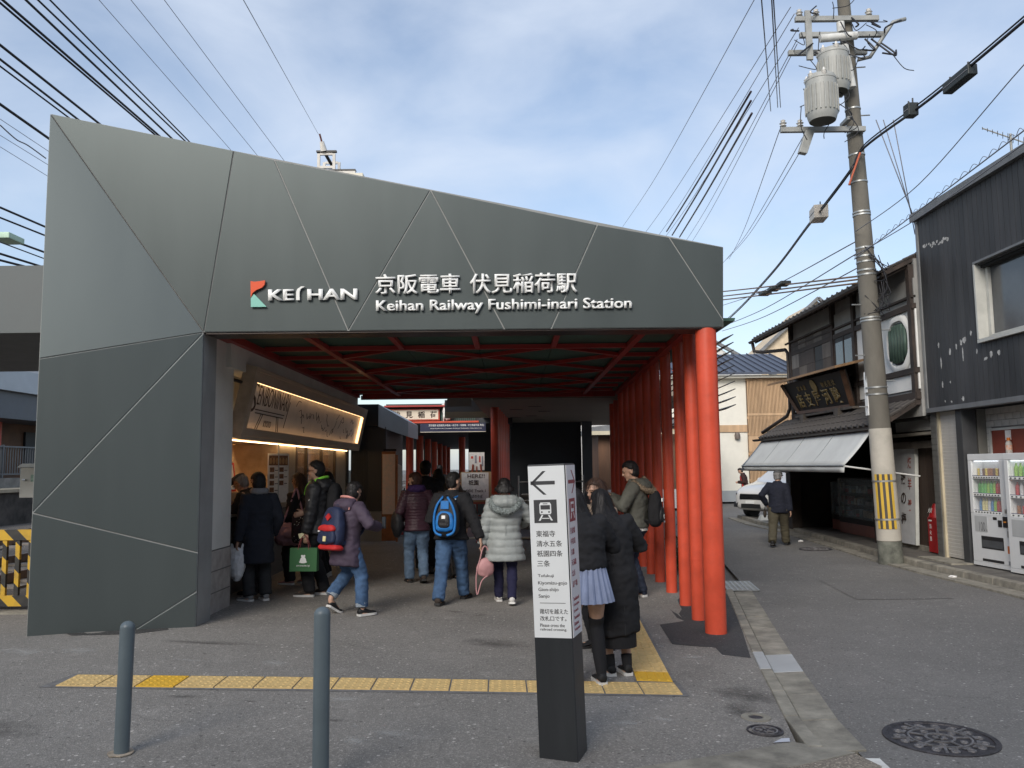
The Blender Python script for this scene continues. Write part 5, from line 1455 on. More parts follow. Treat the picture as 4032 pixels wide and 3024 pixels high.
# ground floor: open dark shop
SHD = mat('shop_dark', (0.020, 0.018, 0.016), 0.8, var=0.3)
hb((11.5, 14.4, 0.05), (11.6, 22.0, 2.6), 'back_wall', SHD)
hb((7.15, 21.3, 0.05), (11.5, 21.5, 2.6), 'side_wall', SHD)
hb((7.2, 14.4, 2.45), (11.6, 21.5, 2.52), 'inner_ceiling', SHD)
hb((7.05, 21.2, 0.05), (7.3, 21.55, 2.5), 'corner_post', TIM)
hb((7.35, 16.95, 0.05), (7.5, 17.1, 2.45), 'post', TIM)
hb((7.5, 14.4, 0.05), (11.5, 14.5, 2.6), 'side_wall', TIMG)
# boarded bay between the pole and the black building
for k in range(9):
 hb((7.62, 14.55 + 0.27 * k, 0.12), (7.65, 14.55 + 0.27 * k + 0.262, 2.15), 'wall_board', mat('brown_board', (0.060, 0.040, 0.030), 0.75, var=0.3, vscale=3, stretch=(1, 1, 0.15), bump=0.3))
hb((7.55, 14.45, 0.05), (7.8, 16.95, 0.16), 'sill_stone', CONC)
hb((7.3, 14.5, 2.18), (7.75, 16.9, 2.23), 'pent_roof', mat('pent_board', (0.22, 0.20, 0.165), 0.8, var=0.2, grime=0.3))
hb((7.45, 14.5, 1.95), (7.62, 16.9, 2.08), 'lintel', TIMG)
hb((7.35, 14.6, 2.26), (7.6, 15.9, 2.62), 'grey_panel', PLAG)
# meter boxes and pipes at the corner
hb((7.45, 14.48, 1.85), (7.58, 14.68, 2.15), 'meter_box', LGREY)
hb((7.40, 14.47, 1.22), (7.50, 14.60, 1.36), 'junction_box', CABW)
MB().tube([Vector(p) - oh.location for p in ((7.46, 14.54, 0.3), (7.46, 14.54, 1.9))], 0.02, 8).build('conduit', GALV, oh)
# awning over the shop front
aw = tag(empty('shop_awning', (6.2, 18, 2.0)), 'pale grey canvas awning stretched over the dark shop front', 'awning')
CANV = mat('canvas_grey', (0.56, 0.575, 0.56), 0.85, var=0.06, vscale=1.2, bump=0.12, bscale=30, grime=0.14, gscale=1.5)
Yl, Yr = 21.35, 14.75
nseg, nj = 28, 6
vs, fs = [], []
for i in range(nseg + 1):
 t = i / nseg
 y = Yl + (Yr - Yl) * t
 for j in range(nj + 1):
  u = j / nj
  x = 6.46 + (5.87 - 6.46) * u
  z = 2.36 + (1.655 - 2.36) * u - 0.035 * math.sin(math.pi * u) - 0.012 * abs(math.sin(t * math.pi * 4)) * u
  vs.append(Vector((x, y, z)) - aw.location)
for i in range(nseg):
 for j in range(nj):
  a = i * (nj + 1) + j
  fs.append((a, a + 1, a + nj + 2, a + nj + 1))
b = MB(); b.add(vs, fs)
cn = b.build('canopy', CANV, aw, smooth=True)
sd_ = cn.modifiers.new('thick', 'SOLIDIFY'); sd_.thickness = 0.006
b = MB()
vs, fs = [], []
for i in range(nseg + 1):
 y = Yl + (Yr - Yl) * i / nseg
 vs += [Vector((5.87, y, 1.652 - 0.012 * abs(math.sin(i / nseg * math.pi * 4)))) - aw.location, Vector((5.865 + 0.008 * math.sin(i * 1.3), y, 1.53)) - aw.location]
for i in range(nseg):
 fs.append((2 * i, 2 * i + 1, 2 * i + 3, 2 * i + 2))
b.add(vs, fs)
vl = b.build('valance', CANV, aw, smooth=True)
sd_ = vl.modifiers.new('thick', 'SOLIDIFY'); sd_.thickness = 0.006
for y in np.linspace(Yl - 1.6, Yr + 1.7, 3):
 MB().tube([Vector((6.45, y, 2.352)) - aw.location, Vector((6.165, y, 1.978)) - aw.location, Vector((5.88, y, 1.655)) - aw.location], 0.009, 6).build('seam', mat('canvas_seam', (0.20, 0.22, 0.22), 0.9), aw)
MB().tube([Vector((5.87, Yl, 1.65)) - aw.location, Vector((5.87, Yr, 1.65)) - aw.location], 0.018, 8).build('front_bar', GALV, aw)
for y in (Yl, Yr):
 MB().tube([Vector((5.88, y, 1.64)) - aw.location, Vector((7.2, y, 1.45)) - aw.location], 0.016, 8).build('arm', mat('arm_white', (0.6, 0.6, 0.58), 0.5), aw)
# glass display cases in the shop
GC = mat('case_glass', (0.35, 0.40, 0.40), 0.06, alpha=0.22, var=0, rvar=0, spec=0.8)
PINKB = mat('case_base_pink', (0.30, 0.13, 0.10), 0.6, var=0.1, vscale=3)
def case(x, y0, y1, h, label, seed):
 r = tag(empty('display_case', (x, (y0 + y1) / 2, 0.075)), label, 'display case')
 w_ = (y1 - y0) / 2
 MB().box((0, -w_, 0), (0.6, w_, 0.24)).build('base', PINKB, r, bevel=0.01)
 MB().box((0, -w_, 0.245), (0.6, w_, 0.36)).build('skirting', TIM, r)
 MB().box((0.0, -w_, 0.36), (0.01, w_, h)).build('glass', GC, r)
 for sgn in (-1, 1):
  MB().box((0.0, sgn * w_ - 0.02, 0.36), (0.03, sgn * w_ + 0.02, h)).build('corner_strip', GALV, r)
 MB().box((0.0, -w_, h), (0.6, w_, h + 0.03)).build('top', TIM, r)
 rr = random.Random(seed)
 k = 0
 for z in np.arange(0.40, h - 0.15, 0.27):
  MB().box((0.02, -w_ + 0.02, z - 0.02), (0.55, w_ - 0.02, z)).build('shelf', GC, r)
  y = -w_ + 0.08
  while y < w_ - 0.2:
   ww = rr.uniform(0.08, 0.2)
   c = rr.choice(((0.50, 0.50, 0.46), (0.36, 0.42, 0.44), (0.45, 0.06, 0.05), (0.42, 0.33, 0.2), (0.25, 0.28, 0.28)))
   MB().box((0.10, y, z), (0.3, y + ww, z + rr.uniform(0.05, 0.16))).build('packet', mat('packet_%d' % (hash(c) % 997), c, 0.6, var=0.2, vscale=20), r)
   y += ww + rr.uniform(0.02, 0.08)
 return r
case(7.75, 17.2, 19.9, 1.25, 'glass display case with pink base nearest the pole in the dark shop', 1)
case(7.95, 20.1, 20.9, 1.15, 'smaller glass display case on a pink base deeper in the dark shop', 2)
for k, (y, z) in enumerate(((17.0, 1.75), (17.35, 1.78), (16.6, 1.72))):
 hg = MB().box((7.5, y - 0.06, z - 0.35), (7.505, y + 0.06, z)).build('hanging_banner', PAPER, None)
 tag(hg, ('narrow paper banner hanging in the shop beside the pole', 'narrow paper banner hanging in the shop left of another', 'narrow paper banner hidden mostly behind the pole')[k], 'banner', 'paper banners hung in the dark shop')
# white painted board leaning on the bay, next to the pole
wbd = tag(empty('painted_board', (7.50, 16.05, 0.16)), 'white shop board with brush lettering leaning behind the pole', 'sign board')
MB().hexa([(-0.02, -0.42, 0), (0.02, -0.42, 0), (0.02, 0.5, 0), (-0.02, 0.5, 0)], [(0.06, -0.42, 1.82), (0.10, -0.42, 1.82), (0.10, 0.5, 1.82), (0.06, 0.5, 1.82)]).build('board', mat('board_white', (0.60, 0.61, 0.62), 0.6, var=0.08, grime=0.25, gscale=2), wbd)
MB().hexa([(-0.035, -0.45, 0), (0.03, -0.45, 0), (0.03, -0.421, 0), (-0.035, -0.421, 0)], [(0.045, -0.45, 1.84), (0.11, -0.45, 1.84), (0.11, -0.421, 1.84), (0.045, -0.421, 1.84)]).build('edge_frame', CABW, wbd)
upb = Vector((0.08, 0, 1.82)).normalized()
for i, chh in enumerate('煉羊羹'):
 v = 1.42 - 0.40 * i
 lettering(chh, Vector((-0.026 + 0.044 * v, -0.14, v)), (0, -1, 0), upb, mat('brush_red', (0.33, 0.10, 0.08), 0.8, var=0.2), wbd, width=0.15, height=0.22, extrude=0.002, offset=0.01)
for i, chh in enumerate('夜の梅'):
 v = 1.12 - 0.38 * i
 lettering(chh, Vector((-0.026 + 0.044 * v, 0.14, v)), (0, -1, 0), upb, INK, wbd, width=0.2, height=0.22, extrude=0.002, offset=0.02)
# red fire extinguisher box with cone on it
fb = tag(empty('fire_extinguisher_box', (7.48, 14.98, 0.09)), 'narrow red fire extinguisher box at the corner of the black building', 'extinguisher box')
FRED = mat('fire_red', (0.42, 0.014, 0.016), 0.4, var=0.1)
MB().box((0, -0.13, 0), (0.22, 0.17, 0.62)).build('box', FRED, fb, bevel=0.008)
MB().box((-0.006, 0.02, 0.55), (-0.001, 0.13, 0.575)).build('plate', LETW, fb)
for i, chh in enumerate('消火器'):
 lettering(chh, (-0.001, 0.11, 0.42 - 0.11 * i), (0, -1, 0), (0, 0, 1), LETW, fb, width=0.07, height=0.08, extrude=0.002)
rc = tag(empty('folded_cone', (7.58, 15.02, 0.71)), 'small red cone with white characters standing on the extinguisher box', 'cone')
MB().lathe([(0.13, 0), (0.125, 0.02), (0.045, 0.24), (0.03, 0.245)], n=16).build('body', FRED, rc, auto=40)
lettering('火災', (-0.115, 0.07, 0.08), (0, -1, 0), (0.25, 0, 1), LETW, rc, width=0.14, height=0.09, extrude=0.003)
# ================================================================== STREET FURNITURE, POLE, WIRES, FAR SIDE
# ------------------------------------------------------------------ guide post
gp = tag(empty('guide_post', (0.283, 5.135, gz(0.28)), R(-18)), 'square black guide post with white railway direction panel in front of the station', 'guide post')
gp.rotation_euler = (R(0.6), R(-1.5), R(-18))
GPB = mat('post_black', (0.022, 0.024, 0.026), 0.42, var=0.2, vscale=3, stretch=(1, 1, 0.2), grime=0.0, bump=0.08, bscale=80)
PANW = mat('panel_white', (0.74, 0.75, 0.74), 0.35, var=0.02, vscale=3)
PINKW = mat('panel_white_side', (0.74, 0.72, 0.73), 0.3, var=0.02)
INKG = mat('ink_dark_grey', (0.045, 0.045, 0.047), 0.5, var=0, rvar=0)
INKR = mat('ink_dark_red', (0.26, 0.035, 0.045), 0.5, var=0, rvar=0)
hw = 0.1175
MB().box((-hw, -hw, -0.02), (hw, hw, 1.722)).build('shaft', GPB, gp, bevel=0.006)
MB().box((-hw + 0.004, -hw - 0.004, 0.70), (hw - 0.004, -hw - 0.0005, 1.712)).build('front_panel', PANW, gp)
MB().box((hw + 0.0005, -hw + 0.010, 0.70), (hw + 0.004, hw - 0.006, 1.712)).build('side_panel', PINKW, gp)
fy = -hw - 0.0041
def gt(body, x, z, wd, ht, off=0.0, m=INKG): lettering(body, (x, fy, z), (1, 0, 0), (0, 0, 1), m, gp, width=wd, height=ht, extrude=0.0008, offset=off * 0.3, bold=0.012)
def fp(pts, m, name, y=fy, d=-0.0008): return MB().prism([(x, y, z) for x, z in pts], (0, d, 0)).build(name, m, gp)
fp(((-0.098, 1.605), (-0.05, 1.605 - 0.014), (-0.05, 1.605 - 0.014)) if False else ((-0.100, 1.622), (0.052, 1.622), (0.052, 1.600), (-0.100, 1.600)), INKG, 'arrow')
fp(((-0.100, 1.611), (-0.022, 1.682), (-0.002, 1.682), (-0.080, 1.611), (-0.002, 1.540), (-0.022, 1.540)), INKG, 'arrow')
# train pictogram: dark plate, white train
fp(((-0.085, 1.372), (0.058, 1.372), (0.058, 1.510), (-0.085, 1.510)), INKG, 'pictogram_plate')
yy = fy - 0.0009
fp(((-0.050, 1.432), (-0.045, 1.424), (0.018, 1.424), (0.023, 1.432), (0.023, 1.482), (0.015, 1.494), (-0.042, 1.494), (-0.050, 1.482)), PANW, 'pictogram_train', yy)
fp(((-0.043, 1.452), (0.016, 1.452), (0.016, 1.478), (-0.043, 1.478)), INKG, 'pictogram_window', yy - 0.0009)
fp(((-0.028, 1.484), (0.001, 1.484), (0.001, 1.488), (-0.028, 1.488)), INKG, 'pictogram_blind', yy - 0.0009)
for cx_ in (-0.036, 0.009):
 fp([(cx_ + 0.0055 * math.cos(a), 1.437 + 0.0055 * math.sin(a)) for a in np.linspace(0, 6.283, 13)[:-1]], INKG, 'pictogram_lamp', yy - 0.0009)
fp(((-0.038, 1.420), (-0.028, 1.420), (-0.046, 1.386), (-0.058, 1.386)), PANW, 'pictogram_track', yy)
fp(((0.001, 1.420), (0.011, 1.420), (0.031, 1.386), (0.019, 1.386)), PANW, 'pictogram_track', yy)
fp(((-0.034, 1.402), (0.007, 1.402), (0.010, 1.397), (-0.037, 1.397)), PANW, 'pictogram_track', yy)
for i, (t_, w_) in enumerate((('東福寺', 0.118), ('清水五条', 0.158), ('祇園四条', 0.158), ('三条', 0.078))):
 gt(t_, -0.078, 1.290 - 0.0585 * i, w_, 0.037, 0.004)
for i, (t_, w_) in enumerate((('Tofukuji', 0.098), ('Kiyomizu-gojo', 0.178), ('Gion-shijo', 0.124), ('Sanjo', 0.067))):
 gt(t_, -0.078, 1.048 - 0.0385 * i - (0.006 if i else 0), w_, 0.026 + (0.0 if i else -0.004), 0.008)
fp(((-0.072, 0.900), (0.085, 0.900), (0.085, 0.903), (-0.072, 0.903)), INKG, 'rule_line')
gt('踏切を越えた', -0.074, 0.838, 0.172, 0.030, 0.004)
gt('改札口です。', -0.074, 0.798, 0.160, 0.028, 0.004)
gt('Please cross the', -0.076, 0.763, 0.150, 0.019, 0.006)
gt('railroad crossing.', -0.076, 0.737, 0.162, 0.019, 0.006)
# red side
sx_ = hw + 0.0041
def st(body, y, z, wd, ht, off=0.0): lettering(body, (sx_, y, z), (0, 1, 0), (0, 0, 1), INKR, gp, width=wd, height=ht, extrude=0.0008, offset=off)
def spoly(pts, m, name, d=0.0008, x=None): return MB().prism([(x or sx_, y, z) for y, z in pts], (d, 0, 0)).build(name, m, gp)
spoly(((-0.07, 1.600), (0.085, 1.600), (0.085, 1.622), (-0.07, 1.622)), INKR, 'side_arrow')
spoly(((0.10, 1.611), (0.02, 1.682), (0.0, 1.682), (0.08, 1.611), (0.0, 1.540), (0.02, 1.540)), INKR, 'side_arrow')
spoly(((-0.07, 1.372), (0.07, 1.372), (0.07, 1.510), (-0.07, 1.510)), INKR, 'side_pictogram_plate')
spoly(((-0.037, 1.430), (0.037, 1.430), (0.037, 1.490), (-0.037, 1.490)), PINKW, 'side_pictogram_train', 0.0008, sx_ + 0.001)
spoly(((-0.028, 1.45), (0.028, 1.45), (0.028, 1.476), (-0.028, 1.476)), INKR, 'side_pictogram_window', 0.0008, sx_ + 0.002)
spoly(((-0.05, 1.39), (-0.035, 1.39), (-0.018, 1.425), (-0.030, 1.425)), PINKW, 'side_pictogram_track', 0.0008, sx_ + 0.001)
spoly(((0.05, 1.39), (0.035, 1.39), (0.018, 1.425), (0.030, 1.425)), PINKW, 'side_pictogram_track', 0.0008, sx_ + 0.001)
for i, (t_, w_) in enumerate((('丹波橋', 0.118), ('中書島', 0.118), ('京橋', 0.078), ('天満橋', 0.118), ('北浜', 0.078), ('淀屋橋', 0.118))):
 st(t_, -0.075, 1.30 - 0.063 * i, w_, 0.037, 0.004)
for i, (t_, w_) in enumerate((('Tambabashi', 0.14), ('Chushojima', 0.14), ('Kyobashi', 0.11), ('Temmabashi', 0.14), ('Kitahama', 0.11), ('Yodoyabashi', 0.14))):
 st(t_, -0.075, 0.905 - 0.036 * i, w_, 0.022, 0.006)
# ------------------------------------------------------------------ bollards
BOL = mat('bollard_grey', hexl('#5b666b'), 0.42, var=0.06, vscale=4, bump=0.03, bscale=200)
def bollard(loc, r, h, tilt, label):
 o = tag(empty('bollard', loc), label, 'bollard', 'grey steel bollards before the station')
 o.rotation_euler = (0, tilt, 0)
 prof = [(r, -0.05), (r, h - r * 0.9)] + [(r * math.cos(a), h - r * 0.9 + r * 0.9 * math.sin(a)) for a in np.linspace(0.15, 1.5, 7)]
 MB().lathe(prof, n=28).build('post', BOL, o, auto=50)
 rr = random.Random(4)
 pts = [( (r * 1.65 + rr.uniform(-0.008, 0.012)) * math.cos(a), (r * 1.75 + rr.uniform(-0.008, 0.012)) * math.sin(a)) for a in np.linspace(0, 2 * math.pi, 17)[:-1]]
 MB().prism([(x, y, 0.003) for x, y in pts], (0, 0, 0.006)).build('concrete_collar', mat('collar_concrete', (0.36, 0.30, 0.23), 0.95, var=0.25, vscale=12, bump=0.4), o)
 return o
bollard((-2.298, 5.007, gz(-2.3)), 0.042, 0.755, R(0.9), 'grey round-topped bollard in front of the grey pillar')
bollard((-1.045, 4.6, gz(-1.04)), 0.044, 0.925, 0.0, 'grey round-topped bollard in front of the person with the navy backpack')
# ------------------------------------------------------------------ utility pole
pl0, pl1 = Vector((6.47, 14.45, -0.03)), Vector((6.129, 14.350, 10.104))
pd = (pl1 - pl0).normalized()
up_ = tag(empty('utility_pole', pl0), 'leaning concrete utility pole with transformers and hazard stripes', 'utility pole')
PCON = mat('pole_concrete', (0.145, 0.134, 0.112), 0.9, var=0.16, vscale=2.5, stretch=(1, 1, 0.4), bump=0.3, bscale=90, grime=0.3)
LTOT = (pl1 - pl0).length + 1.4
def rad(t): return 0.198 - 0.0088 * t
MB().tube([pd * t for t in np.linspace(0, LTOT, 14)], [rad(t) for t in np.linspace(0, LTOT, 14)], 28).build('shaft', PCON, up_, auto=40)
def sleeve(t0, t1, dr, name, m, n=28):
 return MB().tube([pd * t0, pd * t1], [rad(t0) + dr, rad(t1) + dr], n).build(name, m, up_, auto=40)
sleeve(0.40, 2.32, 0.006, 'pale_wrap', mat('pole_wrap', (0.47, 0.44, 0.38), 0.75, var=0.08, vscale=2, grime=0.25, gscale=1.5))
sleeve(0.0, 0.39, 0.004, 'base_coat', mat('pole_base', (0.15, 0.155, 0.13), 0.9, var=0.4, vscale=5, grime=0.3))
YEL, BKS = mat('plate_yellow', (0.62, 0.40, 0.05), 0.55, var=0.08, grime=0.15), mat('plate_black', (0.07, 0.06, 0.05), 0.6, var=0.1)
# vertical hazard stripes wrapped round the side that faces the street and the viewer
a0_, a1_, ns_ = R(198), R(288), 7
for k in range(ns_):
 aa = [a0_ + (a1_ - a0_) * (k + s / 3) / ns_ for s in range(4)]
 b = MB()
 vs = []
 for t in (0.60, 1.53):
  for dr in (0.009, 0.013):
   vs += [pd * t + Vector((math.cos(a) * (rad(t) + dr), math.sin(a) * (rad(t) + dr), 0)) for a in aa]
 fs = []
 for s in range(3):
  fs += [(4 + s, 5 + s, 13 + s, 12 + s), (s, 8 + s, 9 + s, s + 1), (s, s + 1, 5 + s, 4 + s), (8 + s, 12 + s, 13 + s, 9 + s)]
 fs += [(0, 4, 12, 8), (3, 11, 15, 7)]
 b.add(vs, fs); b.build('hazard_stripe', YEL if k % 2 == 0 else BKS, up_)
for t in (0.75, 1.40):
 sleeve(t, t + 0.03, 0.016, 'plate_band', GALV)
for t in (2.9, 3.02, 4.2, 4.25, 5.02, 5.1, 5.25, 5.35, 5.5, 6.1, 6.15, 6.7, 7.2, 7.6, 8.05, 9.0):
 sleeve(t, t + 0.028, 0.01, 'steel_band', GALV)
for k in range(9):
 t = 2.7 + 0.45 * k + (3.0 if k > 4 else 0)
 s_ = 1 if k % 2 else -1
 MB().tube([pd * t, pd * t + Vector((s_ * (rad(t) + 0.16), -0.03, 0))], 0.012, 6).build('step_bolt', GALV, up_)
# address plates
for z in (2.55, 2.95):
 MB().box((-0.275, -0.06, z), (-0.262, 0.06, z + 0.36)).build('number_plate', LETW, up_)
# cross arms and fittings (placed along the pole by height)
GALV2 = mat('arm_galvanised', (0.30, 0.305, 0.29), 0.55, metal=0.2, var=0.12, vscale=5)
def ap(px_): return px_
def PP(t): return pd * t
def arm(t, x0, x1, y, name='cross_arm'):
 c = PP(t)
 MB().box(c + Vector((x0, y - 0.04, -0.045)), c + Vector((x1, y + 0.04, 0.045))).build(name, GALV2, up_, bevel=0.005)
arm(9.68, -0.98, 0.52, -0.18); arm(9.38, -0.92, 0.58, -0.18); arm(9.23, -1.02, 0.42, 0.17)
arm(7.62, -1.40, 0.10, -0.20)
b = MB().box(PP(9.2) + Vector((-0.83, -0.24, -0.30)), PP(9.2) + Vector((-0.72, -0.19, 0.62))).build('arm_brace', GALV2, up_)
WHT = mat('porcelain', (0.66, 0.64, 0.60), 0.25, var=0.04)
MB().tube([PP(9.22) + Vector((-0.62, -0.32, 0.02)), PP(9.30) + Vector((0.05, -0.30, 0.0))], 0.07, 12).build('fuse_tube', mat('pvc_white', (0.58, 0.58, 0.55), 0.5), up_, auto=40)
MB().tube([PP(9.14) + Vector((-0.17, -0.25, 0)), PP(8.35) + Vector((-0.10, -0.27, 0))], 0.075, 12).build('riser_pipe', MATS['pvc_white'], up_, auto=40)
MB().tube([PP(9.42) + Vector((-0.18, -0.2, 0)), PP(9.6) + Vector((-0.18, -0.2, 0))], 0.07, 12).build('riser_cap', MATS['pvc_white'], up_, auto=40)
TRF = mat('transformer_grey', (0.33, 0.335, 0.315), 0.5, var=0.08, vscale=4, grime=0.18)
TRD = mat('transformer_bottom', (0.055, 0.06, 0.05), 0.6)
def transformer(c, r, h, fins):
 c = Vector(c)
 t_ = empty('transformer', c); t_.parent = up_
 MB().lathe([(r * 0.86, 0.0), (r * 0.9, 0.03), (r * 0.93, 0.05), (r, 0.12), (r, h - 0.04), (r * 1.03, h - 0.03), (r * 1.03, h), (r * 0.9, h + 0.06), (r * 0.4, h + 0.085)], n=30).build('tank', TRF, t_, auto=35)
 MB().lathe([(r * 0.84, -0.004), (r * 0.84, -0.001)], n=24).build('bottom', TRD, t_)
 for k in range(fins):
  a = 2 * math.pi * k / fins
  MB().box((r * 0.98, -0.010, 0.14), (r * 1.10, 0.010, h - 0.14)).build('cooling_fin', TRF, t_, rot=(0, 0, a))
 for a in (2.6, 3.6, 4.6):
  q = Vector((math.cos(a) * r * 0.9, math.sin(a) * r * 0.9, h))
  MB().lathe([(0.03, -0.02), (0.055, 0.02), (0.03, 0.03), (0.05, 0.06), (0.025, 0.075), (0.015, 0.12)], q, 12).build('bushing', WHT, t_, auto=50)
 return t_
transformer(Vector((5.717, 13.950, 8.162)) - pl0, 0.255, 0.70, 22)
transformer(Vector((5.402, 13.750, 7.557)) - pl0, 0.255, 0.74, 22)
for t in (7.75, 8.3):
 MB().box(PP(t) + Vector((-0.28, -0.40, -0.03)), PP(t) + Vector((-0.2, -0.05, 0.03))).build('transformer_bracket', GALV2, up_)
def insul(p, parent=up_):
 MB().lathe([(0.02, -0.06), (0.06, -0.05), (0.03, -0.02), (0.065, 0.0), (0.03, 0.02), (0.045, 0.05), (0.015, 0.07)], p, 12).build('insulator', WHT, parent, auto=50)
for x in (-1.35, -1.05, -0.75):
 insul(PP(7.62) + Vector((x, -0.20, 0.12)))
for x in (-0.9, -0.6, 0.35):
 insul(PP(9.68) + Vector((x, -0.18, 0.12)))
MB().hexa([PP(7.6) + Vector(q) for q in ((-1.12, -0.3, -0.42), (-0.98, -0.3, -0.45), (-0.98, -0.18, -0.45), (-1.12, -0.18, -0.42))], [PP(7.6) + Vector(q) for q in ((-0.98, -0.3, -0.02), (-0.82, -0.3, -0.02), (-0.82, -0.18, -0.02), (-0.98, -0.18, -0.02))]).build('cutout_switch', TRF, up_, bevel=0.01)
# tangle of jumpers round the arms
CBL = mat('cable_black', (0.012, 0.012, 0.016), 0.5, var=0.05)
CBT = mat('cable_grey', (0.17, 0.17, 0.19), 0.55, var=0.05)
rj = random.Random(21)
jb = MB()
for k in range(26):
 a = PP(rj.uniform(8.9, 9.8)) + Vector((rj.uniform(-1.0, 0.7), -0.22, rj.uniform(-0.1, 0.1)))
 c = a + Vector((rj.uniform(-0.45, 0.45), rj.uniform(-0.2, 0.05), rj.uniform(-0.35, 0.25)))
 m_ = (a + c) / 2 + Vector((rj.uniform(-.2, .2), -0.15, -rj.uniform(0.05, 0.3)))
 jb.tube(catmull([a, m_, c], 6), rj.choice((0.008, 0.012, 0.016)), 5)
for k in range(10):
 a = PP(rj.uniform(7.6, 8.6)) + Vector((rj.uniform(-1.2, -0.2), -0.35, 0))
 c = a + Vector((rj.uniform(-0.35, 0.35), -0.1, rj.uniform(-0.7, -0.2)))
 jb.tube(catmull([a, (a + c) / 2 + Vector((rj.uniform(-.25, .25), -0.1, -0.1)), c], 6), 0.008, 5)
for k in range(16):
 a = PP(rj.uniform(4.3, 5.6)) + Vector((rad(5) * math.cos(k), -rad(5) * abs(math.sin(k)) - 0.02, 0))
 c = PP(rj.uniform(4.2, 5.4)) + Vector((rad(5) + rj.uniform(0.0, 0.16), -rj.uniform(0, .2), 0))
 jb.tube(catmull([a, (a + c) / 2 + Vector((0.12, -0.08, -0.15)), c], 6), 0.008, 5)
jo = jb.build('jumper_wires', CBL, up_, smooth=True); jo['kind'] = 'stuff'
# curved bracket arm to the right of the pole top
MB().tube([PP(8.95) + Vector(q) for q in ((0.12, -0.1, 0), (0.30, -0.2, 0.0), (0.50, -0.25, 0.30), (0.72, -0.25, 0.62), (0.95, -0.25, 0.68))], 0.035, 8).build('side_bracket', GALV2, up_, smooth=True)
# ------------------------------------------------------------------ overhead wires
ORD = ('first', 'second', 'third', 'fourth', 'fifth', 'sixth', 'seventh', 'eighth', 'ninth', 'tenth', 'eleventh', 'twelfth', 'thirteenth', 'fourteenth', 'fifteenth')
def wire(pts, r, m, label, group=None, name='overhead_wire', n=6, sub=8):
 o = MB().tube(catmull(pts, sub) if len(pts) > 2 else pts, r, n).build(name, m, None, smooth=True)
 return tag(o, label, 'wire', group)
def ext(p, q, k0, k1):
 p, q = Vector(p), Vector(q)
 d = q - p
 return [p - d * k0, q + d * k1]
GL = 'black cables over the track on the left'
left = [((-6.764, 10.524, 8.000), (-6.617, 14.988, 8.000), 0.026, 'k'), ((-6.841, 10.589, 8.000), (-6.676, 14.965, 8.000), 0.022, 'k'), ((-6.457, 10.530, 8.000), (-6.430, 15.125, 8.000), 0.024, 'k'), ((-6.597, 11.035, 8.300), (-6.527, 15.968, 8.300), 0.020, 'k'), ((-6.430, 11.038, 8.300), (-6.454, 16.040, 8.300), 0.018, 'k'),
  ((-7.522, 11.694, 8.000), (-7.462, 14.421, 8.000), 0.028, 'k'), ((-7.291, 11.352, 7.600), (-7.256, 13.330, 7.600), 0.024, 'k'), ((-7.417, 11.556, 7.600), (-7.373, 13.217, 7.600), 0.018, 'k'), ((-7.911, 12.373, 7.400), (-7.907, 13.664, 7.400), 0.030, 'k'),
  ((-10.243, 16.190, 7.000), (-10.107, 17.481, 7.000), 0.030, 'k'), ((-10.655, 16.857, 7.000), (-10.484, 18.148, 7.000), 0.026, 'k'), ((-11.494, 18.219, 7.000), (-11.302, 19.558, 7.000), 0.034, 'k'), ((-10.905, 17.297, 6.600), (-10.767, 18.644, 6.600), 0.018, 'k'), ((-11.016, 17.493, 6.400), (-10.783, 18.668, 6.400), 0.034, 'k'), ((-11.354, 18.041, 6.400), (-11.007, 19.064, 6.400), 0.036, 'k')]
for i, (a, c, r, _) in enumerate(left):
 wire(ext(a, c, 1.2, 2.5), r * 0.75, CBL, 'thick black cable over the left end of the station, %s counted from the roofline leftwards' % ORD[(4, 3, 2, 1, 0, 5, 6, 7, 8, 9, 10, 11, 12, 13, 14)[[4, 3, 2, 0, 1, 5, 6, 7, 8, 9, 10, 11, 12, 13, 14].index(i)]], GL)
GT = 'thin grey contact wires over the station roof'
for k, (a, c) in enumerate((((-6.357, 12.224, 9.000), (-6.387, 18.248, 9.000)), ((-5.865, 12.234, 9.000), (-5.885, 18.571, 9.000)), ((-5.350, 12.245, 9.000), (-5.355, 18.906, 9.000)), ((-9.113, 14.275, 8.000), (-9.098, 15.711, 8.000)), ((-9.554, 14.991, 8.000), (-9.511, 16.446, 8.000)), ((-9.896, 15.545, 8.000), (-9.885, 17.112, 8.000)))):
 wire(ext(a, c, 1.2, 2.5), 0.0055, CBT, 'thin grey wire over the left half of the station, %s counted from the left' % ORD[(3, 4, 5, 0, 1, 2)[k]], GT)
wire([(-9.272, 14.533, 8.000), (-9.372, 15.195, 8.000), (-9.325, 15.493, 8.000), (-9.356, 16.169, 8.000)], 0.012, CBT, 'sagging grey wire with rings left of the grey pillar top', GT)
wire([(-3.521, 10.000, 7.963), (-3.697, 11.000, 8.244), (-7.133, 29.900, 14.159)], 0.007, CBT, 'single thin wire ending at the white insulator above the roof', sub=4)
# pale green splice case on a left cable
tag(MB().box(Vector((-11.467, 18.449, 7.000)) - Vector((0.22, 0.3, 0.06)), Vector((-11.467, 18.449, 7.000)) + Vector((0.22, 0.3, 0.08))).build('splice_case', mat('pale_green_case', (0.42, 0.58, 0.45), 0.5), None, bevel=0.02), 'pale green splice case on the cables at the left edge', 'splice case')
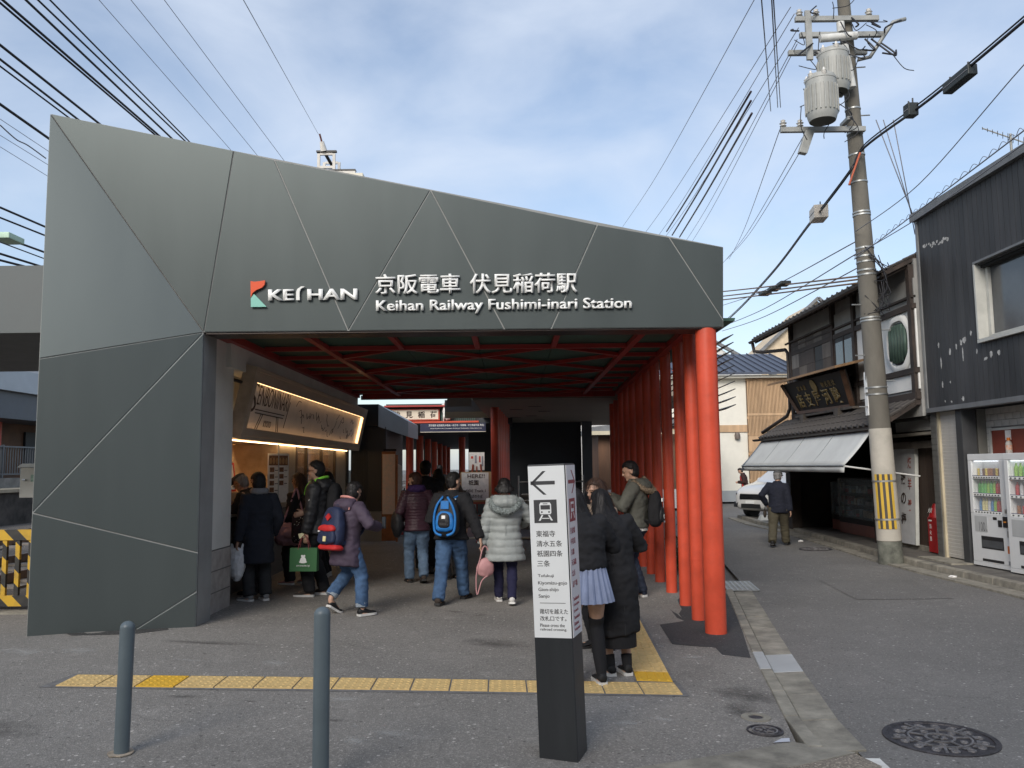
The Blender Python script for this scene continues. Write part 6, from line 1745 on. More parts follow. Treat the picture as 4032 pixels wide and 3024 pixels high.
# right-hand trunk cable with splice boxes
trunk = [Vector((6.268, 8.600, 7.026)), Vector((6.349, 9.700, 7.084)), Vector((6.250, 11.800, 7.056)), Vector((6.213, 14.000, 7.185)), Vector((5.973, 14.100, 6.774)), Vector((5.963, 15.200, 6.563)), Vector((6.329, 17.200, 6.703)), Vector((6.966, 22.000, 6.702)), Vector((7.816, 30.000, 6.864)), Vector((10.142, 48.000, 8.264))]
tk = wire(trunk, 0.021, CBL, 'thick black trunk cable passing in front of the leaning pole')
wire([p + Vector((0.02, -0.02, 0.07)) for p in trunk], 0.012, CBL, 'thin messenger wire carrying the thick black trunk cable')
wire([Vector((6.149, 14.050, 7.105)), Vector((6.006, 13.980, 6.788)), Vector((5.903, 14.000, 6.506))], 0.018, mat('cable_orange', (0.45, 0.10, 0.04), 0.6), 'short orange cable tied to the trunk cable at the pole')
def boxon(px, ax, sz, m, label, name):
 o = empty(name, px)
 d = Vector(ax).normalized()
 o.rotation_euler = d.to_track_quat('X', 'Z').to_euler()
 tag(o, label, 'splice box')
 MB().box((-sz[0] / 2, -sz[1] / 2, -sz[2]), (sz[0] / 2, sz[1] / 2, 0)).build('case', m, o, bevel=0.012)
 for s in (-0.35, 0.35):
  MB().tube([(s * sz[0], 0, 0), (s * sz[0], 0, 0.07)], 0.012, 6).build('clip', CBL, o)
 MB().box((-sz[0] / 2 + 0.02, -sz[1] / 2 - 0.006, -sz[2] * 0.55), (sz[0] / 2 - 0.02, sz[1] / 2 + 0.006, -sz[2] * 0.48)).build('seam', CBT, o)
 return o
boxon(Vector((6.302, 11.100, 7.077)) + Vector((0, 0, 0.01)), trunk[2] - trunk[1], (0.62, 0.14, 0.15), mat('case_black', (0.02, 0.025, 0.025), 0.5), 'long black splice case hanging under the trunk cable', 'splice_box')
boxon(Vector((6.203, 12.300, 7.198)), trunk[3] - trunk[2], (0.18, 0.16, 0.2), MATS['case_black'], 'small round black case hanging under the trunk cable', 'splice_box')
boxon(Vector((6.155, 16.100, 6.777)), trunk[6] - trunk[5], (0.55, 0.27, 0.26), mat('case_cream', (0.60, 0.54, 0.46), 0.55, var=0.06), 'cream junction box on the trunk cable below the pole transformers', 'junction_box')
GR_ = 'thin wires on the leaning pole'
wire([Vector((6.052, 14.300, 5.323)), Vector((5.818, 11.500, 5.161)), Vector((5.399, 8.400, 5.011)), Vector((5.296, 7.600, 5.011))], 0.007, CBT, 'lowest thin wire from the leaning pole over the black building', GR_)
c1 = [Vector((6.057, 14.300, 5.265)), Vector((5.875, 11.600, 5.293)), Vector((5.538, 8.600, 5.234)), Vector((5.445, 7.800, 5.215))]
wire(c1, 0.008, CBT, 'middle thin wire from the leaning pole over the black building', GR_)
cc = catmull(c1, 12)
b = MB()
for i in range(len(cc) - 1):
 a, c = cc[i], cc[i + 1]
 b.tube(catmull([a, (a + c) / 2 + Vector((0, 0, 0.06)), c], 4), 0.004, 4)
tag(b.build('lashing_wire', CBT, None, smooth=True), 'scalloped lashing wire above the thin wires over the black building', 'wire')
wire([Vector((6.100, 14.300, 5.765)), Vector((6.204, 12.200, 5.890)), Vector((5.852, 9.000, 6.172)), Vector((5.784, 8.200, 6.171))], 0.007, CBT, 'highest thin wire from the leaning pole over the black building', GR_)
for k, dx in enumerate((0, 11, 26)):
 wire([Vector((6.62 + 0.012 * dx, 14.4, 7.85)), Vector((7.3 + 0.008 * dx, 14.5 + dx * 0.02, 5.9))], 0.009, CBT, '%s grey drop wire from the pole to the black building roof' % ('left', 'middle', 'right')[k], 'drop wires to the black building')
# wires from the pole's arms away along the street, and from overhead to the lower arm
GF = 'wires running from the leaning pole behind the station'
far = [((5.107, 14.200, 9.896), (5.918, 42.000, 12.311)), ((5.167, 14.200, 9.764), (6.756, 42.000, 12.301)), ((5.231, 14.200, 9.500), (7.115, 42.000, 12.297)), ((5.196, 14.200, 9.282), (8.432, 42.000, 12.281)), ((5.192, 14.200, 9.195), (8.791, 42.000, 12.277)), ((4.167, 13.000, 9.492), (5.562, 40.000, 13.442)), ((4.861, 14.200, 7.732), (9.689, 36.000, 10.741)), ((5.300, 14.200, 7.428), (9.587, 36.000, 10.742)), ((5.246, 14.200, 7.514), (9.374, 36.000, 10.535))]
for k, (a, c) in enumerate(far):
 wire([a, (Vector(a) + Vector(c)) / 2 - Vector((0, 0, 0.25)), c], 0.008, CBT, 'thin wire from the leaning pole behind the station, %s from the left' % ORD[(1, 2, 3, 4, 5, 0, 8, 7, 6)[k]], GF)
for k, (a, c) in enumerate((((2.584, 8.000, 6.395), (4.599, 14.000, 7.860)), ((2.687, 8.000, 6.394), (4.724, 14.000, 7.926)), ((2.706, 8.000, 6.394), (4.773, 14.000, 7.926)))):
 wire(ext(a, c, 0.4, 0), 0.007, CBT, '%s thin wire coming down from overhead to the lower cross arm' % ('left', 'middle', 'right')[k], 'wires to the lower cross arm')
for k, (a, c) in enumerate((((6.091, 20.000, 11.014), (6.957, 36.000, 12.034)), ((6.081, 20.000, 10.772), (7.199, 36.000, 11.862)), ((6.092, 20.000, 10.446), (7.526, 36.000, 11.774)))):
 wire([a, (Vector(a) + Vector(c)) / 2 - Vector((0, 0, 0.06)), c], 0.032, mat('sleeve_maroon', (0.028, 0.018, 0.03), 0.5), '%s of three dark wire sleeves above the right end of the station' % ('leftmost', 'middle', 'rightmost')[k], 'dark wire sleeves')
GB = 'brown cables over the old shop house'
for k, (y0, y1) in enumerate(((640, 597), (652, 604), (660, 612))):
 a, c = Vector((6.096, 34.000, 8.503)), Vector((6.216, 14.600, 5.001))
 a.z += (650 - y0) * 34 / 1789; c.z += (600 - y1) * 14.6 / 1789
 wire([a, a.lerp(c, 0.5) - Vector((0, 0, 0.05)), c], 0.018, mat('cable_brown', (0.16, 0.10, 0.06), 0.6), '%s of three brown cables sagging towards the pole over the old shop house' % ('top', 'middle', 'bottom')[k], GB)
 for t, w_ in ((0.42 - 0.03 * k, 'far'), (0.80 - 0.035 * k, 'near')):
  pc = a.lerp(c, t)
  tag(MB().box(pc - Vector((0.12, 0.16, 0.04)), pc + Vector((0.12, 0.16, 0.04))).build('cable_closure', MATS['case_black'], None, bevel=0.015), 'small black closure at the %s end of the %s brown cable' % (w_, ('top', 'middle', 'bottom')[k]), 'cable closure', 'closures on the brown cables')
for k, (a, c) in enumerate((((6.209, 14.500, 5.652), (8.271, 32.000, 7.889)), ((6.223, 14.500, 5.441), (8.241, 32.000, 7.063)), ((6.166, 14.500, 5.146), (8.234, 32.000, 6.880)))):
 wire([a, (Vector(a) + Vector(c)) / 2 - Vector((0, 0, 0.15)), c], 0.011, CBT, '%s of three grey wires dropping from the pole down the street' % ('top', 'middle', 'bottom')[k], 'wires down the street')
# roof antenna
an = tag(empty('tv_antenna', (7.268, 11.600, 6.171)), 'small silver tv antenna above the black building', 'antenna')
MB().tube([(0, 0, -0.35), (0, 0, 0.25)], 0.018, 8).build('mast', GALV2, an)
MB().tube([(-0.28, 0.2, 0.42), (0.12, -0.1, 0.08)], 0.010, 6).build('boom', GALV2, an)
for k in range(9):
 p = Vector((-0.28, 0.2, 0.42)).lerp(Vector((0.12, -0.1, 0.08)), k / 8)
 l_ = 0.05 + 0.018 * k
 MB().tube([p + Vector((-l_ * 0.6, -l_, 0.0)), p + Vector((l_ * 0.6, l_, 0.0))], 0.005, 5).build('element', GALV2, an)
# catenary structure standing behind the station roof
ct = tag(empty('catenary_mast', (-6.3, 30, 0.1)), 'white railway mast top with insulator behind the station roof', 'mast')
MW = mat('mast_white', (0.56, 0.54, 0.50), 0.6, var=0.08, grime=0.2)
def cbx(a, b, name, m=MW): return MB().box(Vector(a) - ct.location, Vector(b) - ct.location).build(name, m, ct)
cbx((-6.5, 29.9, 0.1), (-6.1, 30.3, 12.2), 'post')
cbx((-7.95, 29.9, 12.62), (-5.75, 30.0, 12.74), 'beam'); cbx((-7.98, 29.88, 12.745), (-5.74, 30.1, 12.80), 'beam_cap', BLACKM)
for x in (-7.12, -6.55):
 for y in (29.9, 30.8):
  cbx((x - 0.05, y, 12.4), (x + 0.05, y + 0.08, 13.42), 'frame_post')
for z in (12.85, 13.36):
 for y in (29.9, 30.8):
  cbx((-7.07, y, z), (-6.6, y + 0.08, z + 0.09), 'frame_rail')
cbx((-7.2, 29.85, 13.46), (-6.45, 30.0, 13.52), 'frame_cap', BLACKM)
cbx((-6.25, 29.8, 11.7), (-5.45, 30.6, 12.615), 'switch_box', mat('cream_box', (0.60, 0.57, 0.47), 0.55, var=0.05, grime=0.12))
MB().tube([Vector((-6.93, 29.9, 13.52)) - ct.location, Vector((-6.97, 29.75, 13.82)) - ct.location], [0.13, 0.08], 12).build('insulator', WHT, ct, auto=50)
MB().tube([Vector((-6.97, 29.75, 13.8)) - ct.location, Vector((-7.02, 29.6, 14.05)) - ct.location], 0.035, 8).build('shackle', mat('rust', (0.16, 0.06, 0.05), 0.7), ct)
MB().tube([Vector((-6.9, 30.0, 13.45)) - ct.location, Vector((-6.65, 30.6, 13.0)) - ct.location], 0.06, 10).build('tension_rod', BLACKM, ct)
# ------------------------------------------------------------------ far end of the street
fbq = tag(empty('cream_building', (11, 38, 0)), 'bright cream two storey building with timber lattice at the street end', 'building')
CRM = mat('cream_render', (0.74, 0.71, 0.62), 0.85, var=0.03, grime=0.05)
LATT = mat('cedar_slat', (0.50, 0.33, 0.19), 0.65, var=0.15, vscale=5, stretch=(1, 1, 0.15))
pb(fbq, (6.2, 38, 0.0), (13.0, 46, 5.62), 'wall', CRM)
pb(fbq, (6.15, 37.95, 0.0), (13.0, 37.99, 0.50), 'base_course', LGREY)
pb(fbq, (6.2, 37.94, 3.16), (10.75, 37.99, 3.48), 'timber_band', LATT)
pb(fbq, (6.0, 37.6, 5.62), (13.2, 38.1, 5.74), 'eave', CRM)
pb(fbq, (10.76, 37.96, 0.3), (13.0, 37.99, 5.60), 'lattice_back', mat('lattice_dark', (0.16, 0.11, 0.07), 0.8))
for k in range(34):
 x = 10.80 + 0.064 * k
 pb(fbq, (x, 37.86, 0.3), (x + 0.038, 37.93, 5.60), 'lattice_slat', LATT)
for z in (0.9, 2.1, 3.0, 3.75, 5.5):
 pb(fbq, (10.76, 37.931, z), (13.0, 37.955, z + 0.12), 'lattice_rail', LATT)
for z0, z1 in ((2.25, 2.95), (3.9, 4.0)):
 pb(fbq, (10.76, 37.845, z0), (13.0, 37.857, z1), 'lattice_board', LATT)
RMET = mat('blue_metal_roof', (0.075, 0.085, 0.115), 0.4, metal=0.3, var=0.08)
MB().hexa([Vector(p) - fbq.location for p in ((5.8, 37.4, 5.75), (13.4, 37.4, 5.75), (13.4, 42.5, 7.25), (5.8, 42.5, 7.25))], [Vector(p) - fbq.location for p in ((5.8, 37.4, 5.85), (13.4, 37.4, 5.85), (13.4, 42.5, 7.35), (5.8, 42.5, 7.35))]).build('roof', RMET, fbq)
for k in range(20):
 x = 5.9 + 0.39 * k
 MB().bar(Vector((x, 37.4, 5.88)) - fbq.location, Vector((x, 42.5, 7.38)) - fbq.location, 0.035, 0.06).build('roof_seam', RMET, fbq)
lm = MB(); lm.lathe([(0.02, -0.16), (0.12, -0.15), (0.13, 0.0), (0.10, 0.12), (0.03, 0.16)], Vector((10.27, 37.9, 3.0)) - fbq.location, 14)
lm.build('wall_lamp', mat('lamp_brown', (0.15, 0.12, 0.10), 0.5), fbq, auto=40)
gb = tag(empty('gabled_house', (10, 52, 0)), 'pale gabled house rising behind the cream building', 'house')
MB().prism([Vector(p) - gb.location for p in ((6, 52, 0), (17, 52, 0), (17, 52, 6.5), (13.2, 52, 9.0), (11.0, 52, 10.4), (6, 52, 7.6))], (0, 6, 0)).build('wall', mat('pale_render', (0.60, 0.60, 0.58), 0.85), gb)
for a, c in (((11.0, 51.8, 10.5), (17.4, 51.8, 6.7)), ((11.0, 51.8, 10.5), (5.5, 51.8, 7.3))):
 MB().bar(Vector(a) - gb.location, Vector(c) - gb.location, 0.3, 0.18).build('roof_edge', TRIM, gb)
gb2 = tag(empty('beige_house', (19, 56, 0)), 'beige gabled house behind the old shop house', 'house')
MB().prism([Vector(p) - gb2.location for p in ((15.2, 56, 0), (26, 56, 0), (26, 56, 8.0), (21, 56, 12.8), (15.2, 56, 7.6))], (0, 6, 0)).build('wall', mat('beige_render', (0.55, 0.45, 0.32), 0.85), gb2)
for a, c in (((21, 55.8, 12.95), (15.0, 55.8, 7.6)), ((21, 55.8, 12.95), (26.5, 55.8, 7.8))):
 MB().bar(Vector(a) - gb2.location, Vector(c) - gb2.location, 0.3, 0.18).build('roof_edge', TRIM, gb2)
# brown fenced lot and shop with green sign seen between the columns
bl_ = tag(empty('brown_house', (6.5, 36, 0)), 'low brown boarded house with white base seen between the red columns', 'house')
pb(bl_, (3.4, 33.0, 0.75), (7.6, 36, 3.0), 'wall', mat('brown_siding', (0.13, 0.065, 0.035), 0.75, var=0.3, vscale=2, stretch=(1, 1, 0.2)))
pb(bl_, (3.35, 32.95, 0.0), (7.65, 36, 0.745), 'base', HW)
MB().hexa([Vector(p) - bl_.location for p in ((3.0, 32.5, 3.0), (8.0, 32.5, 3.35), (8.0, 37, 3.35), (3.0, 37, 3.0))], [Vector(p) - bl_.location for p in ((3.0, 32.5, 3.2), (8.0, 32.5, 3.75), (8.0, 37, 3.75), (3.0, 37, 3.2))]).build('roof', TRIM, bl_)
MB().box(Vector((3.0, 32.47, 2.9)) - bl_.location, Vector((8.0, 32.5, 3.05)) - bl_.location).build('barge_board', CREAM, bl_)
gs = tag(empty('shop_block', (7, 44, 0)), 'white shop block with green vertical sign beyond the brown house', 'building')
pb(gs, (2.2, 44, 0), (9.0, 50, 6.2), 'wall', HW)
sgn = pb(gs, (7.55, 43.5, 3.7), (8.0, 43.8, 5.9), 'green_sign', mat('sign_green', (0.03, 0.30, 0.17), 0.5))
for i, chh in enumerate('ムモル'):
 lettering(chh, Vector((7.60, 43.49, 5.15 - 0.62 * i)) - gs.location, (1, 0, 0), (0, 0, 1), LETW, gs, width=0.34, height=0.45, extrude=0.01, offset=0.01)
pb(gs, (6.3, 43.5, 4.2), (6.8, 43.8, 5.2), 'red_sign', mat('sign_red', (0.45, 0.04, 0.03), 0.5))
# small planted bed beyond the columns
pl = tag(empty('planting_bed', (2.62, 13.2, gz(2.6))), 'small leafy shrub behind the red columns', 'shrub')
MB().box((-0.18, -0.55, -0.02), (0.2, 0.9, 0.10)).build('bed_edge', CONC, pl)
def leaf_cloud(n, cx, sx, h, seed, m, parent, size=0.035):
 rr = random.Random(seed)
 vs, fs = [], []
 for k in range(n):
  c = Vector((cx[0] + rr.gauss(0, sx[0]), cx[1] + rr.gauss(0, sx[1]), cx[2] + abs(rr.gauss(0, 0.5)) * h))
  a = Vector((rr.uniform(-1, 1), rr.uniform(-1, 1), rr.uniform(-0.3, 1))).normalized()
  s = a.cross(Vector((rr.uniform(-1, 1), rr.uniform(-1, 1), rr.uniform(-1, 1)))).normalized()
  z = size * rr.uniform(0.6, 1.4)
  i = len(vs)
  vs += [c, c + a * z + s * z * 0.35, c + a * z * 2, c + a * z - s * z * 0.35]
  fs.append((i, i + 1, i + 2, i + 3))
 b = MB(); b.add(vs, fs)
 return b.build('foliage', m, parent)
LEAF = mat('leaf_green', (0.045, 0.075, 0.022), 0.6, var=0.4, vscale=12)
leaf_cloud(900, (0.0, 0.1, 0.12), (0.10, 0.30), 0.42, 3, LEAF, pl)
bs2 = MB()
for k in range(14):
 rr = random.Random(k)
 x, y = rr.uniform(-.1, .1), rr.uniform(-.4, .6)
 bs2.tube([(x, y, 0.05), (x + rr.uniform(-.08, .08), y + rr.uniform(-.08, .08), 0.5)], [0.006, 0.003], 5)
bs2.build('stems', mat('stem', (0.07, 0.05, 0.03), 0.8), pl)
# ------------------------------------------------------------------ white people carrier at the lot
car = tag(empty('parked_car', (9.15, 26.6, 0.02), R(122)), 'white people carrier parked with its nose towards the street', 'car')
CARW = mat('car_pearl', (0.66, 0.655, 0.63), 0.25, var=0.02, coat=0.8, rvar=0.03)
CARG = mat('car_glass', (0.015, 0.017, 0.02), 0.06, spec=0.8, var=0, rvar=0)
CARB = mat('car_black', (0.02, 0.02, 0.02), 0.5)
CHR = mat('chrome', (0.6, 0.6, 0.62), 0.12, metal=1.0, var=0.02)
# local frame: +Y is forward, nose at y = 2.2 ... tail at y = -2.4
secs = [  # y, half width, z bottom, z waist, z top, half width at top
 (2.30, 0.50, 0.38, 0.62, 0.74, 0.46), (2.22, 0.70, 0.28, 0.70, 0.88, 0.62), (2.05, 0.80, 0.24, 0.78, 0.98, 0.70), (1.75, 0.84, 0.22, 0.86, 1.06, 0.74),
 (1.35, 0.85, 0.22, 0.92, 1.13, 0.75), (1.15, 0.85, 0.22, 0.96, 1.24, 0.72), (0.75, 0.855, 0.22, 1.0, 1.52, 0.66), (0.40, 0.86, 0.22, 1.02, 1.74, 0.62), (0.0, 0.86, 0.22, 1.02, 1.83, 0.62), (-1.2, 0.86, 0.22, 1.02, 1.84, 0.62), (-2.1, 0.85, 0.24, 1.02, 1.80, 0.62), (-2.38, 0.80, 0.32, 1.0, 1.62, 0.58)]
vs, fs = [], []
for (y, hw_, zb, zw, zt, ht) in secs:
 prof = [(-hw_ * 0.9, zb), (-hw_, zb + 0.12), (-hw_, zw), (-ht - 0.02, zt - 0.06), (-ht * 0.8, zt), (ht * 0.8, zt), (ht + 0.02, zt - 0.06), (hw_, zw), (hw_, zb + 0.12), (hw_ * 0.9, zb)]
 vs += [(x, y, z) for x, z in prof]
n_ = 10
for i in range(len(secs) - 1):
 for k in range(n_):
  fs.append((i * n_ + k, i * n_ + (k + 1) % n_, (i + 1) * n_ + (k + 1) % n_, (i + 1) * n_ + k))
fs.append(tuple(range(n_))); fs.append(tuple(range((len(secs) - 1) * n_, len(secs) * n_))[::-1])
b = MB(); b.add(vs, fs)
cb_ = b.build('body', CARW, car, smooth=True)
ss = cb_.modifiers.new('s', 'SUBSURF'); ss.levels = 1; ss.render_levels = 2
MB().hexa([(-0.66, 1.17, 1.16), (0.66, 1.17, 1.16), (0.60, 1.10, 1.16), (-0.60, 1.10, 1.16)], [(-0.56, 0.47, 1.70), (0.56, 0.47, 1.70), (0.52, 0.40, 1.70), (-0.52, 0.40, 1.70)]).build('windscreen', CARG, car)
for s in (-1, 1):
 MB().hexa([(s * 0.83, 0.75, 1.10), (s * 0.84, -2.0, 1.10), (s * 0.78, -2.0, 1.10), (s * 0.77, 0.75, 1.10)], [(s * 0.68, 0.35, 1.60), (s * 0.68, -1.95, 1.62), (s * 0.62, -1.95, 1.62), (s * 0.62, 0.35, 1.60)]).build('side_window', CARG, car)
 hl = MB().hexa([(s * 0.46, 2.29, 0.66), (s * 0.80, 2.00, 0.72), (s * 0.74, 1.95, 0.72), (s * 0.42, 2.20, 0.66)], [(s * 0.44, 2.26, 0.78), (s * 0.80, 1.86, 0.90), (s * 0.72, 1.80, 0.90), (s * 0.40, 2.15, 0.78)]).build('headlight', mat('headlight', (0.55, 0.57, 0.6), 0.12, metal=0.4, var=0.3, vscale=12), car)
 MB().ball((s * 0.60, 2.20, 0.76), (0.06, 0.04, 0.05)).build('lens', CHR, hl, smooth=True)
 MB().hexa([(s * 0.60, 2.29, 0.36), (s * 0.78, 2.20, 0.36), (s * 0.76, 2.12, 0.36), (s * 0.58, 2.2, 0.36)], [(s * 0.52, 2.27, 0.52), (s * 0.80, 2.14, 0.52), (s * 0.76, 2.06, 0.52), (s * 0.5, 2.18, 0.52)]).build('fog_lamp_recess', CARB, car)
 for y in (1.42, -1.55):
  wl_ = empty('wheel', (s * 0.76, y, 0.31)); wl_.parent = car; wl_.rotation_euler = (0, R(90), 0)
  MB().lathe([(0.20, -0.10), (0.30, -0.10), (0.315, -0.06), (0.315, 0.06), (0.30, 0.10), (0.20, 0.10)], n=26).build('tyre', CARB, wl_, auto=40)
  MB().lathe([(0.205, -0.09), (0.20, 0.085), (0.06, 0.10), (0.03, 0.11)], n=20).build('rim', CHR, wl_, auto=40)
 MB().ball((s * 0.98, 0.75, 1.15), (0.10, 0.06, 0.09)).build('mirror', CARW, car, smooth=True)
gr_ = MB().hexa([(-0.44, 2.30, 0.60), (0.44, 2.30, 0.60), (0.40, 2.2, 0.60), (-0.40, 2.2, 0.60)], [(-0.42, 2.29, 0.77), (0.42, 2.29, 0.77), (0.40, 2.15, 0.77), (-0.40, 2.15, 0.77)]).build('grille', CARB, car)
for z in (0.62, 0.67, 0.72):
 MB().box((-0.41, 2.295, z), (0.41, 2.315, z + 0.02)).build('chrome_bar', CHR, gr_)
MB().box((-0.36, 2.25, 0.34), (0.36, 2.325, 0.47)).build('lower_intake', CARB, car)
MB().box((-0.17, 2.318, 0.48), (0.17, 2.335, 0.57)).build('number_plate', LETW, car)
# white weight block and stone post by the shop corner
wbk = tag(MB().hexa([(7.12, 24.2, 0.0), (7.45, 24.2, 0.0), (7.45, 24.6, 0.0), (7.12, 24.6, 0.0)], [(7.2, 24.28, 0.22), (7.38, 24.28, 0.22), (7.38, 24.5, 0.22), (7.2, 24.5, 0.22)]).build('weight_block', CABW, None, bevel=0.02), 'white weight block on the kerb by the shop corner', 'weight block')
stp = tag(empty('stone_post', (7.62, 24.4, 0.0)), 'grey stone post at the corner by the parked car', 'stone post')
MB().box((-0.14, -0.14, 0), (0.14, 0.14, 1.05)).build('shaft', mat('stone_grey', (0.17, 0.16, 0.145), 0.9, var=0.3, vscale=6, bump=0.4), stp, bevel=0.02)
MB().hexa([(-0.14, -0.14, 1.051), (0.14, -0.14, 1.051), (0.14, 0.14, 1.051), (-0.14, 0.14, 1.051)], [(-0.05, -0.05, 1.12), (0.05, -0.05, 1.12), (0.05, 0.05, 1.12), (-0.05, 0.05, 1.12)]).build('cap', MATS['stone_grey'], stp)
# scraps of litter on the road edge
rr = random.Random(2)
for k, (x, y, lb) in enumerate(((6.52, 12.55, 'crumpled white paper scrap on the road by the vending machines'), (6.35, 18.6, 'crumpled white paper scrap in the gutter near the old man'))):
 b = MB(); b.ball((0, 0, 0.02), (0.06, 0.045, 0.025), 8, 5)
 b.v = [(x_ + rr.uniform(-.015, .015), y_ + rr.uniform(-.015, .015), z_ + rr.uniform(-.006, .01)) for x_, y_, z_ in b.v]
 tag(b.build('paper_scrap', PAPER, None, loc=(x, y, gz(x) - 0.02)), lb, 'litter')
# ------------------------------------------------------------------ unseen houses behind the viewer, added dark for the grey fascia to reflect
def opposite(x0, x1, h, c, label, seed):
 r = tag(empty('unseen_opposite_house', ((x0 + x1) / 2, -11, 0)), label, 'house', 'unseen houses added across the street')
 m_ = mat('opp_%d' % seed, c, 0.85, var=0.12, vscale=0.7)
 pb(r, (x0, -19, 0), (x1, -11, h), 'wall', m_)
 pb(r, (x0 - 0.1, -19.2, h), (x1 - 0.15, -10.7, h + 0.25), 'roof', KAW)
 for z in np.arange(0.9, h - 1.4, 2.8):
  for x in np.arange(x0 + 0.9, x1 - 1.2, 2.4):
   f_ = pb(r, (x, -10.97, z), (x + 1.3, -10.9, z + 1.3), 'window', TRIM)
   MB().box(Vector((x + 0.08, -10.89, z + 0.08)) - r.location, Vector((x + 1.22, -10.88, z + 1.22)) - r.location).build('pane', MATS['window_glass_dark'], f_)
opposite(-19, -8.2, 9.2, (0.16, 0.15, 0.13), 'tan rendered house added unseen behind the viewer', 1)
opposite(-8, 1.8, 9.6, (0.11, 0.10, 0.09), 'dark rendered house added unseen behind the viewer', 2)
opposite(2, 10.8, 9.2, (0.14, 0.13, 0.12), 'grey rendered house added unseen behind the viewer', 3)
opposite(11, 22, 9.4, (0.20, 0.185, 0.165), 'pale rendered house added unseen behind the viewer', 4)
# ================================================================== PEOPLE
TMP = bpy.data.scenes.new('tmp_build')
def evaluated(me, mods):
 """Mesh after modifiers, worked out in a scratch scene."""
 o = bpy.data.objects.new('tmp', me)
 TMP.collection.objects.link(o)
 for kind, props in mods:
  m = o.modifiers.new(kind, kind)
  for k, v in props.items():
   setattr(m, k, v)
 vl = TMP.view_layers[0]
 vl.update()
 dg = vl.depsgraph
 dg.update()
 out = bpy.data.meshes.new_from_object(o.evaluated_get(dg))
 bpy.data.objects.remove(o)
 return out
def fuse(b, voxel=0.014, smooth=3, fac=0.5):
 me = b.mesh('solid')
 return evaluated(me, [('REMESH', dict(mode='VOXEL', voxel_size=voxel, adaptivity=0.0)), ('SMOOTH', dict(factor=fac, iterations=smooth))])
def displace(me, fn):
 n = len(me.vertices)
 co = np.empty(n * 3); me.vertices.foreach_get('co', co); co = co.reshape(-1, 3)
 no = np.empty(n * 3); me.vertices.foreach_get('normal', no); no = no.reshape(-1, 3)
 d = np.array([fn(Vector(c), Vector(m)) for c, m in zip(co, no)])
 co += no * d[:, None]
 me.vertices.foreach_set('co', co.ravel())
 me.update()
def folds(amp=0.006, sc=(9, 9, 14), seed=0):
 def fn(p, nn):
  q = Vector((p.x * sc[0] + seed, p.y * sc[1] + seed * 2, p.z * sc[2]))
  a = noise.noise(q)
  b_ = noise.noise(q * 2.3 + Vector((5, 1, 7)))
  return amp * (1.1 - 2.2 * abs(a)) * 0.7 + amp * 0.5 * b_
 return fn
def ringtube(b, rings, n=18):
 """rings: (centre, ux, uy) with radii in the vectors; capped."""
 vs, fs = [], []
 for c, ux, uy in rings:
  for k in range(n):
   a = 2 * math.pi * k / n
   vs.append(c + ux * math.cos(a) + uy * math.sin(a))
 for i in range(len(rings) - 1):
  for k in range(n):
   fs.append((i * n + k, i * n + (k + 1) % n, (i + 1) * n + (k + 1) % n, (i + 1) * n + k))
 fs.append(tuple(range(n))[::-1]); fs.append(tuple(range((len(rings) - 1) * n, len(rings) * n)))
 b.add(vs, fs)
def ik(a, c, l1, l2, pole):
 a, c, pole = Vector(a), Vector(c), Vector(pole)
 d = c - a
 L = min(d.length, (l1 + l2) * 0.998)
 u = d.normalized()
 c = a + u * L
 x = (l1 * l1 - l2 * l2 + L * L) / (2 * L)
 h = math.sqrt(max(0, l1 * l1 - x * x))
 p = pole - u * pole.dot(u)
 p = p.normalized() if p.length > 1e-5 else Vector((0, 1, 0))
 return a + u * x + p * h, c
SKIN = mat('skin', (0.50, 0.30, 0.21), 0.5, var=0.08, vscale=20, bump=0.05, bscale=200)
SKIN2 = mat('skin_aged', (0.42, 0.25, 0.17), 0.55, var=0.12, vscale=25, bump=0.1, bscale=150)
EYE = mat('eye_dark', (0.015, 0.012, 0.01), 0.25, var=0)
LIP = mat('lip', (0.34, 0.13, 0.10), 0.5, var=0.05)
def hairmat(name, col):
 return mat(name, col, 0.55, spec=0.35, var=0.35, vscale=26, stretch=(1, 1, 0.12), bump=0.5, bscale=60)
HBLACK = hairmat('hair_black', (0.012, 0.010, 0.010))
HBROWN = hairmat('hair_brown', (0.050, 0.026, 0.016))
HRED = hairmat('hair_auburn', (0.060, 0.022, 0.014))
HGREY = hairmat('hair_grey', (0.16, 0.155, 0.15))
def cloth(name, col, rough=0.85, var=0.12, bump=0.25, bscale=220, **k):
 return mat(name, col, rough, var=var, vscale=7, bump=bump, bscale=bscale, spec=0.3, **k)
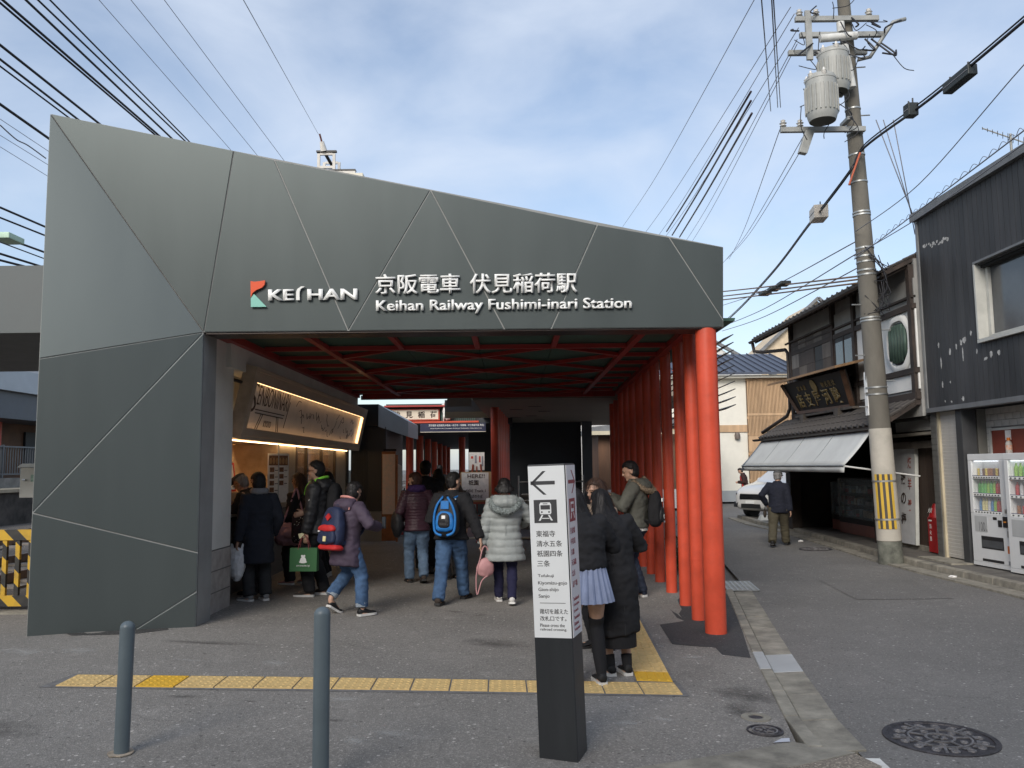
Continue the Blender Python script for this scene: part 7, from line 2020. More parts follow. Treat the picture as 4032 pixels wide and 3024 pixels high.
def person(label, loc, yaw, H, top, bottom, hair, skin=None, group=None, lean=0, side=0, twist=0, head=(0, 0, 0), feet=None, hands=None, shoes=None, hip=0.515, extra=None, detail=True, name='person'):
 """Local frame: +Y is the way the person faces, +X their right hand side."""
 skin = skin or SKIN
 root = tag(empty(name, (loc[0], loc[1], gz(loc[0]) if len(loc) < 3 else loc[2]), R(yaw)), label, 'person', group)
 feet = feet or {'L': (-0.085, 0.0, 0, 8), 'R': (0.085, 0.03, 0, -8)}
 # foot: x, y, heel lift, yaw(deg)
 hz = hip * H
 hc = Vector(((feet['L'][0] + feet['R'][0]) / 2, (feet['L'][1] + feet['R'][1]) / 2, hz))
 la, sa = R(lean), R(side)
 sp = Vector((math.sin(sa), math.sin(la), math.cos(la) * math.cos(sa))).normalized()
 tw = R(twist)
 rx = Vector((math.cos(tw), math.sin(tw), 0)); rx = (rx - sp * rx.dot(sp)).normalized()
 fw = sp.cross(rx).normalized()
 def S(k, x=0, y=0): return hc + sp * (k * H) + rx * (x * H) + fw * (y * H)
 # legs
 ank, knee, hj, toe = {}, {}, {}, {}
 for s, sg_ in (('L', -1), ('R', 1)):
  fx, fy_, lift, fyaw = feet[s]
  fd = Vector((-math.sin(R(fyaw)), math.cos(R(fyaw)), 0))
  toe[s] = (Vector((fx, fy_, 0)) + fd * 0.085 * H, fd, lift)
  ank[s] = Vector((fx, fy_, 0.047 * H + lift)) + fd * (0.25 * lift)
  hj[s] = hc + Vector((sg_ * 0.050 * H, 0, -0.005 * H))
  knee[s], ank[s] = ik(hj[s], ank[s], 0.245 * H, 0.237 * H, Vector((sg_ * 0.1, 1, 0.15)))
 # arms
 sh, elb, wr, hd = {}, {}, {}, {}
 hands = hands or {}
 for s, sg_ in (('L', -1), ('R', 1)):
  sh[s] = S(0.272, sg_ * 0.098, 0)
  tgt, pole = hands.get(s, (None, None))[:2] if s in hands else (None, None)
  if tgt is None:
   tgt = S(-0.035, sg_ * 0.155, 0.03)
  if pole is None:
   pole = Vector((sg_ * 0.5, -1, -0.1))
  elb[s], wr[s] = ik(sh[s], Vector(tgt), 0.172 * H, 0.152 * H, pole)
  hd[s] = hands[s][2] if s in hands and len(hands[s]) > 2 else None
 # head frame
 ny, npi, nr_ = [R(a) for a in head]
 hm = Matrix((rx, fw, sp)).transposed().to_3x3() @ (Matrix.Rotation(ny, 3, 'Z') @ Matrix.Rotation(npi, 3, 'X') @ Matrix.Rotation(nr_, 3, 'Y'))
 nb_ = S(0.312, 0, 0.004)
 hcn = nb_ + sp * (0.03 * H) + hm @ Vector((0, 0.014 * H, 0.058 * H))
 def HD(x, y, z): return hcn + hm @ Vector((x * H, y * H, z * H))
 hx, hy, hz_ = hm @ Vector((H, 0, 0)), hm @ Vector((0, H, 0)), hm @ Vector((0, 0, H))
 # ------------------------------------------------ body (one continuous skin surface)
 b = MB()
 def ell(c, r, n=16, m=12):
  t = MB(); t.ball((0, 0, 0), (r[0], r[1], r[2]), n, m)
  b.add([c + hx * v[0] + hy * v[1] + hz_ * v[2] for v in t.v], t.f)
 ell(HD(0, -0.006, 0.012), (0.0455, 0.0555, 0.055))
 ell(HD(0, 0.010, -0.022), (0.0375, 0.041, 0.044))
 ell(HD(0, 0.036, -0.052), (0.017, 0.015, 0.015), 10, 8)
 ell(HD(0, 0.047, 0.012), (0.030, 0.008, 0.010), 10, 8)
 b.tube([HD(0, 0.048, 0.008), HD(0, 0.060, -0.014), HD(0, 0.050, -0.020)], [0.006 * H, 0.0085 * H, 0.006 * H], 8)
 for s in (-1, 1):
  ell(HD(s * 0.047, -0.006, -0.006), (0.006, 0.013, 0.019), 8, 8)
 b.tube([S(0.28), nb_, HD(0, -0.006, -0.03)], [0.034 * H, 0.031 * H, 0.033 * H], 14)
 ringtube(b, [(S(k), rx * (x * H), fw * (y * H)) for k, x, y in ((-0.05, 0.075, 0.055), (0.02, 0.085, 0.062), (0.10, 0.078, 0.056), (0.18, 0.088, 0.062), (0.25, 0.092, 0.056), (0.295, 0.06, 0.042))])
 for s, sg_ in (('L', -1), ('R', 1)):
  b.tube([sh[s], elb[s], wr[s]], [0.033 * H, 0.025 * H, 0.0165 * H], 12)
  b.ball(sh[s], 0.036 * H, 10, 8)
  b.tube([hj[s], hj[s].lerp(knee[s], 0.5), knee[s], knee[s].lerp(ank[s], 0.3), ank[s]], [0.050 * H, 0.046 * H, 0.032 * H, 0.033 * H, 0.021 * H], 12)
  t0, fd, lift = toe[s]
  b.tube([ank[s], ank[s] + Vector((0, 0, -0.025 * H)), t0 + Vector((0, 0, 0.02 * H + lift * 0.15))], [0.021 * H, 0.021 * H, 0.016 * H], 10)
  # hand: palm, four bent fingers, thumb
  d = (wr[s] - elb[s]).normalized()
  if hd[s] is not None: d = Vector(hd[s]).normalized()
  inw = Vector((-sg_, 0, 0))
  inw = (inw - d * inw.dot(d)).normalized()
  ac = d.cross(inw).normalized()          # across the knuckles
  pc = wr[s] + d * 0.028 * H
  ringtube(b, [(wr[s] - d * 0.004 * H, ac * 0.014 * H, inw * 0.011 * H), (pc, ac * 0.022 * H, inw * 0.0095 * H), (wr[s] + d * 0.055 * H, ac * 0.022 * H, inw * 0.0085 * H)], 12)
  curl = 0.75
  for k in range(4):
   o_ = ac * ((k - 1.5) * 0.0115 * H)
   ln = (0.036, 0.041, 0.038, 0.030)[k] * H
   p0 = wr[s] + d * 0.052 * H + o_
   p1 = p0 + (d * math.cos(0.45 * curl) + inw * math.sin(0.45 * curl)) * ln * 0.52
   p2 = p1 + (d * math.cos(1.3 * curl) + inw * math.sin(1.3 * curl)) * ln * 0.5
   b.tube([p0, p1, p2], [0.0056 * H, 0.0052 * H, 0.0044 * H], 8)
  fwd_ = ac if ac.dot(fw) > 0 else -ac
  q0 = wr[s] + d * 0.018 * H + fwd_ * 0.016 * H
  q1 = q0 + (d * 0.7 + fwd_ * 0.7 + inw * 0.2).normalized() * 0.024 * H
  q2 = q1 + (d * 0.9 + fwd_ * 0.2 + inw * 0.4).normalized() * 0.020 * H
  b.tube([q0, q1, q2], [0.0075 * H, 0.0062 * H, 0.005 * H], 8)
 me = fuse(b, 0.0085 if detail else 0.014, 2, 0.4)
 link('body', me, skin, root, True)
 for s in (-1, 1):
  e = MB(); e.ball((0, 0, 0), (0.0085 * H, 0.004 * H, 0.0045 * H), 10, 6)
  c = HD(s * 0.019, 0.0465, 0.002)
  e.v = [c + hm @ Vector(v) for v in e.v]
  e.build('eye', EYE, root, smooth=True)
  e = MB(); e.tube([HD(s * 0.008, 0.0535, 0.014), HD(s * 0.02, 0.052, 0.018), HD(s * 0.031, 0.044, 0.014)], 0.0022 * H, 6)
  e.build('eyebrow', hair[1], root, smooth=True)
 e = MB(); e.ball((0, 0, 0), (0.013 * H, 0.004 * H, 0.0045 * H), 10, 6)
 c = HD(0, 0.0495, -0.036)
 e.v = [c + hm @ Vector(v) for v in e.v]
 e.build('mouth', LIP, root, smooth=True)
 # ------------------------------------------------ hair
 style, hmm = hair[0], hair[1]
 hl = hair[2] if len(hair) > 2 else 0.0
 hb_ = MB()
 t = MB(); t.ball((0, 0, 0), (1, 1, 1), 30, 20)
 vs = []
 for v in t.v:
  x, y, z = v
  r_ = Vector((x * 0.0535, y * 0.0635, z * 0.0625))
  c = Vector((0, -0.007, 0.0135))
  p = c + r_
  front = y > 0.25 + 0.35 * abs(x) * 0
  line = 0.030 if style != 'fringe' else 0.016
  low = -0.030 if style in ('short', 'grey') else -0.045
  f = 1.0
  if y > 0.1 and z < (line / 0.0625) * (0.55 + 0.45 * min(1, (y - 0.1) / 0.5)): f = 0.72
  if y > -0.25 and z < -0.05 - 0.3 * 0 and abs(x) > 0.5 and style == 'short': f = min(f, 0.74)
  if p.z < low: f = min(f, 0.70 if style in ('short', 'grey') else 0.93)
  p = c + r_ * f
  vs.append(HD(p.x, p.y, p.z))
 hb_.add(vs, t.f)
 sd_h = int(abs(loc[0] * 100)) % 50
 if style == 'short' or style == 'grey' or style == 'fringe' and hl == 0:
  t2 = MB(); t2.ball((0, 0, 0), (1, 1, 1), 20, 14)
  if style == 'fringe':
   hb_.add([HD(v[0] * 0.0545, -0.016 + v[1] * 0.046, -0.020 + v[2] * 0.056) for v in t2.v], t2.f)
  else:
   hb_.add([HD(v[0] * 0.0445, -0.022 + v[1] * 0.040, -0.016 + v[2] * 0.044) for v in t2.v], t2.f)
  me = fuse(hb_, 0.0085, 2, 0.5)
  displace(me, lambda p, nn: 0.006 * noise.noise(p * 30 + Vector((sd_h, 0, 0))) + 0.0045 * noise.noise(p * 75) + 0.0015)
 else:
  # length of hair hanging behind (and beside) the head
  L = hl
  rings = []
  base = HD(0, -0.012, 0.02)
  dn = Vector((0, 0, -1))
  back = -(hm @ Vector((0, 1, 0))); back.z = 0; back.normalize()
  hxn = Vector((hx.x, hx.y, 0)).normalized()
  m_ = 9
  for i in range(m_):
   u = i / (m_ - 1)
   z = -u * L
   q_ = min(1, u * L / (0.165 * H)); q_ = q_ * q_ * (3 - 2 * q_)
   bo = 0.012 + 0.074 * q_ + math.sin(la) * max(0, u * L / H - 0.06)
   wdt = (0.052 + (0.030 + (0.014 if L > 0.45 else 0)) * math.sin(min(1, u * 1.5) * math.pi / 2)) * (1 - 0.35 * max(0, u - 0.65) / 0.35)
   dep = 0.052 - 0.026 * q_
   c = base + back * (bo * H) + dn * (u * L)
   # follow the back when leaning
   c += Vector((0, 0, 0))
   rings.append((c, hxn * (wdt * H), back * (dep * H)))
  ringtube(hb_, rings, 22)
  me = fuse(hb_, 0.011, 2, 0.5)
  cz = hcn.copy()
  def groove(p, nn):
   a = math.atan2((p - cz).dot(hxn), -(p - cz).dot(back))
   return 0.006 * noise.noise(Vector((a * 7, p.z * 2.2, sd_h))) + 0.0035 * noise.noise(Vector((a * 19, p.z * 3.0, 3.3 + sd_h)))
  displace(me, groove)
 ho = link('hair', me, hmm, root, True)
 if detail:
  rr_ = random.Random(sd_h)
  vs_, fs_ = [], []
  nv = len(me.vertices)
  longh = hl > 0.2
  for k in range(1400 if longh else 700):
   v = me.vertices[rr_.randrange(nv)]
   if not longh and (v.co - hcn).dot(hm @ Vector((0, 1, 0))) > 0.045 * H and v.co.z < hcn.z + 0.03 * H: continue
   dn_ = Vector((0, 0, -1)); dn_ = dn_ - v.normal * dn_.dot(v.normal)
   if dn_.length < 0.2: dn_ = v.normal.cross(Vector((rr_.uniform(-1, 1), rr_.uniform(-1, 1), 0.1)))
   dn_ = (dn_.normalized() + Vector((rr_.uniform(-.3, .3), rr_.uniform(-.3, .3), rr_.uniform(-.2, .1)))).normalized()
   ln_ = rr_.uniform(0.07, 0.16) if longh else rr_.uniform(0.02, 0.045)
   s_ = dn_.cross(v.normal).normalized() * (0.0016 if longh else 0.0014)
   a_ = v.co - v.normal * 0.002
   b2 = a_ + dn_ * ln_ * 0.5 + v.normal * (0.008 if longh else 0.007)
   c_ = a_ + dn_ * ln_ + v.normal * rr_.uniform(0.0, 0.012)
   q = len(vs_)
   vs_ += [a_ + s_, a_ - s_, b2 - s_, b2 + s_, c_]
   fs_ += [(q, q + 1, q + 2, q + 3), (q + 3, q + 2, q + 4)]
  m2 = bpy.data.meshes.new('hair_strands'); m2.from_pydata([tuple(v) for v in vs_], [], fs_)
  hs_ = link('hair_strands', m2, hmm, ho); hs_['kind'] = 'stuff'
 # ------------------------------------------------ lower garment
 kind = bottom[0]
 if kind in ('trousers', 'jeans'):
  m_, loose = bottom[1], bottom[2]
  end = bottom[3] if len(bottom) > 3 else 0.0
  b = MB()
  ringtube(b, [(S(0.085), rx * 0.084 * H, fw * 0.062 * H), (S(0.03), rx * 0.092 * H, fw * 0.068 * H), (hc + Vector((0, -0.004 * H, -0.005 * H)), rx * 0.098 * H, fw * 0.073 * H), (hc + Vector((0, 0, -0.055 * H)), rx * 0.088 * H, fw * 0.066 * H)], 20)
  for s in 'LR':
   a_ = ank[s] + Vector((0, 0, (-0.012 + end) * H))
   k_ = knee[s]
   b.tube([hj[s] + Vector((0, 0, -0.01 * H)), hj[s].lerp(k_, 0.5), k_, k_.lerp(a_, 0.45), a_], [0.058 * H * loose, 0.052 * H * loose, 0.0415 * H * loose, 0.040 * H * loose, 0.0355 * H * loose * (1.06 if loose > 1 else 1)], 16)
  me = fuse(b, 0.0135, 2)
  displace(me, folds(0.010, (7, 7, 12), sd_h)); displace(me, folds(0.004, (18, 18, 26), sd_h + 5))
  tr = link('trousers', me, m_, root, True)
  if len(bottom) > 4 and bottom[4]:
   for s in 'LR':
    a_ = ank[s] + Vector((0, 0, (-0.014 + end) * H))
    up2 = (knee[s] - a_).normalized()
    MB().tube([a_, a_ + up2 * 0.035 * H], [0.040 * H * loose, 0.042 * H * loose], 16).build('turned_cuff', bottom[4], tr, smooth=False, bevel=0.004)
 # ------------------------------------------------ upper garment
 style_t, m_, hem, bulk = top[:4]
 b = MB()
 prof = [(0.05, 0.094, 0.072), (0.12, 0.098, 0.075), (0.19, 0.106, 0.078), (0.245, 0.108, 0.072), (0.282, 0.090, 0.060), (0.305, 0.056, 0.050), (0.330, 0.046, 0.046)]
 flare = 0.0
 rings = []
 if hem < -0.02:
  steps = 5
  fl = top[4] if len(top) > 4 else 0.15
  for i in range(steps):
   k = hem + (0.0 - hem) * i / steps
   g = 1 + fl * (k / hem)
   c = hc + Vector((0, 0, k * H))
   if i == 0:
    rings.append((c + Vector((0, 0, 0.0)), rx * 0.100 * g * bulk * H, fw * 0.080 * g * bulk * H))
   rings.append((c + Vector((0, 0, 0.004)), rx * 0.101 * g * bulk * H, fw * 0.081 * g * bulk * H))
  rings.append((S(0.0), rx * 0.100 * bulk * H, fw * 0.080 * bulk * H))
 else:
  rings.append((S(hem), rx * 0.101 * bulk * H, fw * 0.079 * bulk * H))
 for k, x, y in prof:
  if k > hem + 0.02:
   q = bulk if k < 0.27 else 1 + (bulk - 1) * 0.5
   rings.append((S(k), rx * x * q * H, fw * y * q * H))
 ringtube(b, rings, 24)
 for s, sg_ in (('L', -1), ('R', 1)):
  q = bulk
  w_end = wr[s] + (wr[s] - elb[s]).normalized() * 0.004 * H
  b.tube([S(0.262, sg_ * 0.062), sh[s], sh[s].lerp(elb[s], 0.45), elb[s], elb[s].lerp(w_end, 0.5), w_end], [0.046 * H * q, 0.047 * H * q, 0.041 * H * q, 0.0375 * H * q, 0.034 * H * q, 0.0285 * H * q], 16)
 me = fuse(b, 0.0135, 3)
 if style_t == 'puffer':
  pitch_ = 0.088
  def quilt(p, nn):
   u = abs(math.sin(p.z / pitch_ * math.pi))
   return 0.015 * (u ** 0.55) - 0.007 + 0.004 * noise.noise(p * 16) + 0.006 * noise.noise(Vector((p.x * 9, p.y * 9, p.z * 30)))
  displace(me, quilt)
 elif style_t == 'downy':
  def quilt2(p, nn):
   u = abs(math.sin(p.z / 0.042 * math.pi))
   return 0.011 * (u ** 0.6) - 0.006 + 0.004 * noise.noise(p * 18)
  displace(me, quilt2)
 else:
  displace(me, folds(0.0095, (8, 8, 12), sd_h + 3)); displace(me, folds(0.0045, (16, 16, 24), sd_h + 9))
 link('jacket' if hem > -0.12 else 'coat', me, m_, root, True)
 # ------------------------------------------------ shoes
 sm_, so_ = shoes or (CARB, mat('sole_dark', (0.03, 0.03, 0.03), 0.7))
 for s, sg_ in (('L', -1), ('R', 1)):
  t0, fd, lift = toe[s]
  rgt = Vector((fd.y, -fd.x, 0))
  heel = Vector((feet[s][0], feet[s][1], 0)) - fd * 0.030 * H
  pt_ = math.atan2(lift, 0.11 * H)
  def F(u, w_, h): # u along foot 0..1, w_ across, h height
   p = heel + fd * (u * 0.152 * H) + rgt * (w_ * H)
   z = h * H
   # rotate about the toe ball when the heel is lifted
   if lift > 0:
    piv = heel + fd * (0.72 * 0.152 * H)
    rel = (p - piv).dot(fd)
    if rel < 0:
     p = piv + fd * (rel * math.cos(pt_)) + rgt * ((p - piv).dot(rgt)) + fd * (z * math.sin(pt_))
     z = z * math.cos(pt_) - rel * math.sin(pt_)
   return Vector((p.x, p.y, 0)) + Vector((0, 0, z))
  prof = [(0.0, 0.018, 0.052), (0.06, 0.023, 0.060), (0.25, 0.024, 0.062), (0.42, 0.024, 0.050), (0.60, 0.028, 0.038), (0.80, 0.028, 0.031), (0.94, 0.021, 0.026), (1.0, 0.010, 0.018)]
  b = MB(); vs, fs = [], []
  nn_ = 12
  for u, w_, h in prof:
   for k in range(nn_):
    a = math.pi * 2 * k / nn_
    cx_, sz_ = math.cos(a), math.sin(a)
    vs.append(F(u, w_ * cx_ * (1 if sz_ < 0.3 else 0.85), 0.012 + (h - 0.012) * (0.5 + 0.5 * sz_)))
  for i in range(len(prof) - 1):
   for k in range(nn_):
    fs.append((i * nn_ + k, i * nn_ + (k + 1) % nn_, (i + 1) * nn_ + (k + 1) % nn_, (i + 1) * nn_ + k))
  fs.append(tuple(range(nn_))[::-1]); fs.append(tuple(range((len(prof) - 1) * nn_, len(prof) * nn_)))
  b.add(vs, fs)
  so = b.build('shoe', sm_, root, smooth=True)
  b = MB(); vs = []
  for z in (0.0, 0.016):
   for u, w_, h in prof: vs.append(F(min(1.01, u + (-0.008 if u == 0 else 0.0)), w_ * 1.10, z))
   for u, w_, h in reversed(prof): vs.append(F(min(1.01, u + (-0.008 if u == 0 else 0.0)), -w_ * 1.10, z))
  n2 = len(prof) * 2
  for i in range(len(prof) - 1):
   j_ = n2 - 1 - i
   fs2 = None
   b.f += [(i, j_, j_ - 1, i + 1), (n2 + i, n2 + i + 1, n2 + j_ - 1, n2 + j_)]
  b.v = [tuple(v) for v in vs]
  b.f += [(i, (i + 1) % n2, n2 + (i + 1) % n2, n2 + i) for i in range(n2)]
  b.build('sole', so_, so)
 info = dict(root=root, S=S, HD=HD, hm=hm, hcn=hcn, hc=hc, sp=sp, rx=rx, fw=fw, wr=wr, elb=elb, sh=sh, knee=knee, ank=ank, hj=hj, H=H, hx=hx, hy=hy, hz=hz_)
 if extra: extra(info)
 return info
def world(info, p):
 r = info['root']
 c, s = math.cos(r.rotation_euler[2]), math.sin(r.rotation_euler[2])
 return Vector((r.location.x + p[0] * c - p[1] * s, r.location.y + p[0] * s + p[1] * c, r.location.z + p[2]))
# ------------------------------------------------------------------ worn and carried things
def pack(info, label, mats, w=0.30, h=0.46, d=0.15, drop=0.0, straps=True, style='plain', off=0.105):
 """Backpack on the wearer's back: a thing of its own, local +Y is the wearer's forward direction."""
 H = info['H']
 c = info['S'](0.16 - drop, 0, -off)
 root = tag(empty('backpack', world(info, c)), label, 'backpack')
 r0 = info['root'].rotation_euler[2]
 tl = math.atan2(info['sp'].y, info['sp'].z)
 root.rotation_euler = (-tl, 0, r0 + math.atan2(info['rx'].y, info['rx'].x))
 main, second, accent = mats
 def blob(w_, h_, d_, y, z, nm, m_, e=3.2, taper=0.75, parent=root):
  b = MB(); rings = []
  for i in range(9):
   u = -1 + 2 * i / 8
   k = (1 - abs(u) ** e) ** (1 / e) if abs(u) < 1 else 0.0
   tp2 = 1 - (1 - taper) * max(0, u)
   kk = max(0.55 if abs(u) == 1 else 0.0, 0.55 + 0.45 * k)
   rings.append((u * h_ / 2, w_ / 2 * kk * tp2, d_ / 2 * kk * tp2))
  n = 20; vs, fs = [], []
  for z_, a, c_ in rings:
   for k in range(n):
    t = 2 * math.pi * k / n
    cx_, sx_ = math.cos(t), math.sin(t)
    vs.append((a * abs(cx_) ** 0.6 * (1 if cx_ > 0 else -1), y + c_ * abs(sx_) ** 0.6 * (1 if sx_ > 0 else -1), z + z_))
  for i in range(8):
   for k in range(n):
    fs.append((i * n + k, i * n + (k + 1) % n, (i + 1) * n + (k + 1) % n, (i + 1) * n + k))
  fs.append(tuple(range(n))[::-1]); fs.append(tuple(range(8 * n, 9 * n)))
  b.add(vs, fs)
  me = evaluated(b.mesh('pack'), [('SUBSURF', dict(levels=2, render_levels=2))])
  displace(me, folds(0.006, (11, 11, 13), 2))
  return link(nm, me, m_, parent, True)
 blob(w, h, d, 0.0, 0.0, 'main_bag', main)
 if style == 'navy':
  fpk = blob(w * 0.86, h * 0.40, 0.07, -d * 0.48, -h * 0.20, 'front_pocket', main)
  blob(w * 0.80, h * 0.16, 0.085, -d * 0.50, -h * 0.02, 'pocket_flap', second)
  blob(w * 1.02, h * 0.16, d * 1.06, 0, -h * 0.45, 'base_panel', second)
  MB().prism([(0.0, -d * 0.5 - 0.012, h * 0.33), (0.045, -d * 0.5 - 0.012, h * 0.24), (0.0, -d * 0.5 - 0.012, h * 0.15), (-0.045, -d * 0.5 - 0.012, h * 0.24)], (0, 0.02, 0)).build('diamond_patch', second, root)
  MB().box((-0.01, -d * 0.5 - 0.042, -h * 0.33), (0.04, -d * 0.5 - 0.036, -h * 0.21)).build('maker_patch', accent, root)
  MB().box((-0.10, -d * 0.5 - 0.05, -h * 0.115), (-0.085, -d * 0.5 - 0.03, -h * 0.085)).build('zip_pull', LETW, root)
 elif style == 'blue':
  blob(w * 0.70, h * 0.50, 0.075, -d * 0.46, -h * 0.12, 'front_pocket', second)
  blob(w * 0.45, h * 0.36, 0.05, -d * 0.62, -h * 0.10, 'pocket_panel', main)
  for s in (-1, 1):
   MB().tube(catmull([(s * 0.03, -d * 0.46, h * 0.47), (s * w * 0.28, -d * 0.56, h * 0.28), (s * w * 0.40, -d * 0.50, 0.0), (s * w * 0.36, -d * 0.50, -h * 0.36), (s * w * 0.10, -d * 0.56, -h * 0.46)], 5), 0.016, 6).build('blue_piping', second, root, smooth=True)
  MB().box((-0.05, -d * 0.5 - 0.008, h * 0.18), (0.05, -d * 0.5 + 0.004, h * 0.38)).build('blue_panel', second, root)
  MB().box((-0.025, -d * 0.62 - 0.03, -0.03), (0.02, -d * 0.62 - 0.024, 0.01)).build('maker_patch', LETW, root)
  for s in (-1, 1):
   MB().tube([(s * 0.05, -d * 0.62 - 0.012, h * 0.03), (s * 0.055, -d * 0.62 - 0.016, -h * 0.22)], 0.004, 5).build('zip', GALV, root)
 else:
  blob(w * 0.82, h * 0.42, 0.06, -d * 0.46, -h * 0.16, 'front_pocket', second)
  if style == 'logo':
   MB().box((-0.05, -d * 0.5 - 0.016, h * 0.20), (0.10, -d * 0.5 + 0.0, h * 0.29)).build('logo_patch', LETW, root)
   lettering('S', (0.0, -d * 0.5 - 0.0165, h * 0.205), (1, 0, 0), (0, 0, 1), INK, root, width=0.04, height=0.032, extrude=0.001, offset=0.02)
   b = MB(); rr = random.Random(6)
   pts = [(rr.uniform(-0.07, 0.0), -d * 0.46 - 0.036, -h * 0.22 + rr.uniform(-0.05, 0.05)) for _ in range(14)]
   b.tube(catmull(pts, 5), 0.0022, 4); b.build('scribble_mark', LETW, root)
   MB().prism([(0.03, -d * 0.46 - 0.034, -h * 0.38), (0.075, -d * 0.46 - 0.034, -h * 0.38), (0.055, -d * 0.46 - 0.034, -h * 0.33)], (0, 0.01, 0)).build('triangle_mark', LETW, root)
 MB().tube(catmull([(-0.03, d * 0.3, h * 0.46), (-0.02, d * 0.25, h * 0.54), (0.02, d * 0.25, h * 0.54), (0.03, d * 0.3, h * 0.46)], 5), 0.009, 6).build('grab_handle', main, root, smooth=True)
 if straps:
  for s in (-1, 1):
   k = 0.225 + off
   b = MB()
   pts = catmull([(s * 0.07, d * 0.35, h * 0.42), (s * 0.10, off * H * 0.9, h * 0.50), (s * 0.115, off * H + 0.085 * H, h * 0.36), (s * 0.12, off * H + 0.085 * H, 0.0), (s * 0.13, off * H + 0.02, -h * 0.22), (s * 0.12, d * 0.3, -h * 0.36)], 5)
   for p, q in zip(pts, pts[1:]):
    b.bar(p, q, 0.045, 0.010, (0, 1, 0.3))
   b.build('shoulder_strap', second if style == 'blue' else main, root)
 return root
# ------------------------------------------------------------------ the people in the photograph
BLACKC = cloth('cloth_black', (0.014, 0.014, 0.016))
BLACKC2 = cloth('cloth_black_nylon', (0.018, 0.018, 0.020), 0.5)
CHAR = cloth('cloth_charcoal', (0.028, 0.029, 0.031))
NAVYC = cloth('cloth_navy_coat', (0.016, 0.019, 0.028))
JEAN = cloth('denim_blue', (0.060, 0.115, 0.215), var=0.3)
JEANL = cloth('denim_light', (0.115, 0.175, 0.260), var=0.3)
JEAND = cloth('denim_dark', (0.018, 0.024, 0.042), var=0.25)
CUFF = cloth('denim_cuff', (0.26, 0.30, 0.34))
PURP = cloth('coat_purple', (0.062, 0.045, 0.068), 0.7)
SALM = cloth('hood_salmon', (0.55, 0.25, 0.22))
MARO = cloth('jacket_maroon', (0.050, 0.020, 0.030), 0.42)
VIOL = cloth('scarf_violet', (0.045, 0.020, 0.085))
GREYP = cloth('coat_grey_green', (0.285, 0.305, 0.298), 0.5)
OLIV = cloth('parka_grey_olive', (0.085, 0.085, 0.072), 0.8)
KHAK = cloth('trousers_khaki', (0.082, 0.072, 0.048))
SKIRT = cloth('skirt_blue', (0.235, 0.275, 0.400))
NAVYT = cloth('trousers_navy', (0.016, 0.016, 0.045))
BROWNJ = cloth('jacket_brown', (0.11, 0.085, 0.055))
SOLEW = mat('sole_white', (0.62, 0.61, 0.58), 0.6, var=0.08)
SOLED = mat('sole_black', (0.02, 0.02, 0.02), 0.7)
SHB = cloth('shoe_black', (0.016, 0.016, 0.017), 0.6)
SHW = cloth('shoe_white', (0.58, 0.56, 0.53), 0.6)
SHP = cloth('shoe_pink', (0.36, 0.20, 0.19))
SHG = cloth('shoe_silver', (0.24, 0.24, 0.24))
SHBR = cloth('shoe_brown', (0.055, 0.042, 0.035))
SHN = cloth('shoe_navy', (0.020, 0.026, 0.045))
FUR = mat('fur_grey', (0.22, 0.25, 0.245), 0.95, var=0.4, vscale=60, bump=1.0, bscale=140)
FURB = mat('fur_brown', (0.24, 0.18, 0.12), 0.95, var=0.5, vscale=60, bump=1.0, bscale=140)
def fur_roll(i, pts, r, m, parent_name='fur_trim', seed=1):
 b = MB(); b.tube(catmull(pts, 6), r, 10)
 me = fuse(b, 0.012, 2)
 displace(me, lambda p, nn: 0.012 * noise.noise(p * 45) + 0.008 * noise.noise(p * 95 + Vector((seed, 0, 0))))
 o = link(parent_name, me, m, i['root'], True)
 rr = random.Random(seed)
 vs, fs = [], []
 n = len(me.vertices)
 for k in range(900):
  v = me.vertices[rr.randrange(n)]
  t = v.normal.cross(Vector((rr.uniform(-1, 1), rr.uniform(-1, 1), rr.uniform(-1, 1)))).normalized()
  tip = v.co + (v.normal + t * 0.7 + Vector((0, 0, -0.3))).normalized() * rr.uniform(0.015, 0.035)
  s = t.cross(v.normal) * 0.0022
  q = len(vs); vs += [v.co + s, v.co - s, tip]; fs.append((q, q + 1, q + 2))
 bb_ = MB(); bb_.v = [tuple(v) for v in vs]; bb_.f = fs
 me2 = bpy.data.meshes.new('fur'); me2.from_pydata(bb_.v, [], bb_.f)
 f_ = link('fur_hairs', me2, m, o); f_['kind'] = 'stuff'
 return o
def scarf(i, m, r=0.05, k=0.325, nm='scarf'):
 S, H = i['S'], i['H']
 b = MB()
 pts = [S(k, 0.050 * math.cos(a), 0.050 * math.sin(a)) for a in np.linspace(0, 2 * math.pi, 13)]
 b.tube(pts, r * 0.42 * H * 2 / 1.6, 10)
 me = fuse(b, 0.012, 2); displace(me, folds(0.008, (14, 14, 18), 4))
 return link(nm, me, m, i['root'], True)
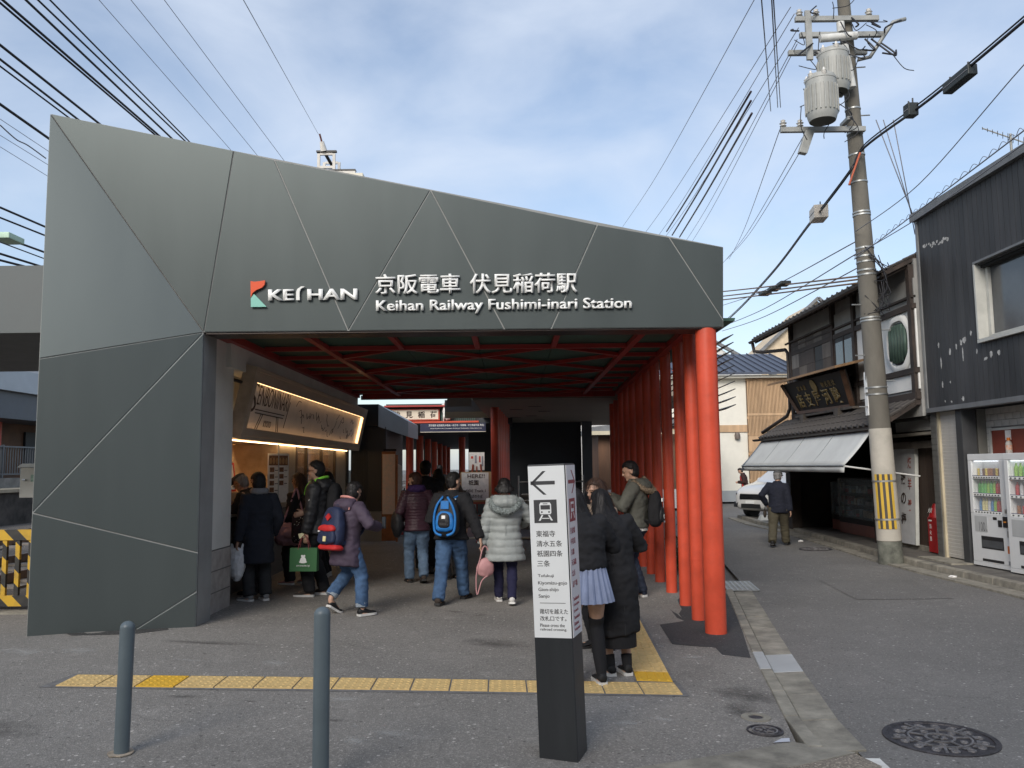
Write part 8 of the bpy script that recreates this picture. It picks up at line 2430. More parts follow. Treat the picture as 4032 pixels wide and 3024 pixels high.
def hood(i, m, inner=None, size=1.0, open_=False):
 """Hood lying on the upper back."""
 S, H = i['S'], i['H']
 b = MB()
 rings = []
 for u, w_, d_, y, k in ((0, 0.075, 0.040, -0.055, 0.245), (0.4, 0.088, 0.052, -0.062, 0.275), (0.7, 0.088, 0.056, -0.050, 0.305), (1, 0.070, 0.050, -0.022, 0.335)):
  rings.append((S(k, 0, y), i['rx'] * w_ * H * size, i['fw'] * d_ * H * size))
 ringtube(b, rings, 20)
 me = fuse(b, 0.0125, 3); displace(me, folds(0.009, (12, 12, 12), 6))
 o = link('hood', me, m, i['root'], True)
 if inner:
  b = MB(); b.tube(catmull([S(0.325, -0.062, 0.01), S(0.345, -0.050, -0.045), S(0.350, 0, -0.066), S(0.345, 0.050, -0.045), S(0.325, 0.062, 0.01)], 5), 0.011 * H, 8)
  me = fuse(b, 0.010, 1)
  link('hood_lining', me, inner, i['root'], True)
 return o
# --- counter customers
def ex_old(i):
 HD = i['HD']
 b = MB()
 t = MB(); t.ball((0, 0, 0), (1, 1, 1), 24, 12)
 b.add([HD(v[0] * 0.060, v[1] * 0.072 + 0.004, 0.048 + v[2] * (0.026 if v[2] > 0 else 0.012)) for v in t.v], t.f)
 b.add([HD(v[0] * 0.045, 0.062 + v[1] * 0.030, 0.034 + v[2] * 0.006) for v in t.v], t.f)
 me = fuse(b, 0.010, 2)
 link('flat_cap', me, cloth('cap_tweed', (0.075, 0.065, 0.055), var=0.3), i['root'], True)
 specs(i)
def specs(i, m=None):
 HD, H = i['HD'], i['H']
 b = MB()
 for s in (-1, 1):
  pts = [HD(s * 0.020 + 0.013 * math.cos(a), 0.058, 0.001 + 0.010 * math.sin(a)) for a in np.linspace(0, 2 * math.pi, 13)]
  b.tube(pts, 0.0018 * H, 5)
  b.tube([HD(s * 0.033, 0.058, 0.004), HD(s * 0.048, 0.02, 0.004), HD(s * 0.050, -0.008, 0.002)], 0.0016 * H, 5)
 b.tube([HD(-0.007, 0.060, 0.003), HD(0.007, 0.060, 0.003)], 0.0016 * H, 5)
 b.build('spectacles', m or BLACKM, i['root'])
old = person('elderly customer in flat cap and glasses reaching over the kiosk counter', (-3.36, 10.98), 82, 1.62, ('plain', BLACKC, -0.05, 1.05), ('trousers', BLACKC, 1.05), ('grey', HGREY), SKIN2, lean=16, head=(0, -18, 0), hands={'L': ((-0.10, 0.42, 1.13), (-0.5, -0.3, -1)), 'R': ((0.12, 0.40, 1.15), (0.5, -0.3, -1))}, shoes=(SHB, SOLED), extra=ex_old)
coat = person('person in long dark navy coat carrying a white plastic bag at the kiosk', (-3.16, 10.42), 32, 1.60, ('plain', NAVYC, -0.225, 1.06, 0.12), ('trousers', CHAR, 1.15, 0.01), ('fringe', HBLACK), head=(25, -8, 0), feet={'L': (-0.10, 0.03, 0, 30), 'R': (0.09, 0.0, 0, 0)}, hands={'L': ((-0.26, 0.02, 0.72), None), 'R': ((0.22, 0.12, 0.80), None)}, shoes=(SHG, SOLEW), extra=lambda i: scarf(i, cloth('scarf_grey', (0.20, 0.20, 0.21)), 0.045))
def ex_pinkw(i): pass
pinkw = person('woman with long dark hair, black jacket and pink trainers at the kiosk', (-3.05, 11.92), 62, 1.58, ('plain', BLACKC, -0.05, 1.03), ('trousers', BLACKC, 1.18), ('long', HBROWN, 0.42), head=(10, -5, 0), hands={'L': ((-0.20, 0.12, 0.82), None), 'R': ((0.16, 0.22, 1.0), None)}, feet={'L': (-0.11, 0.05, 0, 10), 'R': (0.08, -0.10, 0, -5)}, shoes=(SHP, SOLEW))
hid = person('person in dark clothes and white trainers hidden behind the tall man with glasses', (-2.82, 12.75), 80, 1.60, ('plain', BLACKC, -0.05, 1.0), ('trousers', BLACKC, 1.0), ('long', HBLACK, 0.3), shoes=(SHW, SOLEW), detail=False)
def ex_glass(i):
 specs(i)
 hood(i, BLACKC2, cloth('lime_lining', (0.22, 0.62, 0.06), 0.6), 1.05)
 S, H = i['S'], i['H']
 for s in (-1, 1):
  MB().tube(catmull([S(0.325, s * 0.03, 0.05), S(0.28, s * 0.035, 0.085), S(0.22, s * 0.035, 0.098)], 5), 0.004, 5).build('hood_cord', MATS['lime_lining'], i['root'])
 w_ = i['sh']['L'].lerp(i['elb']['L'], 0.55)
 MB().lathe([(0.026, 0), (0.026, 0.004), (0.018, 0.006)], n=16).build('sleeve_badge', mat('badge_grey', (0.42, 0.42, 0.42), 0.5), i['root'], loc=w_ + Vector((-0.078, 0, 0)), rot=(0, R(-90), 0))
gls = person('tall man with glasses and black parka holding a green paper bag', (-2.56, 10.92), 84, 1.76, ('plain', BLACKC2, -0.06, 1.16), ('trousers', BLACKC, 1.08), ('short', HBLACK), head=(6, -6, 0), feet={'L': (-0.10, 0.05, 0, 4), 'R': (0.10, -0.08, 0, -4)}, hands={'L': ((-0.27, 0.06, 0.80), None, (0, 0, -1)), 'R': ((0.22, 0.25, 1.05), None)}, shoes=(SHBR, SOLEW), extra=ex_glass)
pack(gls, 'black backpack worn by the tall man with glasses', (BLACKC, BLACKC2, LETW), 0.30, 0.44, 0.17, drop=-0.02, straps=False, off=0.125)
def ex_purp(i):
 hood(i, PURP, SALM, 1.08)
 S, H = i['S'], i['H']
 MB().box((-0.012, -0.004, -0.014), (0.012, 0.004, 0.014)).build('shoulder_logo', SALM, i['root'], loc=S(0.262, 0.085, -0.075))
prp = person('person in purple hooded coat and rolled jeans walking off to the right', (-1.90, 9.50), -40, 1.53, ('plain', PURP, -0.155, 1.16, 0.14), ('jeans', JEAN, 1.12, 0.03, CUFF), ('fringe', HBLACK), lean=7, head=(-2, -12, 0), feet={'L': (-0.22, -0.06, 0.11, 0), 'R': (0.14, 0.12, 0, -8)}, hands={'R': ((0.20, 0.30, 0.98), (1, -0.5, -0.6)), 'L': ((-0.10, 0.34, 1.0), None)}, shoes=(SHB, SOLEW), extra=ex_purp)
pack(prp, 'navy and red backpack on the person in the purple coat', (cloth('pack_navy', (0.018, 0.026, 0.062), 0.6), cloth('pack_red', (0.45, 0.022, 0.022), 0.6), mat('patch_yellow', (0.62, 0.55, 0.28), 0.6)), 0.34, 0.47, 0.15, drop=0.045, style='navy', off=0.135)
ph_ = tag(empty('mobile_phone', world(prp, (0.19, 0.40, 1.02)), R(-48)), 'dark mobile phone held by the person in the purple coat', 'phone')
MB().box((-0.036, -0.006, -0.07), (0.036, 0.006, 0.07)).build('case', BLACKM, ph_, bevel=0.006)
MB().box((-0.032, -0.0075, -0.063), (0.032, -0.0062, 0.063)).build('screen', mat('phone_screen', (0.05, 0.06, 0.07), 0.1), ph_)
# --- group walking in
mar = person('woman in maroon quilted jacket and violet scarf walking in, face turned left', (-1.39, 12.2), 14, 1.62, ('downy', MARO, -0.055, 1.10), ('jeans', JEANL, 1.10), ('fringe', HRED), lean=3, head=(62, -4, 0), feet={'L': (-0.11, 0.10, 0, 6), 'R': (0.07, -0.10, 0.05, -4)}, hands={'L': ((-0.20, 0.16, 0.93), None), 'R': ((0.18, 0.22, 0.98), None)}, shoes=(SHBR, SOLED), extra=lambda i: scarf(i, VIOL, 0.065, 0.322))
bbg = tag(empty('handbag', world(mar, (-0.30, 0.02, 0.86)), R(14)), 'round black handbag on the arm of the woman in maroon', 'handbag')
bq = MB(); bq.ball((0, 0, 0), (0.09, 0.17, 0.20), 18, 12); me = evaluated(bq.mesh('bag'), [('SUBSURF', dict(levels=1, render_levels=1))]); displace(me, folds(0.012, (9, 9, 9), 3)); link('bag_body', me, BLACKC2, bbg, True)
bq = MB(); bq.tube(catmull([(0.03, -0.12, 0.14), (0.10, -0.02, 0.50), (0.03, 0.12, 0.14)], 6), 0.011, 6); bq.build('strap', BLACKC2, bbg)
person('man in black walking ahead of the woman in maroon', (-1.40, 13.35), 2, 1.80, ('plain', BLACKC, -0.06, 1.10), ('trousers', BLACKC, 1.05), ('short', HBLACK), feet={'L': (-0.10, 0.22, 0, 4), 'R': (0.09, -0.22, 0.06, -4)}, shoes=(SHB, SOLED))
def ex_blue(i):
 S, H = i['S'], i['H']
 b = MB(); rr = random.Random(8)
 for k in range(5):
  a = rr.uniform(0, 6); b.bar((0.022 * math.cos(a), 0, 0.022 * math.sin(a)), (-0.022 * math.cos(a), 0, -0.022 * math.sin(a)), 0.008, 0.004)
 b.build('back_emblem', LETW, i['root'], loc=S(0.255, 0.045, -0.089))
blu = person('man in black jacket and blue jeans with a black and blue backpack', (-0.80, 10.52), -10, 1.67, ('plain', BLACKC, -0.035, 1.16), ('jeans', JEAN, 1.12), ('short', HBLACK), lean=5, head=(-32, -4, 0), feet={'L': (-0.08, -0.28, 0.02, 0), 'R': (0.09, 0.36, 0, -10)}, hands={'R': ((0.41, -0.03, 0.76), (0.6, -1, 0), (0.2, 0, -1)), 'L': ((-0.16, 0.26, 1.0), None)}, shoes=(SHBR, SOLED), hip=0.50, extra=ex_blue)
pack(blu, 'black and bright blue backpack on the man in blue jeans', (BLACKC2, cloth('pack_blue', (0.020, 0.17, 0.48), 0.5), LETW), 0.33, 0.50, 0.18, drop=0.03, style='blue', off=0.15)
def ex_grey(i):
 hood(i, GREYP, None, 1.22)
 S = i['S']
 fur_roll(i, [S(0.315, -0.085, -0.02), S(0.262, -0.105, -0.085), S(0.222, -0.055, -0.125), S(0.210, 0, -0.135), S(0.222, 0.055, -0.125), S(0.262, 0.105, -0.085), S(0.315, 0.085, -0.02)], 0.040, FUR, seed=2)
 b = MB(); b.tube(catmull([i['hc'] + Vector((0, -0.165 + 0.0 * k, z)) for k, z in enumerate((-0.24, -0.1, 0.05, 0.18))], 4), 0.004, 5)
 b.build('back_seam', GREYP, i['root'])
gry = person('woman in pale grey-green padded coat with fur trimmed hood', (-0.10, 10.52), 4, 1.575, ('puffer', GREYP, -0.180, 1.30, 0.26), ('trousers', NAVYT, 0.92), ('long', HBLACK, 0.10), head=(-4, -6, 0), feet={'L': (-0.08, 0.22, 0.0, 4), 'R': (0.06, -0.16, 0.03, -4)}, hands={'L': ((-0.30, 0.02, 0.74), (-0.7, -1, 0.2)), 'R': ((0.20, 0.28, 0.96), (1, -0.6, -0.3))}, shoes=(SHW, SOLEW), extra=ex_grey)
# --- bags
pbg = tag(empty('shoulder_bag', world(gry, (-0.26, -0.06, 0.56)), R(20)), 'small pale pink bag hanging from the hand of the woman in the padded coat', 'bag')
PINK = cloth('bag_pink', (0.48, 0.25, 0.25), 0.55)
bq = MB(); bq.ball((0, 0, -0.10), (0.115, 0.055, 0.115), 18, 12)
bq.v = [(x * (1 - 0.25 * (z + 0.1) / 0.115), y, z) for x, y, z in bq.v]
me = evaluated(bq.mesh('bag'), [('SUBSURF', dict(levels=1, render_levels=1))]); displace(me, folds(0.010, (12, 12, 12), 5)); link('bag_body', me, PINK, pbg, True)
bq = MB(); bq.tube(catmull([(-0.07, 0, 0.0), (-0.03, 0.0, 0.14), (0.02, 0, 0.14), (0.07, 0, 0.0)], 6), 0.009, 6); bq.build('handle', PINK, pbg)
bq = MB(); bq.tube(catmull([(-0.08, -0.02, 0.0), (-0.13, -0.03, -0.20), (-0.12, -0.03, -0.42), (-0.06, -0.03, -0.26), (0.02, -0.03, -0.20)], 6), 0.008, 6); bq.build('loose_strap', PINK, pbg)
def plastic_bag(loc, label):
 r = tag(empty('plastic_bag', loc), label, 'plastic bag')
 b = MB()
 rings = [(Vector((0, 0, -0.40)), Vector((0.03, 0, 0)), Vector((0, 0.03, 0))), (Vector((0.0, 0, -0.34)), Vector((0.07, 0, 0)), Vector((0, 0.06, 0))), (Vector((0, 0, -0.24)), Vector((0.095, 0, 0)), Vector((0, 0.075, 0))), (Vector((0, 0, -0.12)), Vector((0.10, 0, 0)), Vector((0, 0.06, 0))), (Vector((0, 0, -0.05)), Vector((0.08, 0, 0)), Vector((0, 0.03, 0))), (Vector((0, 0, 0.0)), Vector((0.03, 0, 0)), Vector((0, 0.015, 0)))]
 ringtube(b, rings, 20)
 me = fuse(b, 0.009, 1)
 displace(me, lambda p, nn: 0.016 * (0.5 - abs(noise.noise(Vector((p.x * 22, p.y * 22, p.z * 6))))) + 0.006 * noise.noise(p * 40))
 pm = mat('plastic_film', (0.62, 0.63, 0.64), 0.35, var=0.15, vscale=14, spec=0.6)
 link('bag_body', me, pm, r, True)
 for s in (-1, 1):
  MB().hexa([(s * 0.03, -0.02, -0.06), (s * 0.09, -0.01, -0.06), (s * 0.09, 0.01, -0.06), (s * 0.03, 0.02, -0.06)], [(s * 0.06, -0.008, 0.05), (s * 0.08, -0.004, 0.05), (s * 0.08, 0.004, 0.05), (s * 0.06, 0.008, 0.05)]).build('handle_ear', pm, r)
 return r
plastic_bag(world(coat, (-0.25, 0.05, 0.66)), 'crumpled white plastic bag held by the person in the navy coat')
# pink holdall
dg = tag(empty('holdall', world(pinkw, (-0.27, -0.14, 0.72)), R(8)), 'large dusty pink holdall on the hip of the woman with long hair', 'holdall')
DPK = cloth('holdall_pink', (0.36, 0.20, 0.23), 0.7)
bq = MB(); ringtube(bq, [(Vector((x, 0, 0)), Vector((0, 0.11 * k, 0)), Vector((0, 0, 0.15 * k))) for x, k in ((-0.24, 0.6), (-0.20, 0.95), (-0.05, 1.05), (0.10, 1.0), (0.20, 0.9), (0.24, 0.55))], 20)
me = fuse(bq, 0.012, 3); displace(me, folds(0.014, (9, 9, 9), 2)); link('bag_body', me, DPK, dg, True)
bq = MB(); ringtube(bq, [(Vector((-0.03, -0.115, 0.03)), Vector((0.09, 0, 0)), Vector((0, 0.01, 0.07))), (Vector((-0.03, -0.132, 0.03)), Vector((0.085, 0, 0)), Vector((0, 0.01, 0.065)))], 18); bq.build('flap', cloth('holdall_flap', (0.46, 0.26, 0.28)), dg, smooth=True)
MB().box((0.02, -0.138, 0.02), (0.13, -0.12, 0.10)).build('patch', cloth('patch_coral', (0.50, 0.18, 0.18)), dg, bevel=0.01)
bq = MB(); bq.tube(catmull([(-0.16, 0, 0.12), (-0.05, 0.06, 0.42), (0.02, 0.10, 0.62), (0.08, 0.08, 0.42), (0.17, 0, 0.12)], 6), 0.014, 6); bq.build('strap', DPK, dg)
# patterned tote
def pattern_mat():
 m = bpy.data.materials.new('tote_print'); m.use_nodes = True
 n, l = m.node_tree.nodes, m.node_tree.links
 t = n.new('ShaderNodeTexCoord'); v = n.new('ShaderNodeTexVoronoi'); v.inputs['Scale'].default_value = 38; l.new(t.outputs['Object'], v.inputs['Vector'])
 r = n.new('ShaderNodeValToRGB'); e = r.color_ramp.elements; e[0].position = 0.20; e[0].color = (0.6, 0.58, 0.55, 1); e[1].position = 0.30; e[1].color = (0.014, 0.013, 0.016, 1)
 l.new(v.outputs['Distance'], r.inputs['Fac'])
 mx = n.new('ShaderNodeMix'); mx.data_type = 'RGBA'; sp_ = n.new('ShaderNodeSeparateColor'); l.new(v.outputs['Color'], sp_.inputs['Color'])
 gt = n.new('ShaderNodeMath'); gt.operation = 'GREATER_THAN'; gt.inputs[1].default_value = 0.55; l.new(sp_.outputs['Red'], gt.inputs[0])
 l.new(gt.outputs[0], mx.inputs['Factor']); l.new(r.outputs['Color'], mx.inputs['A']); mx.inputs['B'].default_value = (0.03, 0.012, 0.018, 1)
 l.new(mx.outputs['Result'], n['Principled BSDF'].inputs['Base Color']); n['Principled BSDF'].inputs['Roughness'].default_value = 0.85
 return m
tt = tag(empty('tote_bag', (-2.86, 11.35, 0.90), R(10)), 'black tote bag with white floral print in front of the tall man', 'tote bag')
bq = MB(); ringtube(bq, [(Vector((0, 0, -0.19)), Vector((0.10, 0, 0)), Vector((0, 0.05, 0))), (Vector((0, 0, -0.15)), Vector((0.14, 0, 0)), Vector((0, 0.07, 0))), (Vector((0, 0, 0.05)), Vector((0.14, 0, 0)), Vector((0, 0.05, 0))), (Vector((0, 0, 0.19)), Vector((0.13, 0, 0)), Vector((0, 0.02, 0)))], 20)
me = fuse(bq, 0.012, 2); displace(me, folds(0.012, (9, 9, 6), 7)); link('bag_body', me, pattern_mat(), tt, True)
bq = MB(); bq.tube(catmull([(-0.08, 0, 0.17), (-0.03, 0.0, 0.42), (0.03, 0, 0.42), (0.08, 0, 0.17)], 6), 0.012, 6); bq.build('handle', BLACKC, tt)
# green paper carrier with purse emblem
gw = world(gls, (-0.285, 0.06, 0.0))
gb_ = tag(empty('paper_bag', (gw.x - 0.0, gw.y - 0.02, 0.71), R(-4)), 'green paper carrier bag with white purse emblem held by the tall man', 'paper bag')
GRN = mat('paper_green', (0.035, 0.135, 0.045), 0.6, var=0.06, vscale=5)
MB().hexa([(-0.175, -0.05, -0.29), (0.175, -0.05, -0.29), (0.175, 0.05, -0.29), (-0.175, 0.05, -0.29)], [(-0.175, -0.035, 0.0), (0.175, -0.035, 0.0), (0.175, 0.035, 0.0), (-0.175, 0.035, 0.0)]).build('bag_body', GRN, gb_, bevel=0.004)
RCORD = mat('cord_red', (0.25, 0.05, 0.05), 0.7)
for y in (-0.037, 0.037):
 b = MB(); b.tube(catmull([(-0.07, y, -0.02), (-0.045, y * 0.5, 0.10), (0.0, 0.0, 0.155), (0.045, y * 0.5, 0.10), (0.07, y, -0.02)], 6), 0.0045, 6); b.build('cord_handle', RCORD, gb_)
def bagp(pts, m=LETW, nm='emblem'): MB().prism([(x, -0.0365 - 0.0517 * (-z) - 0.0025, z) for x, z in pts], (0, 0.002, 0)).build(nm, m, gb_)
bagp([(0.055 * math.cos(a) * (1.0 if math.sin(a) < 0 else 0.75), -0.165 + 0.045 * math.sin(a) * (0.5 if math.sin(a) < 0 else 1.3)) for a in np.linspace(0, 2 * math.pi, 25)[:-1]])
for s in (-1, 1):
 bagp([(s * 0.014 + 0.014 * math.cos(a), -0.098 + 0.014 * math.sin(a)) for a in np.linspace(0, 2 * math.pi, 13)[:-1]])
lettering('AYANOKOJI', (-0.085, -0.0365 - 0.0517 * 0.235 - 0.0015, -0.235), (1, 0, 0), (0, 0.0517, 1), LETW, gb_, width=0.17, height=0.026, extrude=0.001, offset=0.012)
cdw = world(gls, (-0.30, 0.10, 0.79))
tag(MB().box((-0.035, -0.002, -0.03), (0.035, 0.002, 0.03)).build('paper_card', mat('card_yellow', (0.62, 0.58, 0.36), 0.7), None, loc=cdw, rot=(0, R(-15), R(-6))), 'small pale yellow card in the hand of the tall man', 'card')
# --- the pair behind the guide post
def skirt_ring(i, m, z0, z1, r0, r1, pleats=22, amp=0.010, nm='skirt'):
 n = pleats * 4
 vs, fs = [], []
 for j in range(8):
  u = j / 7
  for k in range(n):
   a = 2 * math.pi * k / n
   t = (k % 4) / 4.0
   ph = (-1 if t < 0.5 else 1) * amp * (0.35 + 0.65 * u) * (1 if k % 2 == 0 else 0.4)
   r = r0 + (r1 - r0) * u
   vs.append(i['hc'] + Vector(((r * 1.18 + ph) * math.cos(a), (r * 0.92 + ph) * math.sin(a), z0 + (z1 - z0) * u - i['hc'].z)))
 for j in range(7):
  for k in range(n):
   fs.append((j * n + k, j * n + (k + 1) % n, (j + 1) * n + (k + 1) % n, (j + 1) * n + k))
 b = MB(); b.add(vs, fs)
 o = b.build(nm, m, i['root'])
 sd = o.modifiers.new('thick', 'SOLIDIFY'); sd.thickness = 0.004
 return o
def sock(i, m, f0, nm='sock', grow=1.07):
 """Sock from the foot up to fraction f0 of the shin (values above 1 continue up the thigh)."""
 H = i['H']
 for s in 'LR':
  a, k, h = i['ank'][s], i['knee'][s], i['hj'][s]
  pts, rs = [a + Vector((0, 0, -0.02 * H)), a], [0.024 * H, 0.0225 * H * grow]
  for f in (0.35, 0.7, 1.0):
   if f > f0: break
   pts.append(a.lerp(k, f)); rs.append({0.35: 0.030, 0.7: 0.0345, 1.0: 0.033}[f] * H * grow)
  if f0 > 1:
   pts.append(k.lerp(h, f0 - 1)); rs.append((0.033 + 0.014 * min(1, (f0 - 1) / 0.5)) * H * grow)
  elif f0 < 0.35:
   pts.append(a.lerp(k, f0)); rs.append(0.027 * H * grow)
  b = MB(); b.tube(catmull(pts, 4), [np.interp(x, np.linspace(0, 1, len(rs)), rs) for x in np.linspace(0, 1, len(catmull(pts, 4)))], 14)
  b.build(nm, m, i['root'], smooth=True)
SHEER = cloth('tights_sheer', (0.055, 0.032, 0.024), 0.6)
def ex_skirt(i):
 skirt_ring(i, SKIRT, 0.985, 0.640, 0.115, 0.185)
 sock(i, SHEER, 1.75, 'tights', 1.04)
 sock(i, BLACKC, 1.22, 'long_sock', 1.10)
skg = person('girl in pale blue pleated skirt and long black socks behind the guide post', (0.60, 6.76), 12, 1.58, ('plain', BLACKC, 0.045, 1.12), ('skirt',), ('long', HBLACK, 0.52), lean=8, side=-4, head=(8, -22, 0), feet={'L': (-0.12, 0.03, 0, 6), 'R': (0.075, -0.04, 0, -2)}, hands={'L': ((-0.10, 0.32, 1.10), None), 'R': ((0.12, 0.33, 1.12), None)}, shoes=(SHB, SOLEW), extra=ex_skirt)
def ex_long(i):
 b = MB()
 ringtube(b, [(i['hc'] + Vector((0, 0, 0.235 - i['hc'].z)), Vector((0.155, 0, 0)), Vector((0, 0.13, 0))), (i['hc'] + Vector((0, 0, 0.45 - i['hc'].z)), Vector((0.15, 0, 0)), Vector((0, 0.125, 0)))], 26)
 b.build('underskirt', BLACKC, i['root'])
 sock(i, BLACKC, 0.25, 'sock', 1.12)
 b = MB(); b.bar(i['hc'] + Vector((0.005, -0.152, -0.46)), i['hc'] + Vector((0.005, -0.140, 0.0)), 0.006, 0.004); b.build('back_vent', CHAR, i['root'])
lng = person('girl with very long black hair and long black coat beside the guide post', (0.86, 7.06), 14, 1.57, ('plain', BLACKC, -0.305, 1.10, 0.06), ('none',), ('long', HBLACK, 0.50), lean=6, side=-7, head=(10, -20, 0), feet={'L': (-0.075, 0.0, 0, 5), 'R': (0.065, -0.02, 0, -4)}, hands={'L': ((-0.12, 0.32, 1.08), None), 'R': ((0.14, 0.30, 1.06), None)}, shoes=(SHB, SOLEW), extra=ex_long)
person('woman with long brown hair standing beyond the pair by the guide post', (0.84, 8.05), 118, 1.63, ('plain', cloth('top_beige', (0.36, 0.27, 0.20)), -0.05, 1.05), ('trousers', BLACKC, 1.0), ('long', HBROWN, 0.40), head=(10, -12, 0), hands={'L': ((-0.12, 0.28, 1.10), None), 'R': ((0.12, 0.28, 1.10), None)}, shoes=(SHB, SOLED))
# --- man eating by the columns
def ex_parka(i):
 hood(i, OLIV, None, 1.12)
 S = i['S']
 fur_roll(i, [S(0.318, -0.085, 0.005), S(0.268, -0.090, -0.070), S(0.245, -0.05, -0.115), S(0.245, 0.0, -0.130), S(0.265, 0.06, -0.112), S(0.31, 0.085, -0.07), S(0.345, 0.08, -0.04)], 0.036, FURB, seed=5)
 b = MB(); ringtube(b, [(S(-0.035), i['rx'] * 0.105 * i['H'], i['fw'] * 0.083 * i['H']), (S(0.02), i['rx'] * 0.104 * i['H'], i['fw'] * 0.082 * i['H'])], 24)
 b.build('shirt_hem', SHW, i['root'])
prk = person('man in grey parka with fur hood eating a snack by the red columns', (1.62, 11.2), 72, 1.84, ('plain', OLIV, -0.015, 1.14), ('jeans', JEAND, 1.06), ('short', HBLACK), head=(12, -20, 0), feet={'L': (-0.10, 0.02, 0, 20), 'R': (0.10, -0.06, 0, -30)}, hands={'L': ((-0.16, 0.30, 1.30), (-1, -0.4, -1)), 'R': ((0.08, 0.34, 1.33), (1, -0.4, -1))}, shoes=(SHN, SOLEW), extra=ex_parka)
pack(prk, 'black backpack with white marks on the man in the grey parka', (BLACKC, BLACKC2, LETW), 0.31, 0.48, 0.18, drop=0.04, style='logo', off=0.14)
sk = tag(empty('skewered_snack', world(prk, (0.0, 0.40, 1.40)), R(72)), 'golden fried snack on a stick held by the man in the parka', 'snack')
b = MB(); b.tube([(0, 0.0, -0.06), (0, 0.05, 0.02), (0, 0.12, 0.10)], [0.012, 0.032, 0.022], 10); me = fuse(b, 0.008, 1); displace(me, lambda p, nn: 0.010 * noise.noise(p * 60)); link('fried_piece', me, mat('batter', (0.42, 0.22, 0.05), 0.7, var=0.3, vscale=40), sk, True)
MB().tube([(0, -0.03, -0.12), (0, 0.02, -0.02)], 0.004, 6).build('stick', mat('bamboo', (0.45, 0.32, 0.16), 0.7), sk)
# --- street
def ex_street(i):
 HD = i['HD']
 b = MB(); t = MB(); t.ball((0, 0, 0), (1, 1, 1), 24, 12)
 b.add([HD(v[0] * 0.058, v[1] * 0.068 - 0.004, 0.040 + v[2] * (0.038 if v[2] > 0 else 0.018)) for v in t.v], t.f)
 b.add([HD(v[0] * 0.044, 0.064 + v[1] * 0.032, 0.030 + v[2] * 0.006) for v in t.v], t.f)
 link('flat_cap', fuse(b, 0.010, 2), cloth('cap_grey', (0.07, 0.07, 0.07)), i['root'], True)
 specs(i)
str_ = person('elderly man in dark jacket, khaki trousers and cap walking up the street', (5.62, 17.80), -24, 1.64, ('plain', cloth('jacket_dark_blue', (0.012, 0.014, 0.024)), -0.085, 1.12, 0.05), ('trousers', KHAK, 1.28), ('grey', HGREY), SKIN2, lean=9, head=(-22, -6, 0), feet={'L': (-0.10, -0.30, 0.04, 2), 'R': (0.11, 0.32, 0, -10)}, hands={'R': ((0.26, 0.0, 0.70), None), 'L': ((-0.24, 0.12, 0.86), (-1, -1, 0))}, shoes=(SHB, SOLED), hip=0.495, extra=ex_street)
pch = tag(empty('pouch', world(str_, (-0.28, 0.10, 0.66)), R(-24)), 'small brown pouch carried by the elderly man in the street', 'pouch')
b = MB(); b.ball((0, 0, 0), (0.035, 0.07, 0.09), 14, 10); b.build('bag_body', cloth('pouch_brown', (0.05, 0.04, 0.03)), pch, smooth=True)
b = MB(); b.tube(catmull([(0, -0.05, 0.06), (0.02, 0, 0.20), (0, 0.05, 0.06)], 5), 0.006, 5); b.build('loop', BLACKM, pch)
def ex_far(i):
 S = i['S']
 b = MB(); b.bar(S(0.0, -0.09, 0.055), S(0.26, -0.09, 0.065), 0.06, 0.05); b.build('red_panel', cloth('panel_red', (0.38, 0.03, 0.03)), i['root'])
person('distant person in dark red jacket standing by the cream building', (9.25, 33.2), 75, 1.60, ('plain', cloth('jacket_oxblood', (0.045, 0.022, 0.020)), -0.05, 1.15), ('trousers', BROWNJ, 1.0), ('short', HBLACK), lean=10, head=(0, -25, 0), hands={'L': ((-0.12, 0.28, 0.98), None), 'R': ((0.12, 0.28, 0.98), None)}, shoes=(SHB, SOLED), detail=False, extra=ex_far)
# --- further in
person('person in brown jacket with long dark hair deep inside the passage', (-1.36, 15.2), 6, 1.66, ('plain', BROWNJ, -0.06, 1.12), ('trousers', BLACKC, 1.0), ('long', HBLACK, 0.22), shoes=(SHB, SOLED), detail=False, feet={'L': (-0.1, 0.18, 0, 4), 'R': (0.09, -0.15, 0.04, -4)})
person('woman with wavy brown hair just ahead of the man with the blue backpack', (-0.92, 12.7), 25, 1.60, ('plain', cloth('jacket_taupe', (0.06, 0.05, 0.045)), -0.06, 1.08), ('trousers', BLACKC, 1.0), ('long', HBROWN, 0.32), head=(35, 0, 0), shoes=(SHB, SOLED), detail=False)
person('person in black standing at the ticket gates far down the passage', (-2.2, 25.0), 10, 1.74, ('plain', BLACKC, -0.10, 1.12, 0.05), ('trousers', BLACKC, 1.0), ('short', HBLACK), shoes=(SHB, SOLED), detail=False)
# ------------------------------------------------------------------ small things on the kiosk counter
def stand(loc, rz, w, h, m, label, cat, frame=None):
 r = tag(empty('menu_stand', loc, rz), label, cat)
 MB().hexa([(-w / 2, -0.01, 0), (w / 2, -0.01, 0), (w / 2, 0.005, 0), (-w / 2, 0.005, 0)], [(-w / 2, 0.05, h), (w / 2, 0.05, h), (w / 2, 0.065, h), (-w / 2, 0.065, h)]).build('board', frame or WOOD, r)
 MB().hexa([(-w / 2 + 0.03, -0.014, 0.03), (w / 2 - 0.03, -0.014, 0.03), (w / 2 - 0.03, -0.008, 0.03), (-w / 2 + 0.03, -0.008, 0.03)], [(-w / 2 + 0.03, 0.040, h - 0.03), (w / 2 - 0.03, 0.040, h - 0.03), (w / 2 - 0.03, 0.046, h - 0.03), (-w / 2 + 0.03, 0.046, h - 0.03)]).build('sheet', m, r)
 MB().box((-0.02, 0.02, 0), (0.02, 0.12, 0.02)).build('foot', frame or WOOD, r)
 return r
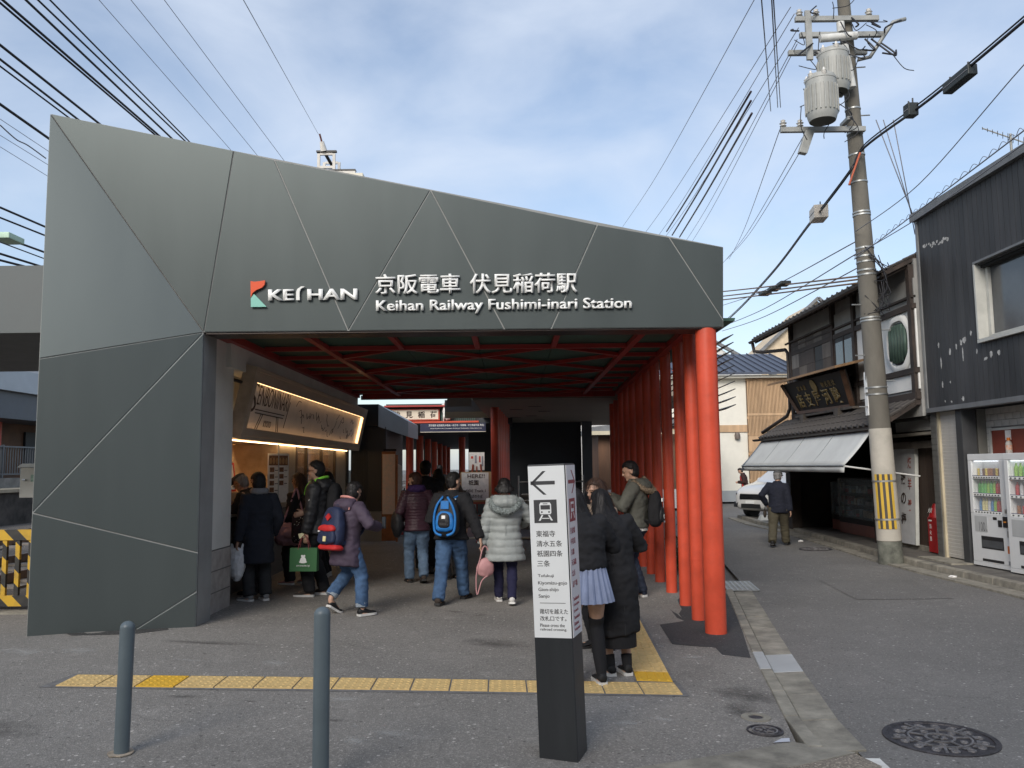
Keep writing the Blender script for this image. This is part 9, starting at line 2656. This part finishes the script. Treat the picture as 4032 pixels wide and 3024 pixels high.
stand((-3.95, 11.55, 1.40), R(55), 0.26, 0.40, PAPER, 'red framed menu card standing on the kiosk counter shelf', 'menu', REDP)
stand((-3.86, 10.75, 1.30), R(50), 0.24, 0.26, mat('chalk_black', (0.05, 0.05, 0.045), 0.7, var=0.2, vscale=20), 'small black menu board in a wooden frame on the counter', 'menu')
tag(MB().box((-4.2, 11.2, 1.14), (-3.80, 12.6, 1.395)).build('display_shelf', WOODL, None, bevel=0.004), 'wooden display shelf on the kiosk counter', 'shelf')
tag(MB().box((-4.0, 10.45, 1.14), (-3.72, 11.0, 1.29)).build('wooden_tray', WOODL, None, bevel=0.004), 'wooden tray with goods on the kiosk counter', 'tray')
pst = tag(empty('menu_poster', (CF + 0.10, 12.62, 1.60), R(62)), 'food menu poster with small dish pictures hanging at the kiosk', 'poster')
MB().box((-0.22, -0.004, -0.40), (0.22, 0.004, 0.34)).build('sheet', PAPER, pst)
FOOD = mat('dish_photo', (0.20, 0.10, 0.05), 0.6, var=0.5, vscale=30, vcol2=(0.05, 0.03, 0.02))
MB().box((-0.20, -0.007, 0.16), (0.20, -0.0045, 0.31)).build('photo_strip', FOOD, pst)
for k in range(6):
 MB().ball((-0.165 + 0.066 * k, -0.008, 0.225), (0.026, 0.004, 0.05), 10, 6).build('printed_dish', mat('cone_print', (0.42, 0.25, 0.12), 0.6, var=0.2), pst)
for j in range(4):
 for c in range(2):
  if j == 3 and c == 1: continue
  MB().box((-0.18 + 0.2 * c, -0.007, 0.06 - 0.10 * j), (-0.09 + 0.2 * c, -0.0045, 0.13 - 0.10 * j)).build('photo', FOOD, pst)
  MB().box((-0.075 + 0.2 * c, -0.006, 0.08 - 0.10 * j), (-0.01 + 0.2 * c, -0.0045, 0.09 - 0.10 * j)).build('print_line', INK, pst)
MB().tube([(0.0, 0.0, -0.5), (0, 0, 0.48)], 0.012, 8).build('hanger_rod', GALV, pst)
rr = random.Random(14)
for k, (x, y, h, c, lb) in enumerate(((-3.84, 10.22, 0.22, (0.35, 0.03, 0.03), 'red sauce bottle at the near end of the kiosk counter'), (-3.75, 10.30, 0.16, (0.45, 0.40, 0.32), 'cream tub at the near end of the kiosk counter'), (-3.80, 10.34, 0.12, (0.05, 0.03, 0.02), 'dark jar at the near end of the kiosk counter'), (-3.70, 10.38, 0.10, (0.30, 0.06, 0.04), 'short red jar at the near end of the kiosk counter'))):
 r = tag(empty('counter_jar', (x, y, 1.136)), lb, 'jar')
 MB().lathe([(0.04, 0), (0.042, 0.02), (0.042, h * 0.7), (0.022, h * 0.85), (0.022, h)], n=14).build('jar_body', mat('jar_%d' % k, c, 0.4, var=0.1), r, auto=40)
 MB().lathe([(0.026, h), (0.026, h + 0.02)], n=12).build('lid', LETW, r)
bpy.data.scenes.remove(TMP)
